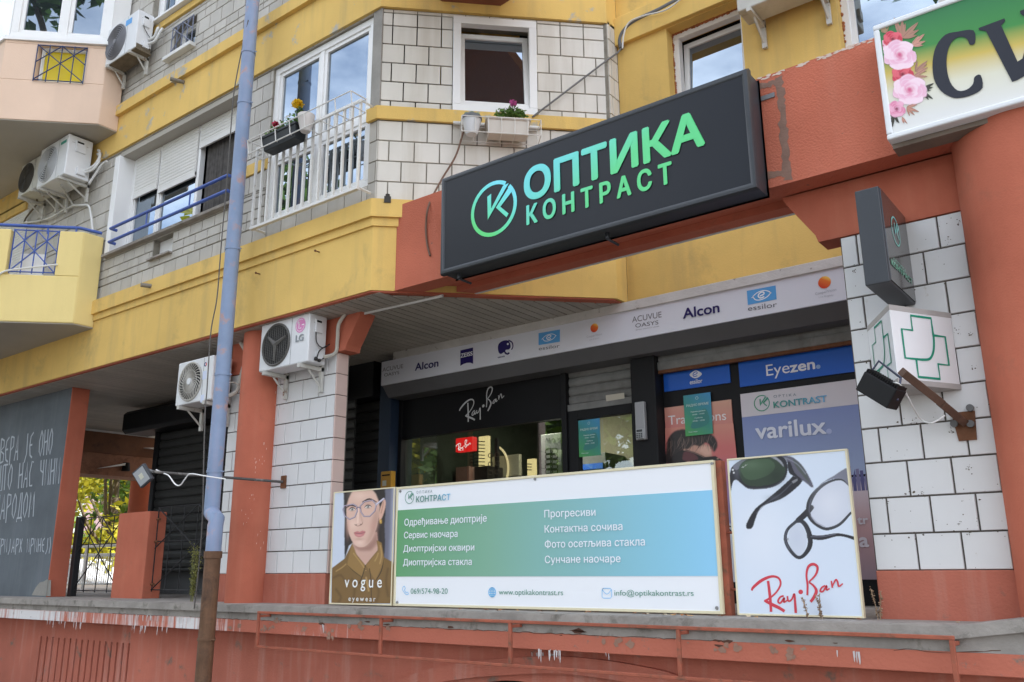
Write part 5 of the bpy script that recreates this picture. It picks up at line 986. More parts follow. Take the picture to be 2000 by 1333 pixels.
# opening hours notices
def notice(pts, zf, d, label, lines):
    q = zf(*pts); us = [SG.px(*a)[0] for a in q]; zs_ = [SG.px(*a)[1] for a in q]; u0, u1 = (us[0]+us[3])/2, (us[1]+us[2])/2; zt_, zb_ = (zs_[0]+zs_[1])/2, (zs_[2]+zs_[3])/2
    f_ = YF(7.0-d); t = thing('opening_hours_notice', label, 'notice', f_.P((u0+u1)/2, zb_), 'green and blue opening hours notices')
    m = MB(); m.box(f_, u0, u1, zb_, zt_, -.004, 0); m.build('card', grad('notice_print', (.8, 0, 1), [(u0*.8+zb_, (76, 160, 76)), ((u0+u1)*.4+(zb_+zt_)/2, (52, 140, 128)), (u1*.8+zt_, (60, 140, 190))]), t)
    p = Pr(); c_ = p.c((206, 226, 220)); W_ = u1-u0; H_ = zt_-zb_
    for tx, a, b, zc, h in lines: p.text(f_, tx, u0+a*W_, u0+b*W_, zb_+zc*H_, h*H_, .002, c_, .01)
    p.poly(f_, catmull([(u0+.2*W_, zb_+.2*H_), (u0+.5*W_, zb_+.5*H_), (u0+.8*W_, zb_+.62*H_), (u0+.9*W_, zb_+.3*H_), (u0+.6*W_, zb_+.18*H_)], 3), .0012, p.c((58, 128, 122)))
    p.ring(f_, u0+.5*W_, zb_+.9*H_, .03*H_, .038*H_, .002, c_, 16); p.out('lettering', t)
LN = [('РАДНО ВРЕМЕ', .1, .92, .71, .055), ('Радним данима', .25, .78, .56, .03), ('10:00 - 19:00', .3, .74, .49, .03), ('Субота', .38, .66, .4, .03), ('09:00 - 15:00', .3, .74, .33, .03), ('Улаз овде', .12, .45, .08, .025)]
notice([(383, 297), (597, 268), (618, 592), (408, 612)], z8, .02, 'green blue opening hours notice stuck over the salmon poster', LN)
notice([(1422, 478), (1585, 445), (1592, 728), (1433, 745)], z7, .008, 'green blue opening hours notice on the glass of the shop door', LN)
# keypad box on the pier
KF = YF(6.86); q = z7((1860, 336), (1930, 330), (1945, 613), (1880, 620)); us = [KF.px(*a) for a in q]; u0, u1, zb_, zt_ = us[0][0], us[1][0], (us[2][1]+us[3][1])/2, (us[0][1]+us[1][1])/2
T_ = thing('entry_phone', 'slim grey entry phone box with keypad on the black pier', 'entry phone', KF.P(u0, zb_))
m = MB(); m.box(KF, u0, u1, zb_, zt_, 0, .045); m.build('case', surf('grey_metal_case', (.34, .34, .34), .4, .1, 6, 0, metal=.3), T_, bevel=.006)
m = MB(); W_ = u1-u0; H_ = zt_-zb_; m.box(KF, u0+.12*W_, u1-.12*W_, zb_+.3*H_, zt_-.05*H_, .045, .05); m.build('door', ink((150, 150, 152), .4), T_, bevel=.003)
m = MB(); m.box(KF, u0+.1*W_, u1-.1*W_, zb_+.03*H_, zb_+.28*H_, .045, .06); m.build('keypad', ink((170, 172, 172), .4), T_, bevel=.004)
m = MB(); m.box(KF, u0+.2*W_, u1-.2*W_, zb_+.2*H_, zb_+.26*H_, .06, .062); [m.box(KF, u0+(.18+.23*i)*W_, u0+(.34+.23*i)*W_, zb_+(.05+.045*j)*H_, zb_+(.08+.045*j)*H_, .06, .064) for i in range(3) for j in range(3)]; m.build('keys', ink((60, 62, 64), .4), T_)
# yellow letter box on the corner post
LF = YF(6.84); u0, zb_ = LF.px(752, 952); u1, zt_ = LF.px(773, 921)[0], LF.px(762, 922)[1]
T_ = thing('letter_box', 'small yellow letter box with dark slot on the navy post', 'letter box', LF.P(u0, zb_-.08))
m = MB(); m.box(LF, u0, u1, zb_-.12, zt_, 0, .07); m.build('case', surf('ochre_yellow_metal', (.5, .25, .03), .45, .1, 6, 0), T_, bevel=.006)
m = MB(); m.box(LF, u0+.02, u1-.02, zt_-.05, zt_-.035, .07, .072); m.build('slot', DARK, T_); m = MB(); m.box(LF, u0+.03, u1-.07, zt_-.16, zt_-.1, .07, .0715); m.build('torn_label', ink((190, 186, 170)), T_)
# ------------------------------------------------------------------ inside the shop
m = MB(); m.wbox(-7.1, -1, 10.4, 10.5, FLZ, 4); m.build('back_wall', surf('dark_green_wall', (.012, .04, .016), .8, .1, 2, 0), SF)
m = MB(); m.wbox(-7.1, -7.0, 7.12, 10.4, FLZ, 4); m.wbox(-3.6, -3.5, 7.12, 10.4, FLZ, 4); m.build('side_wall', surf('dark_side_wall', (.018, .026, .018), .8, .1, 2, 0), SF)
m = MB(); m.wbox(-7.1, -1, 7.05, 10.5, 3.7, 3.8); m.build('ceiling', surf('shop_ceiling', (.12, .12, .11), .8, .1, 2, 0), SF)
def ibox(name, label, cat, px4, Y, dep, mat, extra=None):
    f_ = YF(Y); q = [f_.px(*a) for a in px4]; u0, u1 = q[0][0], q[1][0]; zt_ = (q[0][1]+q[1][1])/2; zb_ = (q[2][1]+q[3][1])/2
    t = thing(name, label, cat, f_.P(u0, zb_, 0)); m = MB(); m.box(f_, u0, u1, zb_, zt_, -dep, 0); m.build('body', mat, t, bevel=.004); return t, f_, u0, u1, zb_, zt_
t, f_, u0, u1, zb_, zt_ = ibox('light_box', 'glowing red light box with white script hanging inside the shop window', 'light box', z7((500, 604), (627, 588), (627, 692), (502, 706)), 7.5, .08, emit('red_glow', (.85, .015, .015), .62))
p = Pr(); q = [(a_[0], a_[1]) for a_ in z7((506, 668), (578, 612), (618, 644), (522, 694))]; script_RB(p, f_, q, emit('white_glow', (1, .9, .9), .75), .003, 1.3); p.out('script_lettering', t)
for i, (q, Y) in enumerate(((z7((672, 592), (742, 580), (742, 870), (672, 880)), 8.2), (z7((1036, 758), (1092, 754), (1092, 880), (1036, 885)), 8.6))):
    t, f_, u0, u1, zb_, zt_ = ibox('lit_shelf_panel', ('tall' if i == 0 else 'short')+' warm lit shelf panel with spectacles inside the shop, '+('right of the red light box' if i == 0 else 'left of the display stand'), 'shelf panel', q, Y, .05, emit('warm_panel_glow', (1, .72, .34), .62), )
    m = MB(); kx = u1-.1
    for j in range(9 if i == 0 else 3):
        zz_ = zb_+.06+j*(zt_-zb_-.1)/(9 if i == 0 else 3); m.tube([f_.P(kx+.10, zz_, .06), f_.P(kx-.02, zz_+.01, .1), f_.P(kx-.06, zz_-.02, .1)], .006, 5); m.tube([f_.P(kx-.07+.035*math.cos(a), zz_-.02+.025*math.sin(a), .1) for a in [k*math.pi/5 for k in range(11)]], .005, 5)
    m.build('spectacles', BLACK, t)
t, f_, u0, u1, zb_, zt_ = ibox('mirror_board', 'white framed board with a glowing ring light inside the shop', 'mirror', z7((770, 716), (974, 746), (974, 890), (770, 890)), 8.4, .06, ink((150, 146, 132), .5))
m = MB(); ce = f_.px(*z7((790, 800))[0]); m.tube([f_.P(ce[0]+.02+.22*math.cos(a), ce[1]-.06+.28*math.sin(a), .03) for a in [-1.3+k*.1 for k in range(26)]], .014, 8); m.build('ring_light', emit('ring_glow', (1, .72, .38), .5), t, smooth=True)
t, f_, u0, u1, zb_, zt_ = ibox('display_stand', 'silver rotating stand of spectacles with black letters behind the shop window', 'display stand', z7((1140, 570), (1291, 566), (1297, 900), (1140, 905)), 7.35, .2, surf('silver_stand', (.3, .3, .3), .35, .05, 4, 0))
p = Pr(); (a,), (b,), (c_,) = z7((1158, 618)), z7((1290, 618)), z7((1158, 600)); p.ptext(f_, '- M A X', a, b, c_, .004, p.c((20, 20, 22)), .01)
p.out('lettering', t); p = MB()
for j in range(6):
    for s_ in (0, 1):
        cu_, cz_ = f_.px(*z7((1212+40*s_, 702+38*j))[0]); p.tube([f_.P(cu_+.045*math.cos(k*math.pi/8), cz_+.032*math.sin(k*math.pi/8), .03) for k in range(17)], .006, 5)
    p.tube([f_.P(f_.px(*z7((1190, 690+38*j))[0])[0], f_.px(*z7((1190, 690+38*j))[0])[1], .03), f_.P(f_.px(*z7((1274, 690+38*j))[0])[0], f_.px(*z7((1274, 690+38*j))[0])[1], .03)], .005, 5)
p.build('spectacles', BLACK, t)
t, f_, u0, u1, zb_, zt_ = ibox('display_cube', 'pinkish display cube on a dark shelf in the shop window', 'display cube', z7((500, 822), (600, 812), (600, 930), (500, 935)), 7.9, .25, ink((126, 96, 88), .5))
t, f_, u0, u1, zb_, zt_ = ibox('shelf_unit', 'dark shelf unit behind the display cube in the shop', 'shelf', z7((600, 806), (738, 822), (738, 930), (600, 935)), 8.0, .3, ink((30, 26, 26), .5))
t, f_, u0, u1, zb_, zt_ = ibox('counter', 'grey counter with a blue edge behind the shop door', 'counter', z7((1440, 740), (1622, 690), (1622, 850), (1440, 860)), 7.9, .4, ink((92, 92, 96), .5)); m = MB(); q = z7((1442, 822), (1612, 806)); a, b = f_.px(*q[0]), f_.px(*q[1]); m.box(f_, a[0], b[0], a[1]-.03, a[1]+.03, 0, .02); m.build('blue_edge', ink((30, 80, 170)), t)
sf = YF(8.3); q = [sf.px(*a) for a in z7((1610, 440), (1830, 410), (1830, 830))]; m = MB(); m.box(sf, q[0][0]-.05, q[1][0]+.2, FLZ, q[0][1]+.3, -.05, 0); tag(m.build('beige_screen', surf('beige_screen', (.22, .2, .15), .7, .1, 2, 0)), 'beige wall screen seen through the glass of the shop door', 'screen')
# ceiling lights that give the shop its dim glow
for x in (-6.0, -4.6):
    l = bpy.data.lights.new('shop_lamp', 'AREA'); l.energy = 9; l.size = .5; l.color = (1, .85, .65); o = bpy.data.objects.new('shop_lamp', l); C.objects.link(o); o.location = (x, 8.6, 3.66)
l = bpy.data.lights.new('window_lamp', 'AREA'); l.energy = 26; l.size = .2; l.color = (1, .9, .75); o = bpy.data.objects.new('window_lamp', l); C.objects.link(o); o.location = (-5.4, 7.3, 3.4)
rg = random.Random(21)
for i in range(3):
    xx = (-6.3, -5.75, -5.35)[i]; t = thing('frame_rack', 'dark rack of spectacles in the shop window, '+('left of the red light box', 'right of the tall lit panel', 'beside the display stand')[i], 'rack', (xx, 7.9+.3*i, 2.0), 'racks of spectacles in the shop'); m = MB(); m.wbox(xx-.02, xx+.02, 7.9+.3*i, 7.94+.3*i, 1.4, 3.1); m.build('post', BLACK, t); m = MB()
    for j in range(11):
        zz_ = 1.9+j*.1
        for s_ in (-1, 1): m.tube([Vector((xx+s_*.05+.035*math.cos(a), 7.86+.3*i, zz_+.025*math.sin(a))) for a in [k*math.pi/5 for k in range(11)]], .005, 5)
    m.build('spectacles', ink(rg.choice(((60, 50, 44), (120, 110, 100), (150, 90, 60))), .3), t)
# ------------------------------------------------------------------ passage on the left
P7 = YF(6.8)
PS = thing('passage_shutter', 'closed charcoal roller shutter with bulky black box beside the passage', 'shutter', (-11.2, 6.8, FLZ))
xa_, xb_ = P7.px(304, 900)[0], -7.5; zt_ = 3.56
slats('slats', P7, xa_+.1, xb_, 1.62, zt_, 0, .118, SLAT, PS, .022)
m = MB(); m.box(P7, xa_, xa_+.1, FLZ, zt_, -.12, .05); m.build('rail', BLACK, PS, bevel=.006)
m = MB(); g_ = Face(P7.P(P7.px(280, 820)[0], 0, 0), (0, -1, 0), (1, 0, 0)); m.prism(g_, [(-.1, zt_), (.26, zt_), (.31, zt_+.05), (.31, zt_+.28), (.26, zt_+.33), (-.1, zt_+.33)], 0, 4.4); m.build('shutter_box', BLACK, PS, bevel=.01)
m = MB(); m.wbox(xa_, -7.95, 6.93, 9.5, FLZ, 3.95); tag(m.build('passage_wall', surf('dark_grey_render', (.1, .1, .1), .8, .1, 2, .1)), 'dark rendered side wall of the shop along the passage', 'wall')
# panel with hand-painted lines, and its orange end
MW = thing('mural_panel', 'grey wall panel with white hand painted Cyrillic lines and orange end', 'wall', (-12, 5.4, FLZ))
m = MB(); m.wbox(-16, -11.33, 5.33, 5.555, FLZ-.02, 4.05)
m.build('panel', surf('grey_mural_paint', (.125, .145, .165), .75, .22, 1.4, .15, 60, streak=((.2, .215, .235), .5, 6), c2=(.3, .27, .24), thr=(.72, .78), s2=3), MW)
m = MB(); m.wbox(-11.329, -11.31, 5.328, 5.557, FLZ-.02, 4.05); m.build('orange_end', ORANGE, MW, bevel=.004)
MF = YF(5.33); zM = Zm(0, 780, 4.1667); p = Pr(); CH_ = p.c((164, 172, 182))
def gl(pts, w_=11): p.pstroke(MF, zM(*pts), w_*1.5/4.1667, .002+.00003*len(p.f) % .003, CH_)
GL = {'В': [[(0, 0), (0, 1)], [(0, 1), (.5, .9), (.5, .65), (0, .5), (.55, .35), (.5, .05), (0, 0)]], 'Е': [[(.5, 1), (.12, .85), (0, .5), (.15, .1), (.5, 0)], [(0, .5), (.4, .52)]], 'Р': [[(0, -.15), (.05, 1)], [(.05, 1), (.5, .95), (.5, .6), (.05, .45)]], 'А': [[(-.05, 0), (.35, 1), (.5, 0)], [(.05, .35), (.45, .35)]],
      'Ј': [[(.35, 1), (.35, .2), (.05, -.15)]], 'О': [[(.28, 1), (.0, .6), (.02, .2), (.25, 0), (.5, .35), (.5, .8), (.28, 1)]], 'Н': [[(0, 0), (0, 1)], [(.5, 0), (.5, 1)], [(0, .5), (.5, .55)]], 'Ш': [[(0, 1), (0, 0), (.7, 0), (.7, 1)], [(.35, 0), (.35, 1)]], 'Т': [[(.28, 0), (.28, 1)], [(0, 1), (.6, 1)]],
      'С': [[(.5, .95), (.25, 1), (.0, .55), (.1, .05), (.5, .05)]], 'Ч': [[(0, 1), (.05, .6), (.45, .5)], [(.45, 1), (.45, 0)]], 'И': [[(0, 1), (0, 0), (.5, 1), (.5, 0)]], 'Д': [[(.1, 0), (.3, 1), (.5, 1), (.5, 0)], [(-.08, -.15), (-.05, 0), (.62, 0), (.62, -.15)]], 'М': [[(0, 0), (.08, 1), (.33, .3), (.6, 1), (.62, 0)]],
      'П': [[(0, 0), (0, 1), (.5, 1), (.5, 0)]], 'Х': [[(0, 0), (.5, 1)], [(0, 1), (.5, 0)]], '(': [[(.3, 1.1), (.1, .5), (.3, -.1)]], ')': [[(0, 1.1), (.2, .5), (0, -.1)]]}
def graffiti(s, x0, y0, x1, y1, h0, h1, lw=10):
    n = len(s)-1
    for i, ch in enumerate(s):
        if ch == ' ': continue
        k = i/n; x = x0+(x1-x0)*k; y_ = y0+(y1-y0)*k; h = h0+(h1-h0)*k; w_ = (x1-x0)/n*1.25
        for st in GL[ch]: gl([(x+a*w_+b*h*.07, y_-b*h-a*w_*.16) for a, b in st], lw)
graffiti('ВЕРА ЈЕ ОНО', 0, 522, 395, 452, 200, 210); graffiti('ШТО НАС ЧИНИ', -22, 748, 452, 692, 205, 212); graffiti('НАРОДОМ', -40, 985, 235, 962, 200, 205); graffiti('(ПАТРИЈАРХ ИРИНЕЈ)', -118, 1252, 402, 1245, 110, 112, 8)
p.out('painted_lettering', MW); m = MB(); m.ppoly(MF, [(62, 1163), (70, 1148), (78, 1138), (86, 1136), (92, 1132), (100, 1134), (99, 1165)], .002); m.build('broken_plaster', CEMENT, MW)
# low orange pillars, gate, lattice, far column, bridge-like beam
m = MB(); q = YF(5.5); u0, u1, zt_ = q.px(226, 1080)[0], q.px(285, 1080)[0], 2.29; m.wbox(-10.13, -9.46, 5.5, 5.72, FLZ-.02, zt_)
tag(m.build('low_pillar', ORANGE, bevel=.01), 'low square orange pillar between the two iron lattices', 'pillar')
IRON = surf('black_iron', (.02, .02, .022), .5, .1, 8, 0)
T_ = thing('iron_gate', 'black iron lattice gate left of the low orange pillar', 'gate', (-11.0, 5.6, FLZ)); gx = YF(5.6)
a, b = gx.px(150, 1080)[0], -10.14; m = MB(); lattice(m, gx, a, b, 1.40, 2.28, 0, .007, 3); m.tube([gx.P(a, 1.95, 0), gx.P(b, 1.95, 0)], .007, 6); m.build('lattice', IRON, T_)
m = MB(); m.box(gx, a-.05, a+.035, FLZ, 2.3, -.04, .04); m.build('post', IRON, T_, bevel=.005)
T_ = thing('iron_lattice', 'black iron lattice between the low pillar and the tiled pillar', 'fence', (-8.9, 5.6, FLZ)); m = MB(); lattice(m, gx, -9.44, -7.86, 1.42, 2.33, 0, .007, 5); m.tube([gx.P(-9.44, 1.95, 0), gx.P(-7.86, 1.95, 0)], .007, 6); m.build('lattice', IRON, T_)
m = MB()
for zz_ in (1.48, 1.95, 2.2): m.tube([gx.P(-9.47, zz_, .0), gx.P(-9.40, zz_, .0)], .014, 6)
m.build('hinges', RUST, T_)
c = MB(); fc = at(287, 950, 9.2); c.cyl((fc.x, 9.2, 0), (fc.x, 9.2, 5), .3, n=32); tag(c.build('far_column', ORANGE, smooth=True), 'round orange column standing behind the low pillar at the back', 'column')
BR_ = surf('brown_facing', (.17, .075, .04), .75, .2, 3, .2, 30, c2=(.09, .045, .03), thr=(.55, .7), s2=5)
FBm = thing('far_beam', 'two brown stepped beams crossing the back of the passage', 'beam', (-14, 8, 3.5))
va, vb = atZ(150, 836, 3.95), atZ(305, 854, 3.95); du = (vb-va).normalized(); fB = Face((va.x, va.y, 0), (du.x, du.y, 0), (du.y, -du.x, 0))
z_a, z_b = fB.px(220, 888)[1], fB.px(220, 930)[1]
m = MB(); m.box(fB, -1.2, 2.2, z_a, 3.95, -.5, .0); m.build('upper_beam', BR_, FBm, bevel=.01); m = MB(); m.box(fB, -1.2, 2.2, z_b, z_a-.001, -.55, .02); m.build('lower_beam', surf('light_brown_facing', (.3, .14, .085), .75, .2, 3, .2, 30, c2=(.16, .07, .045), thr=(.5, .7), s2=6), FBm, bevel=.01)
m = MB(); m.box(fB, -1.2, 2.2, 3.925, 3.965, .0, .03); m.build('edge_trim', PVC_OLD, FBm)
for x0_, y0_, x1_, y1_ in ((187, 916, 240, 909), (278, 876, 311, 879)):
    a, b = fB.px(x0_, y0_), fB.px(x1_, y1_); t = thing('strip_lamp', 'thin white strip lamp '+('under the lower brown beam, with a dark holder' if x0_ == 187 else 'on the upper brown beam beside the shutter'), 'lamp', fB.P(*a, .1)); m = MB(); m.prism(fB, [(a[0], a[1]), (b[0], b[1]+.03), (b[0], b[1]-.01)], .02, .1); m.build('shade', PVC, t)
    if x0_ == 187: m = MB(); m.cyl(fB.P(b[0]+.03, b[1]-.1, .06), fB.P(b[0]+.03, b[1]+.04, .06), .07, .05, 12); m.build('holder', DARK, t, smooth=True)
# ------------------------------------------------------------------ air conditioners
ACW = surf('ac_white_steel', (.72, .73, .74), .4, .06, 3, 0, spec=.5, c2=(.42, .4, .36), thr=(.66, .85), s2=3)
ACD = surf('ac_dusty_steel', (.56, .55, .5), .55, .12, 4, 0, c2=(.3, .27, .22), thr=(.55, .75), s2=5)
GUNK = surf('dirt_crust', (.16, .13, .09), .95, .3, 12, .6, 60); FIN = surf('dark_coil', (.03, .03, .032), .6, .2, 30, .2, 90)
GRILLE = surf('grey_plastic_grille', (.2, .2, .215), .5, .1, 6, 0); STEELB = surf('painted_bracket', (.55, .54, .5), .5, .15, 8, 0, c2=(.2, .09, .05), thr=(.6, .68), s2=9)
def ac(label, x0, x1, yf, yb, z0, z1, wall, style, mat=ACW, fan=.38, grille=None, loc=None):
    t = thing('air_conditioner', label, 'air conditioner', ((x0+x1)/2, wall, z0)); W_, H_ = x1-x0, z1-z0; f_ = YF(yf); sd = XF(x1); grille = grille or GRILLE
    m = MB(); m.wbox(x0, x1, yf, yb, z0, z1); m.build('casing', mat, t, bevel=.014, seg=3)
    cx, cz, r = x0+W_*fan, (z0+z1)/2, H_*.42
    g = MB(); g.disc(f_, cx, cz, r, r, .0015, 0, 40); g.build('fan_opening', FIN, t)
    g = MB()
    def circ(rr, rt, d): g.tube([f_.P(cx+rr*math.cos(a), cz+rr*math.sin(a), d) for a in [k*math.pi/18 for k in range(37)]], rt, 6, 0, False)
    circ(r*1.02, .012, .004)
    if style == 'rings':
        for k in range(1, 9): circ(r*k/8.6, .008, .012)
        for k in range(4): a = k*math.pi/4; g.tube([f_.P(cx-r*math.cos(a), cz-r*math.sin(a), .008), f_.P(cx+r*math.cos(a), cz+r*math.sin(a), .008)], .004, 5)
        g.disc(f_, cx, cz, r*.16, r*.16, .024)
    elif style == 'swirl':
        for k in range(30):
            a = k*2*math.pi/30; g.tube([f_.P(cx+r*q*math.cos(a+(1-q)*.75), cz+r*q*math.sin(a+(1-q)*.75), .012) for q in (.22, .4, .6, .8, 1.)], .0055, 5)
        circ(r*.62, .004, .012)
    else:
        for k in range(13): u_ = -r+2*r*(k+.5)/13; h_ = (r*r-u_*u_)**.5; g.tube([f_.P(cx+u_, cz-h_, .006), f_.P(cx+u_, cz+h_, .006)], .0028, 4)
        for k in range(24): v_ = -r+2*r*(k+.5)/24; h_ = (r*r-v_*v_)**.5; g.tube([f_.P(cx-h_, cz+v_, .006), f_.P(cx+h_, cz+v_, .006)], .002, 4)
        for k in range(3): a = k*2.1+.4; g.tube([f_.P(cx, cz, .003), f_.P(cx+r*.8*math.cos(a), cz+r*.8*math.sin(a), .003)], [.03, .012], 6)
    g.build('fan_grille', grille, t)
    if style == 'swirl': g = MB(); g.cyl(f_.P(cx, cz, .008), f_.P(cx, cz, .024), r*.2, r*.18, 20); g.build('fan_hub', mat, t, smooth=True)
    m = MB(); m.box(f_, cx+r*1.12, cx+r*1.12+.004, z0+.01, z1-.01, 0, .0012); m.box(sd, yf+.05*1, yb-.05, z0+H_*.82, z0+H_*.825, 0, .002); m.build('seams', ink((110, 110, 110)), t)
    m = MB(); D_ = yb-yf; m.box(sd, yf+.3*D_, yf+.72*D_, z0+.62*H_, z0+.9*H_, 0, .02); m.build('terminal_cover', mat, t, bevel=.006)
    m = MB(); m.box(sd, yf+.34*D_, yf+.6*D_, z0+.83*H_, z0+.87*H_, .02, .024); m.build('hand_grip', DARK, t)
    m = MB(); m.box(sd, yf+.45*D_, yf+.8*D_, z0+.08*H_, z0+.26*H_, 0, .03); m.build('valve_plate', mat, t, bevel=.006)
    for k in (.14, .86):
        br = MB(); bx = x0+W_*k; br.wbox(bx-.02, bx+.02, yf-.02, wall, z0-.042, z0-.004); br.wbox(bx-.02, bx+.02, wall-.03, wall-.001, z0-.24, z0+.1)
        br.tube([Vector((bx, yf+.1, z0-.04)), Vector((bx, wall-.01, z0-.2))], .012, 4)
        br.build('bracket', STEELB, t)
    return t, f_, sd
def hose(mb, pts, r): mb.tube(catmull([tuple(p) for p in pts], 6, False), r, 8)
LAG = surf('pipe_lagging', (.52, .49, .43), .8, .15, 12, .3, 60); CORD = surf('dark_cable', (.03, .03, .03), .5, .1, 6, 0)
# unit by the tiled pillar
t, f_, sd = ac('white air conditioner with black mesh fan and pink round emblem above the column', -6.984, -6.254, 5.048, 5.26, 3.486, 3.958, 5.32, 'mesh', fan=.345, grille=ink((86, 84, 80), .5))
zL = Zm(490, 600, 9.522); p = Pr(); cu_, cz_ = f_.px(*zL((925, 340))[0]); r_ = hpx(f_, zL((915, 478))[0], zL((935, 202))[0])/2; PKC = (214, 132, 184)
p.disc(f_, cu_, cz_, r_, r_, .002, p.c(PKC), 28); wi = p.c((240, 236, 238)); p.ring(f_, cu_, cz_, r_*.76, r_*.84, .003, wi, 30, 60, 350); p.stroke(f_, [(cu_-.02*1, cz_+r_*.5), (cu_-.02, cz_-r_*.4), (cu_+r_*.2, cz_-r_*.4)], .010, .003, wi); p.stroke(f_, [(cu_+r_*.3, cz_), (cu_+r_*.8, cz_)], .010, .0032, wi); p.disc(f_, cu_-r_*.38, cz_+r_*.42, r_*.12, r_*.12, .003, wi, 10)
ptx(p, f_, zL, 'LG', (834, 652), (982, 618), (834, 538), (150, 156, 160), .003, .05); p.out('emblem', t)
m = MB(); hose(m, [sd.P(5.21, 3.55, .03), sd.P(5.3, 3.6, .09), (-6.13, 5.29, 3.72), (-6.1, 5.27, 3.86), (-6.05, 5.3, 3.96)], .018); m.build('hose', LAG, t, smooth=True)
m = MB(); hose(m, [sd.P(5.12, 3.80, .012), sd.P(5.13, 3.68, .02), sd.P(5.2, 3.64, .03), sd.P(5.27, 3.69, .04)], .005); hose(m, [sd.P(5.14, 3.53, .02), sd.P(5.15, 3.6, .04), sd.P(5.22, 3.66, .05)], .006); hose(m, [sd.P(5.18, 3.52, .02), sd.P(5.24, 3.56, .05), sd.P(5.3, 3.58, .07)], .005); m.ball(sd.P(5.13, 3.525, .02), .02, 5); m.ball(sd.P(5.17, 3.515, .02), .018, 5); m.build('cable', CORD, t, smooth=True)
# unit behind the drainpipe
t, f_, sd = ac('white air conditioner with swirl fan grille partly hidden by the drainpipe', -8.368, -7.732, 5.03, 5.26, 3.31, 3.778, 5.32, 'swirl', fan=.40, grille=ink((176, 172, 164), .5))
p = Pr(); zU = Zm(330, 680, 8.887); u_, z_ = f_.px(*zU((637, 285))[0]); p.ring(f_, u_, z_, .012, .024, .002, p.c((40, 56, 120)), 16, 60, 300); p.ring(f_, u_, z_, .010, .024, .0025, p.c((214, 64, 60)), 10, 300, 410); p.box(f_, u_-.035, u_+.03, z_-.16, z_-.07, .0, .002, p.c((206, 214, 234))); p.box(f_, u_-.035, u_+.02, z_-.40, z_-.32, .0, .002, p.c((206, 214, 234))); p.out('stickers', t)
m = MB(); hose(m, [sd.P(5.2, 3.36, .03), sd.P(5.27, 3.42, .1), (-7.6, 5.29, 3.6), (-7.55, 5.29, 3.8), (-7.6, 5.25, 3.93)], .022); hose(m, [sd.P(5.15, 3.45, .02), sd.P(5.2, 3.5, .1), sd.P(5.28, 3.46, .14), sd.P(5.3, 3.36, .16)], .008); m.build('hose', LAG, t, smooth=True)
# three units on the left facade
t, f_, sd = ac('dusty white air conditioner with ringed grey fan, high between bay and small window', -10.26, -9.515, 4.714, 4.93, 7.95, 8.5, 4.96, 'rings', fan=.33)
p = Pr(); zq = Zm(190, 10, 9.5238); p.ppoly(f_, zq((540, 300), (655, 225), (645, 330), (530, 405)), .002, p.c((86, 160, 222))); p.out('sticker', t)
m = MB(); m.wbox(-10.2, -9.5, 4.72, 4.93, 7.935, 7.949); m.box(sd, 4.73, 4.92, 7.95, 8.02, .0, .006); m.build('dirt', GUNK, t)
m = MB(); hose(m, [sd.P(4.88, 8.14, .01), sd.P(4.9, 8.15, .1), sd.P(4.9, 8.24, .16), sd.P(4.93, 8.28, .12), sd.P(4.95, 8.3, .08)], .018); hose(m, [sd.P(4.87, 8.07, .01), sd.P(4.9, 8.08, .12), sd.P(4.92, 8.2, .2), sd.P(4.95, 8.26, .18)], .018); m.build('hose', PVC_OLD, t, smooth=True)
m = MB(); hose(m, [sd.P(4.79, 8.34, .015), sd.P(4.8, 8.26, .02), sd.P(4.88, 8.17, .02), sd.P(4.94, 8.15, .01)], .004); m.build('cable', CORD, t)
t, f_, sd = ac('large white air conditioner under the peach bay, in front of a darker one', -11.43, -10.674, 4.58, 4.90, 6.525, 7.09, 4.96, 'rings', fan=.33, grille=ink((178, 180, 182), .5))
p = Pr(); zq = Zm(20, 250, 6.345); p.ppoly(f_, zq((632, 185), (704, 140), (698, 178), (628, 220)), .002, p.c((60, 150, 130))); p.out('sticker', t)
m = MB()
for k in (0, .05): hose(m, [sd.P(4.82, 6.62+k*.5, .02), sd.P(4.88, 6.66+k, .12), sd.P(4.92, 6.78+k, .17), sd.P(4.94, 6.9+k, .1), sd.P(4.95, 6.93+k, .04)], .016)
hose(m, [sd.P(4.9, 6.5, .02), sd.P(4.92, 6.6, .1), sd.P(4.94, 6.72, .22), sd.P(4.95, 6.74, .32)], .016); m.build('hose', PVC_OLD, t, smooth=True)
m = MB(); q = [(128, 376), (140, 392), (146, 402)]; hose(m, [(-11.0, 4.7, 6.5), F.P(*F.px(140, 392), .02), F.P(*F.px(147, 402), .02), F.P(*F.px(163, 402), .02), F.P(*F.px(176, 404), .02), F.P(*F.px(181, 425), .02), F.P(*F.px(184, 455), .02)], .013); m.build('drain_hose', PVC_OLD, t, smooth=True)
m = MB(); hose(m, [F.P(*F.px(147, 402), .015), F.P(*F.px(125, 412), .015), F.P(*F.px(98, 427), .015), F.P(*F.px(60, 435), .015), F.P(*F.px(40, 434), .015)], .012); m.build('branch_hose', PVC_OLD, t, smooth=True)
t, f_, sd = ac('darker dusty air conditioner behind the large one under the peach bay', -12.08, -11.53, 4.62, 4.90, 6.60, 7.07, 4.96, 'rings', mat=ACD, fan=.36, grille=ink((60, 56, 50), .6))
m = MB(); hose(m, [(-11.9, 4.8, 6.58), F.P(*F.px(75, 402), .03), F.P(*F.px(55, 425), .02), F.P(*F.px(50, 436), .02)], .012); m.build('drain_hose', GUNK, t, smooth=True)
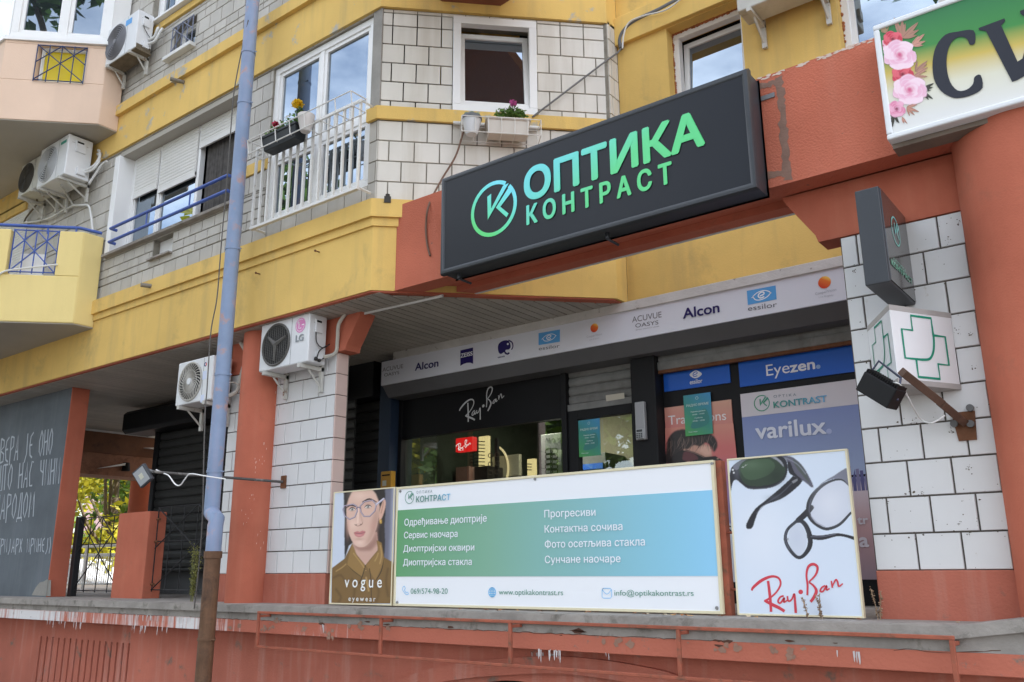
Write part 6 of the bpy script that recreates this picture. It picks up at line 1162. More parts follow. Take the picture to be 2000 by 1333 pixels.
# unit on the recess wall, top right
a_ = RC.px(1459, 53, .08); b_ = atZ(1439.6, 24.6, a_[1]); x1_ = atZ(1600, 3, a_[1]).x
t, f_, sd = ac('cream air conditioner seen from below on rusty brackets, top edge of photo', b_.x, b_.x+.78, b_.y, 6.64, a_[1], a_[1]+.55, 6.71, 'mesh', mat=ACD, fan=.4)
# ------------------------------------------------------------------ drainpipe
PIPEB = surf('faded_blue_pipe', (.23, .30, .44), .55, .15, 3, .1, 40, c2=(.42, .28, .26), thr=(.55, .66), s2=6, streak=((.36, .3, .4), .4, 16))
PIPER = surf('rusty_brown_pipe', (.15, .08, .045), .75, .4, 5, .3, 50, c2=(.06, .035, .025), thr=(.5, .7), s2=5, streak=((.28, .15, .08), .4, 14))
cxp = (-7.177-6.931)/2; T_ = thing('drainpipe', 'tall faded blue drainpipe with rusty brown lower length', 'drainpipe', (cxp, 4.7, 0))
c0 = at(402, 1015, 4.7); bx = at(418, 1060, 4.62); r_ = .069
m = MB(); m.cyl((cxp, 4.7, 12), (cxp, 4.7, 2.16), r_, n=28)
m.tube([Vector((cxp, 4.7, 2.16)), Vector((cxp, 4.7, 2.13)), Vector((bx.x, 4.63, 2.06)), Vector((bx.x, 4.62, 2.0)), Vector((bx.x, 4.62, 1.7))], [r_, r_, r_*.98, r_*.98, r_*.98], 28); m.build('upper_pipe', PIPEB, T_, smooth=True)
jz = at(417, 1077, 4.62).z; m = MB(); m.tube([Vector((bx.x, 4.62, jz)), Vector((bx.x, 4.62, jz-.06)), Vector((bx.x, 4.62, jz-.061)), Vector((bx.x, 4.62, -.0))], [.078, .078, .069, .069], 28); m.build('lower_pipe', PIPER, T_, smooth=True)
for zz_ in (F.px(478, 145)[1]-.06, at(465, 210, 4.7).z, at(448, 490, 4.7).z, at(425, 735, 4.7).z, 2.5): m = MB(); m.cyl((cxp, 4.7, zz_-.012), (cxp, 4.7, zz_+.012), r_+.005, n=28); m.tube([(cxp+.066, 4.71, zz_), (cxp+.1, 4.73, zz_-.004)], .006, 6); m.build('clamp', PIPEB, T_, smooth=True)
for zz_ in (1.05, .62): m = MB(); m.cyl((bx.x, 4.62, zz_-.012), (bx.x, 4.62, zz_+.012), .075, n=28); m.tube([(bx.x+.068, 4.62, zz_), (bx.x+.1, 4.64, zz_-.003)], .008, 6); m.build('clamp', PIPER, T_, smooth=True)
m = MB(); PY = YF(4.64); hose(m, [PY.P(*PY.px(x, y_)) for x, y_ in ((485, 40), (474, 90), (462, 150), (455, 200), (445, 330), (432, 480), (424, 580), (413, 640), (408, 700), (404, 765), (401, 800), (398, 900), (396, 1000), (390, 1090), (384, 1150), (379, 1190))], .006)
tag(m.build('hanging_cable', surf('grey_cable', (.12, .11, .1), .6, .1, 6, 0), smooth=True), 'thin grey cable hanging down along the blue drainpipe', 'cable')
# ------------------------------------------------------------------ railings and planters
RT_ = YF(4.82); rw = surf('worn_white_iron', (.7, .69, .66), .5, .06, 4, .1, 40, c2=(.25, .11, .05), thr=(.655, .7), s2=9)
T_ = thing('balcony_railing', 'worn white iron railing with planter baskets in front of the french window', 'railing', (-6.4, 4.85, 5))
u0, z0 = RT_.px(490, 445); u1, zt_ = RT_.px(707, 192); zt_ = (zt_+RT_.px(499.5, 296)[1])/2; z0 = (z0+RT_.px(709, 368)[1])/2
m = MB(); m.box(RT_, u0, u1, zt_-.012, zt_+.012, -.012, .012); m.build('top_rail', rw, T_, bevel=.003); m = MB(); m.box(RT_, u0, u1, z0-.012, z0+.016, -.02, .02)
for x in (u0+.01, u1-.01): m.bar(RT_.P(x, z0+.01, 0), RT_.P(x, z0+.01, -.16), .022); m.bar(RT_.P(x, zt_, 0), RT_.P(x, zt_, -.16), .018)
m.build('bottom_rail', rw, T_, bevel=.003)
for k in range(15): m = MB(); x = u0+.012+(u1-u0-.024)*k/14; m.box(RT_, x-.011, x+.011, z0+.017, zt_-.013, -.011, .011); m.build('baluster', rw, T_)
ba, bb = RT_.px(485, 280, .2)[0], RT_.px(702, 170, .05)[0]; bz = zt_+.02; bt = bz+.16
def basket(f_, ua, ub, za, zb_, d0, d1, n, r, parent, mat=rw, name='planter_basket', taper=.02):
    m = MB(); pr = lambda d, z: [f_.P(ua, z, d), f_.P(ub, z, d)]
    m.tube(pr(d1, zb_), r, 6); m.tube(pr(d0, zb_), r, 6); m.tube(pr(d1-taper, za), r, 6); m.tube(pr(d0, za), r, 6)
    for i in range(n+1): x = ua+(ub-ua)*i/n; m.tube([f_.P(x, zb_, d0), f_.P(x, za, d0), f_.P(x, za, d1-taper), f_.P(x, zb_, d1)], r, 6)
    for x in (ua, ub): m.tube([f_.P(x, zb_, d0), f_.P(x, zb_, d1)], r, 6)
    return m.build(name, mat, parent)
basket(RT_, -6.83, -5.33, 5.61, 5.745, .015, .2, 7, .006, T_)
def leafy(mb, c, r, n, m=0, rr=(1, 1, 1), sz=.02, rg=random):
    for _ in range(n):
        v = Vector((rg.gauss(0, 1), rg.gauss(0, 1), rg.gauss(0, 1))); v.normalize(); q = rg.random()**.5*r
        p = Vector(c)+Vector((v.x*rr[0], v.y*rr[1], v.z*rr[2]))*q; a = Vector((rg.uniform(-1, 1), rg.uniform(-1, 1), rg.uniform(-.6, 1))).normalized(); b = a.cross(Vector((rg.uniform(-1, 1), rg.uniform(-1, 1), rg.uniform(-1, 1)))).normalized(); s_ = sz*rg.uniform(.6, 1.2)
        mb.add([p-a*s_, p+b*s_*.5, p+a*s_, p-b*s_*.5], [(0, 1, 2, 3)], m)
def leafmat(name, c, var=.35, trans=.35):
    m, nt, b = base(name); L = nt.links.new; g = N(nt, 'NewGeometry'); mr = N(nt, 'MapRange'); mr.inputs[3].default_value = 1-var; mr.inputs[4].default_value = 1+var*1.4; L(g.outputs['Random Per Island'], mr.inputs[0])
    h = N(nt, 'HueSaturation'); h.inputs['Color'].default_value = (*c, 1); L(mr.outputs[0], h.inputs['Value']); L(h.outputs[0], b.inputs['Base Color']); b.inputs['Roughness'].default_value = .55
    t = N(nt, 'BsdfTranslucent'); h2 = N(nt, 'HueSaturation', Saturation=1.1); L(h.outputs[0], h2.inputs['Color']); L(h2.outputs[0], t.inputs[0]); ms = N(nt, 'MixShader'); ms.inputs[0].default_value = trans; L(b.outputs[0], ms.inputs[1]); L(t.outputs[0], ms.inputs[2]); L(ms.outputs[0], nt.nodes['Material Output'].inputs[0]); return m
LEAF = leafmat('fresh_leaves', (.10, .19, .035)); LEAFD = leafmat('dark_leaves', (.05, .1, .03)); DF = .11
def trough(name, label, f_, ua, ub, za, zb_, d0, d1, mat, holder=None):
    t = thing(name, label, 'planter', f_.P((ua+ub)/2, za, (d0+d1)/2)); m = MB(); s = .025; O = [f_.P(ua+s, za, d1-s), f_.P(ub-s, za, d1-s), f_.P(ub-s, za, d0+s*.4), f_.P(ua+s, za, d0+s*.4), f_.P(ua, zb_, d1), f_.P(ub, zb_, d1), f_.P(ub, zb_, d0), f_.P(ua, zb_, d0)]
    m.hexa(O); m.build('trough', mat, t, bevel=.006); m = MB(); m.box(f_, ua-.006, ub+.006, zb_-.02, zb_+.006, d0-.004, d1+.006); m.build('rim', mat, t, bevel=.004); return t
bu0, bu1 = -6.64, -6.12
trough('planter_box', 'long black planter box in the white railing basket', RT_, bu0, bu1, 5.575, 5.722, .03, .18, ink((38, 42, 46), .5))
t = thing('bedding_plant', 'leafy plant with one crimson flower in the black planter', 'plant', RT_.P((bu0+bu1)/2, 5.72, DF)); m = MB(); rg = random.Random(4)
for k in range(7): leafy(m, RT_.P(bu0+.05+(bu1-bu0-.1)*k/6, 5.76+.02*(k % 3), DF), .075, 60, rr=(1.1, .8, 1), rg=rg)
m.build('leaves', LEAF, t); m = MB(); q = RT_.px(539, 243, DF+.05); leafy(m, RT_.P(q[0], q[1], DF+.05), .035, 70, sz=.018, rg=rg); m.build('flower', leafmat('crimson_petals', (.42, .01, .05)), t); m = MB(); q = RT_.px(560, 230, DF); leafy(m, RT_.P(q[0], q[1], DF), .03, 16, sz=.016, rg=rg); m.build('small_flower', leafmat('white_petals', (.7, .7, .68)), t)
def pot(name, label, c, r0, r1, h, mat, rim=None):
    t = thing(name, label, 'flower pot', c); m = MB(); c = Vector(c); Zz = Vector((0, 0, 1)); m.tube([c, c+Zz*h*.08, c+Zz*h*.5, c+Zz*h*.9, c+Zz*h], [r0*.92, r0, (r0+r1)/2*1.05, r1, r1*1.03], 24); m.build('pot', mat, t, smooth=True)
    if rim: m = MB(); m.tube([c+Zz*h*.9, c+Zz*h*1.0, c+Zz*h*1.12], [r1*1.05, r1*1.1, r1*1.02], 24); m.build('rim', rim, t, smooth=True)
    return t
q = (-6.05, 5.62); pot('flower_pot', 'round white pot in the railing basket', RT_.P(q[0], 5.62, DF), .05, .08, .17, ink((206, 200, 196), .4))
t = thing('yellow_flower', 'tall yellow flower head rising from the round white pot', 'plant', RT_.P(q[0]-.04, 5.79, DF)); m = MB(); leafy(m, RT_.P(q[0]-.1, 5.85, DF), .065, 120, rr=(.7, .7, 1.1), sz=.016, rg=rg); m.build('leaves', LEAFD, t); q2 = RT_.px(581, 205, DF); m = MB(); m.tube([RT_.P(q[0]-.04, 5.79, DF), RT_.P(q2[0], q2[1], DF)], .005, 5); m.build('stem', LEAF, t); m = MB(); leafy(m, RT_.P(q2[0], q2[1]+.01, DF), .055, 220, rr=(1, 1, .7), sz=.02, rg=rg); m.build('flower', leafmat('yellow_petals', (.75, .5, .01)), t)
# window box basket under the tilted window
CW = Face(CH.o, CH.u, CH.n); T_ = thing('window_planter_holder', 'white wire planter holder on a rail under the tilted window', 'planter holder', CH.P(1.05, 5.55, .1))
zw = Zm(880, 180, 10.0); dd = .14; wl, wr_ = CH.px(*zw((210, 560))[0], dd)[0], CH.px(*zw((1740, 600))[0], dd)[0]; wt_ = CH.px(*zw((950, 500))[0], .22)[1]; wb_ = CH.px(*zw((950, 790))[0], .22)[1]
basket(CH, wl, wr_, wb_, wt_, .02, .22, 6, .004, T_, rw, 'wire_basket', .01); m = MB(); m.cyl(CH.P(CH.px(*zw((55, 440))[0], .02)[0], wt_+.03, .02), CH.P(CH.px(*zw((1740, 590))[0], .02)[0], wt_+.03, .02), .017, n=14); m.build('rail', PVC_OLD, T_, smooth=True)
ta, tb = CH.px(*zw((705, 600))[0], .2)[0], CH.px(*zw((1560, 640))[0], .2)[0]
trough('planter_trough', 'long cream planter trough in the wire holder under the window', CH, ta, tb, wb_+.008, wt_+.01, .04, .205, surf('cream_plastic', (.6, .56, .5), .5, .06, 3, 0))
t = thing('geranium', 'geranium with one pink flower head in the cream trough', 'plant', CH.P((ta+tb)/2, wt_+.01, .12)); m = MB(); q = CH.px(*zw((1200, 420))[0], .12)
for k in range(5): leafy(m, CH.P(q[0]-.11+.05*k, q[1]-.02+.03*(k in (2, 3)), .12), .06, 70, sz=.022, rg=rg)
m.build('leaves', LEAF, t); q3 = CH.px(*zw((1222, 222))[0], .12); m = MB(); m.tube([CH.P(q[0], q[1], .12), CH.P(*q3, .12)], .004, 5); m.build('stem', LEAF, t); m = MB(); leafy(m, CH.P(*q3, .12), .034, 180, sz=.014, rg=rg); m.build('flower', leafmat('pink_petals', (.62, .16, .42)), t)
q = CH.px(*zw((415, 730))[0], .14); h_ = CH.px(*zw((415, 420))[0], .14)[1]-q[1]; pot('flower_pot', 'white pot with grey rim at left end of the wire holder', CH.P(q[0], wb_+.008, .13), .055, .088, h_, ink((206, 208, 210), .45), ink((104, 108, 112), .5))
t = thing('succulent', 'low succulents growing in the grey rimmed white pot', 'plant', CH.P(q[0], wb_+h_, .13)); m = MB()
for k in range(8): m.ball(CH.P(q[0]+.07*math.cos(k*.8), wb_+h_*1.13+.012, .13+.06*math.sin(k*.8)), .022, 5, sz=.9)
leafy(m, CH.P(q[0], wb_+h_*1.16, .13), .06, 60, rr=(1, 1, .5), sz=.016, rg=rg); m.build('leaves', leafmat('grey_green_leaves', (.2, .26, .14), .3, .1), t)
# blue rails before the shuttered window
T_ = thing('window_rail', 'pair of blue tube rails in front of the shuttered window', 'rail', (-8.9, 4.88, 5.5)); fR = YF(4.87); m = MB()
za = (fR.px(216, 444.5)[1]+fR.px(440, 348)[1])/2; zb_ = (fR.px(213, 473)[1]+fR.px(440, 374)[1])/2; xl, xr = fR.px(215, 455)[0], -7.5
for zz_ in (za, zb_): m.tube([(xl, 4.95, zz_), (xl, 4.87, zz_), (xr, 4.87, zz_), (xr, 4.95, zz_)], .019, 10)
for x in (fR.px(286, 430)[0], fR.px(371, 385)[0]): m.tube([(x, 4.87, zb_), (x, 4.87, za)], .009, 8)
m.build('tubes', BLUE, T_, smooth=True)
# drain spouts, small fixings on the bands
for x, y_, lb in ((340, 157, 'upper yellow band beside the peach bay'), (283, 558, 'tiles just above the long yellow band')):
    u_, z_ = F.px(x, y_, .1); m = MB(); m.tube([F.P(u_+.05, z_, 0), F.P(u_, z_-.005, .15)], .024, 10); tag(m.build('drain_spout', surf('grey_spout', (.22, .2, .17), .7, .2, 8, .1), smooth=True), 'short grey drain spout sticking out of the '+lb, 'spout', 'drain spouts on the facade')
for x, y_, lb in ((508, 536, 'nearer the drainpipe'), (624, 493, 'nearer the corner of the building')):
    u_, z_ = F.px(x, y_); m = MB(); m.tube([F.P(u_, z_, 0), F.P(u_, z_, .05)], .006, 6); m.ball(F.P(u_, z_, .05), .012, 5); tag(m.build('anchor_bolt', RUST, smooth=True), 'rusty anchor bolt in the yellow band, '+lb, 'bolt', 'anchor bolts in the yellow band')
m = MB(); u_, z_ = CH.px(757, 395); m.box(CH, u_-.03, u_+.03, z_-.03, z_+.03, 0, .06); m.tube([CH.P(u_, z_+.03, .03), CH.P(u_, z_+.06, .03)], .02, 8); tag(m.build('junction_box', ink((50, 46, 40), .6)), 'small dark junction box on the corner of the yellow band', 'junction box')
# cables on the upper wall
GC = surf('grey_conduit', (.15, .15, .15), .6, .1, 6, 0)
T_ = thing('wall_cables', 'thick grey conduit and thin cables bent round the yellow wall corner', 'cable', (-3.4, 6.6, 6.6)); m = MB()
cp = lambda pts, f_, d: [f_.P(*f_.px(x, y_, d), d) for x, y_ in pts]
m.tube(catmull([tuple(v) for v in cp([(1345, -12), (1290, 18), (1240, 42), (1218, 62), (1211, 80), (1214, 95)], RC, .04)], 6, False), .023, 10); m.build('conduit', GC, T_, smooth=True)
m = MB(); m.tube(catmull([tuple(v) for v in cp([(1335, -6), (1300, 20), (1255, 32), (1228, 45), (1218, 70), (1216, 95)], RC, .08)], 6, False), .008, 8); m.build('thin_cable', PVC_OLD, T_, smooth=True)
m = MB(); a_, b_ = RC.P(*RC.px(1214, 94, .04), .04), CH.P(*CH.px(1040, 229, .03), .03); m.tube([a_, RC.P(*RC.px(1206, 104, .1), .1), CH.P(*CH.px(1183, 120, .03), .03), b_], .009, 8); m.build('span_cable', GC, T_, smooth=True)
m = MB(); m.tube(catmull([tuple(v) for v in cp([(905, 258), (890, 305), (862, 352), (845, 400), (836, 440)], CH, .06)[:3]]+[tuple(v) for v in cp([(838, 400), (832, 440), (834, 475), (840, 500)], YF(5.115), .012)], 6, False), .009, 8); tag(m.build('loose_cable', surf('brown_cable', (.17, .1, .07), .6, .1, 6, 0), smooth=True), 'brown cable hanging from the window planter behind the big sign', 'cable')
# ------------------------------------------------------------------ floodlights
T_ = thing('floodlight', 'small floodlight on a long iron arm with a tied white cable', 'floodlight', PL.P(*PL.px(556, 942))); q = PL.P(*PL.px(556, 942), .02); e = at(300, 922, 4.35); m = MB(); m.tube([q, e], .013, 10); m.build('arm', surf('worn_iron_tube', (.09, .085, .08), .6, .3, 10, .1, c2=(.3, .28, .26), thr=(.5, .7), s2=8), T_, smooth=True)
m = MB(); u_, z_ = PL.px(555, 942); m.box(PL, u_-.035, u_+.035, z_-.06, z_+.06, 0, .015); m.build('wall_plate', RUST, T_)
lf = Vector((.25, -.9, -.3)).normalized(); lu = Vector((.82, .1, .45)); lu = (lu-lf*lu.dot(lf)).normalized(); lv = lf.cross(lu); cc = e+Vector((-.12, -.03, -.03))
def obox(m, c, a, b, n, sa, sb, sn): m.hexa([c-a*sa-b*sb-n*sn, c+a*sa-b*sb-n*sn, c+a*sa+b*sb-n*sn, c-a*sa+b*sb-n*sn, c-a*sa-b*sb+n*sn, c+a*sa-b*sb+n*sn, c+a*sa+b*sb+n*sn, c-a*sa+b*sb+n*sn])
m = MB(); obox(m, cc, lu, lv, lf, .085, .085, .02); m.build('housing', surf('dark_grey_housing', (.06, .065, .075), .5, .1, 6, 0), T_, bevel=.008); m = MB(); obox(m, cc+lf*.021, lu, lv, lf, .07, .07, .002); m.build('lens', ink((168, 172, 176), .2), T_); m = MB(); obox(m, cc+lf*.0235, lu, lv, lf, .025, .025, .001); m.build('lamp_chip', ink((206, 206, 190), .3), T_)
m = MB(); m.tube([e, cc+Vector((.0, .03, .06)), cc+Vector((-.05, .03, .1))], .014, 8); m.build('mount', GC, T_); m = MB(); fe = YF(4.42); m.tube(catmull([tuple(v) for v in cp([(305, 918), (320, 925), (330, 930), (342, 946), (352, 948), (362, 935), (372, 926), (400, 930), (440, 936)], fe, 0)], 5, False), .006, 6); m.build('cable', PVC, T_, smooth=True)
T_ = thing('floodlight', 'black ribbed floodlight on a bent rusty arm under the pharmacy box', 'floodlight', PL.P(*PL.px(1885, 825))); u_, z_ = PL.px(1884, 826); q = PL.P(u_, z_, .02); e = at(1762, 727, 4.75); mid = at(1838, 788, 5.06)
RSTB = surf('rusty_brown_bar', (.12, .07, .05), .7, .25, 8, .2, 50, c2=(.22, .13, .09), thr=(.55, .7), s2=7)
m = MB(); m.bar(q, mid, .042); m.bar(mid+Vector((0, 0, .004)), e, .042); m.build('arm', RSTB, T_, bevel=.003); m = MB(); m.prism(PL, [(u_-.06, z_+.06), (u_+.06, z_+.06), (u_+.05, z_-.1), (u_-.04, z_-.1)], 0, .012); m.build('wall_plate', RUST, T_)
m = MB(); [m.cyl(PL.P(*PL.px(x, y_), .012), PL.P(*PL.px(x, y_), .03), .02, n=12) for x, y_ in ((1896, 798), (1865, 829), (1897, 829))]; m.build('bolts', GC, T_, smooth=True)
A4 = [at(1690, 728, 4.72), at(1752, 764, 4.66), at(1750, 798, 4.66), at(1690, 765, 4.72)]; cc = sum(A4, Vector())/4; lu = (A4[1]-A4[0]).normalized(); lv = (A4[0]-A4[3]); lv = (lv-lu*lv.dot(lu)).normalized(); lf = lu.cross(lv); sa = (A4[1]-A4[0]).length/2; sb = .055
m = MB(); obox(m, cc, lu, lv, lf, sa, sb, .045); m.build('housing', BLACK, T_, bevel=.006); m = MB()
for k in range(14): obox(m, cc+lu*(-sa+2*sa*(k+.5)/14)+lv*(sb+.008), lu, lv, lf, .002, .01, .04)
m.build('cooling_fins', BLACK, T_); m = MB(); m.tube([cc-lu*sa*1.02, cc-lu*sa*.95+lv*.13+Vector((0, .03, 0)), e+Vector((-.01, 0, -.03)), cc+lu*sa*1.02], .007, 8); m.build('yoke', surf('dark_blue_steel', (.05, .055, .09), .5, .1, 6, 0), T_); m = MB(); m.tube(catmull([tuple(v) for v in (cc+lu*.03+lv*.06, cc+lu*.1+lv*.05+Vector((0, .04, .03)), mid+Vector((-.12, 0, -.06)), mid+Vector((-.06, 0, -.1)), mid+Vector((0, .05, -.06)))], 5, False), .005, 6); m.build('cable', PVC_OLD, T_, smooth=True)
# ------------------------------------------------------------------ empty sign frame, post, litter, weeds
f_ = YF(4.8); x0_, x1_ = f_.px(500, 1230)[0], f_.px(1869, 1290)[0]; zt_ = (f_.px(500, 1192)[1]+f_.px(1860, 1246)[1])/2; zb_ = (f_.px(500, 1265)[1]+f_.px(995, 1305)[1])/2
T_ = thing('empty_sign_frame', 'empty orange painted steel sign frame below the ledge', 'sign frame', ((x0_+x1_)/2, 4.8, zb_)); FRM = surf('orange_painted_steel', (.36, .105, .062), .75, .25, 6, .25, 50, c2=(.17, .085, .055), thr=(.52, .66), s2=10)
m = MB(); m.box(f_, x0_, x1_, zt_-.02, zt_, -.02, 0); m.box(f_, x0_, x1_, zb_, zb_+.02, -.02, 0); m.build('rails', FRM, T_, bevel=.003)
for x in (x0_+.014, f_.px(742, 1235)[0], f_.px(995, 1250)[0], f_.px(1325, 1270)[0], x1_-.014): m = MB(); m.box(f_, x-.012, x+.012, zb_+.0205, zt_-.0205, -.02, 0); m.box(f_, x-.01, x+.01, zt_-.05, zt_-.03, -.13, -.0205); m.build('upright', FRM, T_, bevel=.003)
pa, pt_ = BN.px(1418, 1150, -.06), BN.px(1400, 897)[1]; m = MB(); m.box(BN, pa[0]-.035, pa[0]+.035, FLZ-.01, pt_-.005, -.1, -.035)
for y_ in (1040, 1152): zz_ = BN.px(1425, y_)[1]; m.tube([BN.P(pa[0], zz_, -.07), BN.P(pa[0]+.12, zz_, -.06)], .009, 6)
tag(m.build('steel_post', FRM, bevel=.004), 'rusty orange steel post behind the right end of the banner', 'post')
rg = random.Random(11); n_l = 0
LP = [ink(c, .7) for c in ((150, 96, 58), (196, 150, 96), (216, 196, 160), (120, 74, 48), (170, 110, 60))]
for i in range(26):
    x = BN.px(930+rg.random()*560, 1200)[0] if i > 3 else BN.px((925, 1500, 1880, 1690)[i], 1200)[0]; y_ = rg.uniform(4.97, 5.14); z_ = 1.328; s_ = rg.uniform(.012, .03); a = rg.random()*6.28; m = MB()
    pts = [Vector((x+s_*math.cos(a+t)*(1 if k % 2 else .55), y_+s_*math.sin(a+t)*(1 if k % 2 else .55), z_+rg.uniform(.001, .012))) for k, t in enumerate([j*math.pi/4 for j in range(8)])]
    m.add(pts+[Vector((x, y_, z_+.008))], [(k, (k+1) % 8, 8) for k in range(8)]); o = m.build('fallen_leaf', LP[i % 5]); tag(o, 'dry fallen leaf lying on the ledge at the foot of the banner' if i != 2 else 'pale dry leaf on the ledge by the right pillar base', 'leaf', 'dry leaves on the ledge' if i != 2 else None)
def weed(x, y_, h, label, mat, n=3, seed=0, tuft=False):
    rg = random.Random(seed); t = thing('weed', label, 'weed', (x, y_, 1.32)); m = MB(); lv = MB()
    for k in range(n):
        lean = rg.uniform(-.25, .25) if not tuft else rg.uniform(-.12, .12); hh = h*rg.uniform(.7, 1); ps = [Vector((x+k*.012+lean*hh*(q**1.5), y_+rg.uniform(-.004, .004), 1.32+hh*q)) for q in (0, .25, .5, .75, 1)]; m.tube(ps, .0025, 5)
        for j in range(30 if not tuft else 60): q = rg.uniform(.15, 1); p_ = Vector((x+k*.012+lean*hh*(q**1.5), y_, 1.32+hh*q)); leafy(lv, p_, .012 if not tuft else .05*q+.012, 2 if not tuft else 4, sz=.008 if not tuft else .011, rg=rg)
    m.build('stems', mat, t); lv.build('seed_heads' if not tuft else 'leaves', mat, t)
DRY = leafmat('dry_stalks', (.32, .22, .14), .3, .2)
weed(BN.px(1578, 1205, .06)[0], 5.14, .13, 'single dry weed stalk before the sunglasses poster, leftmost there', DRY, 1, 1); weed(BN.px(1602, 1207, .06)[0], 5.14, .15, 'forked dry weed before the sunglasses poster, right of a single stalk', DRY, 2, 5)
weed(BN.px(1713, 1207, .0)[0], 5.22, .2, 'dry weed against the base of the right tiled pillar', DRY, 2, 3)
weed(YF(5.2).px(372, 1180)[0], 5.2, .55, 'tall green weed with feathery top between lattice and drainpipe', leafmat('weed_leaves', (.2, .2, .06)), 4, 8, True)
# white board behind the balcony grille
wb = BAY.px(40, 500); m = MB(); m.box(BAY, BAY.px(20, 500)[0], BAY.px(70, 500)[0], 4.62, zc1-.22, -.3, -.26); tag(m.build('white_board', PVC), 'white board standing behind the blue grille of the yellow balcony', 'board')
m = MB(); m.tube(catmull([tuple(v) for v in cp([(-10, 545), (10, 530), (60, 523), (112, 517)], BAY, .02)], 5, False), .012, 8); tag(m.build('white_hose', PVC_OLD, smooth=True), 'thin white hose across the opening of the yellow balcony', 'hose')
q = [F.px(-20, 445), F.px(50, 402)]; wy = F.px(0, 420)[1]; m = MB(); m.box(F, -14.2, F.px(49, 410)[0], F.px(49, 408)[1], F.px(49, 408)[1]+.14, -.03, -.0); m.build('window_string', YELLOW, BLD)
slats('roller_shutter', F, -14.2, F.px(47, 450)[0], 5.0, F.px(49, 408)[1]-.01, -.028, .042, SHUT_W, BLD, .008)
# ------------------------------------------------------------------ what lies behind the passage, and across the street
def tree(label, x, y_, h, r, n, mats, seed, sz=.16, trunk_h=.35, squash=.8, group=None):
    rg = random.Random(seed); t = thing('leafy_tree', label, 'tree', (x, y_, 0), group); m = MB(); top = h*trunk_h; m.tube([(x, y_, 0), (x+.1, y_, top*.5), (x-.05, y_+.1, top), (x, y_, h*.7)], [h*.028, h*.023, h*.018, h*.008], 10)
    cs = []
    for k in range(16):
        a = rg.random()*6.28; q = rg.uniform(.25, .95)*r; zc_ = top+(h-top)*rg.uniform(.1, .95); c = Vector((x+q*math.cos(a), y_+q*math.sin(a), zc_)); cs.append(c)
        m.tube([(x, y_, top*.9+(zc_-top)*.3), ((x+c.x)/2, (y_+c.y)/2, (zc_+top)/2+.2), tuple(c)], [h*.01, h*.007, h*.003], 6)
    m.build('trunk', surf('bark', (.12, .095, .07), .9, .3, 8, .5, 30), t, smooth=True)
    for i, mt in enumerate(mats):
        l = MB()
        for k, c in enumerate(cs):
            if k % len(mats) == i: leafy(l, c, r*rg.uniform(.38, .55), n//len(cs), rr=(1, 1, squash), sz=sz, rg=rg)
        l.build('crown', mt, t)
    return t
LY = leafmat('yellow_green_leaves', (.34, .32, .035), .45, .5); LG2 = leafmat('mid_green_leaves', (.09, .16, .03), .5, .4); LG3 = leafmat('deep_green_leaves', (.05, .1, .025), .5, .35)
tree('sunlit yellow green tree seen through the passage behind the gate', -26.5, 14.2, 7.5, 3.2, 9000, [LY, LG2, LY], 2, .15, .12)
tree('sunlit yellow tree further back through the passage', -40, 22.5, 11, 4.5, 5000, [LY, LY, LG2], 6, .26, .1)
G2 = 'trees across the street'
tree('broad green street tree across the street, left one of the row', -17.5, -10.5, 11, 4.2, 6000, [LG2, LG3], 12, .28, .25, group=G2)
tree('yellow green street tree across the street, second of the row', -26, -9.5, 17, 5, 7000, [LG2, LY], 14, .34, .2, group=G2)
tree('dark green street tree across the street, nearest the camera side', -9, -13, 10, 3.6, 5000, [LG3, LG2], 19, .28, .25, group=G2)
tree('tall green street tree across the street, farthest along the row', -38, -8, 13, 5, 4500, [LG2, LG3], 23, .38, .25, group=G2)
tree('tall green tree across the street, taller than the whole row', 1.5, -14, 27, 6.5, 9000, [LG2, LG3], 31, .42, .25, group=G2)
T_ = thing('white_railing', 'white tube railing behind the passage in front of the sunlit trees', 'railing', (-18, 8.6, 1.3)); wr3 = YF(8.6); m = MB()
za, zb_ = wr3.px(200, 1066)[1], wr3.px(200, 1078)[1]; xl, xr = wr3.px(100, 1080)[0], wr3.px(245, 1080)[0]
for zz_ in (za, zb_-.06): m.tube([(xl, 8.6, zz_), (xr, 8.6, zz_)], .03, 8)
m.tube([(xl, 8.6, 1.42), (xr, 8.6, 1.42)], .02, 8)
m.build('rails', PVC, T_, smooth=True); m = MB()
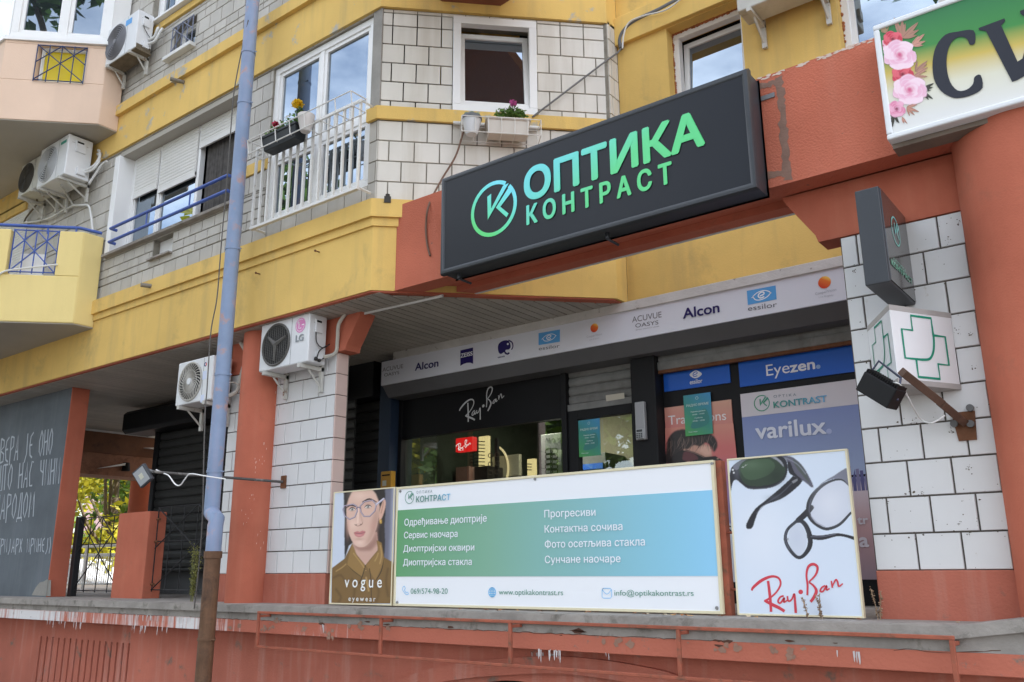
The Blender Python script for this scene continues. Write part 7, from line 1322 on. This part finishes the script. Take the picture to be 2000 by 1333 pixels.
for k in range(3): x = xl+.1+(xr-xl-.2)*k/2; m.tube([(x, 8.6, 1.25), (x, 8.6, za)], .03, 8)
m.build('posts', PVC, T_, smooth=True); m = MB()
for k in range(34): x = xl+(xr-xl)*k/34; m.tube([(x, 8.6, 1.42), (x, 8.6, zb_-.06)], .008, 5)
m.build('bars', PVC, T_)
T_ = thing('parked_car', 'pale parked car glimpsed behind the white railing of the passage', 'car', (-24.5, 11.6, .55)); m = MB(); g_ = YF(11.6)
m.prism(g_, [(-26.8, .75), (-26.8, 1.3), (-26.4, 1.42), (-25.6, 1.46), (-25.0, 1.95), (-23.6, 1.98), (-22.9, 1.5), (-22.3, 1.4), (-22.25, .75)], -1.6, 0); m.build('body', surf('pale_car_paint', (.5, .54, .62), .2, .03, 2, 0, spec=.6), T_, bevel=.06, seg=3); m = MB(); m.prism(g_, [(-25.4, 1.5), (-24.9, 1.9), (-23.7, 1.92), (-23.1, 1.52)], 0.001, .012); m.build('side_window', GLASS, T_)
for x in (-26.0, -23.1): m = MB(); m.cyl((x, 11.55, .83), (x, 11.75, .83), .33, n=20); m.build('wheel', BLACK, T_, smooth=True)
m = MB(); m.wbox(-80, -14.4, 8.4, 60, -.05, .5); struct(m.build('back_street', surf('pale_paving', (.4, .39, .37), .9, .1, 1, .1)))
b_ = thing('pink_house', 'pinkish house far behind the trees of the passage', 'house', (-46, 30, 0)); m = MB(); m.wbox(-60, -36, 30, 40, 0, 14); m.build('wall', surf('pink_render', (.62, .42, .4), .85, .08, .5, 0), b_)
for k in range(6): m = MB(); m.wbox(-56+k*3.4, -54.6+k*3.4, 29.95, 29.99, 3.5, 5.2); m.build('window', GLASS, b_)
m = MB(); m.prism(Face((-60.5, 0, 0), (0, 1, 0), (1, 0, 0)), [(29.6, 14), (40.4, 14), (35, 17)], 0, 25); m.build('roof', surf('clay_roof', (.3, .12, .08), .85, .15, 2, .2), b_)
g_ = MB(); g_.wbox(-300, 300, -300, 300, -.1, 0); struct(g_.build('ground', surf('asphalt', (.14, .135, .13), .95, .2, .8, .3, 40)))
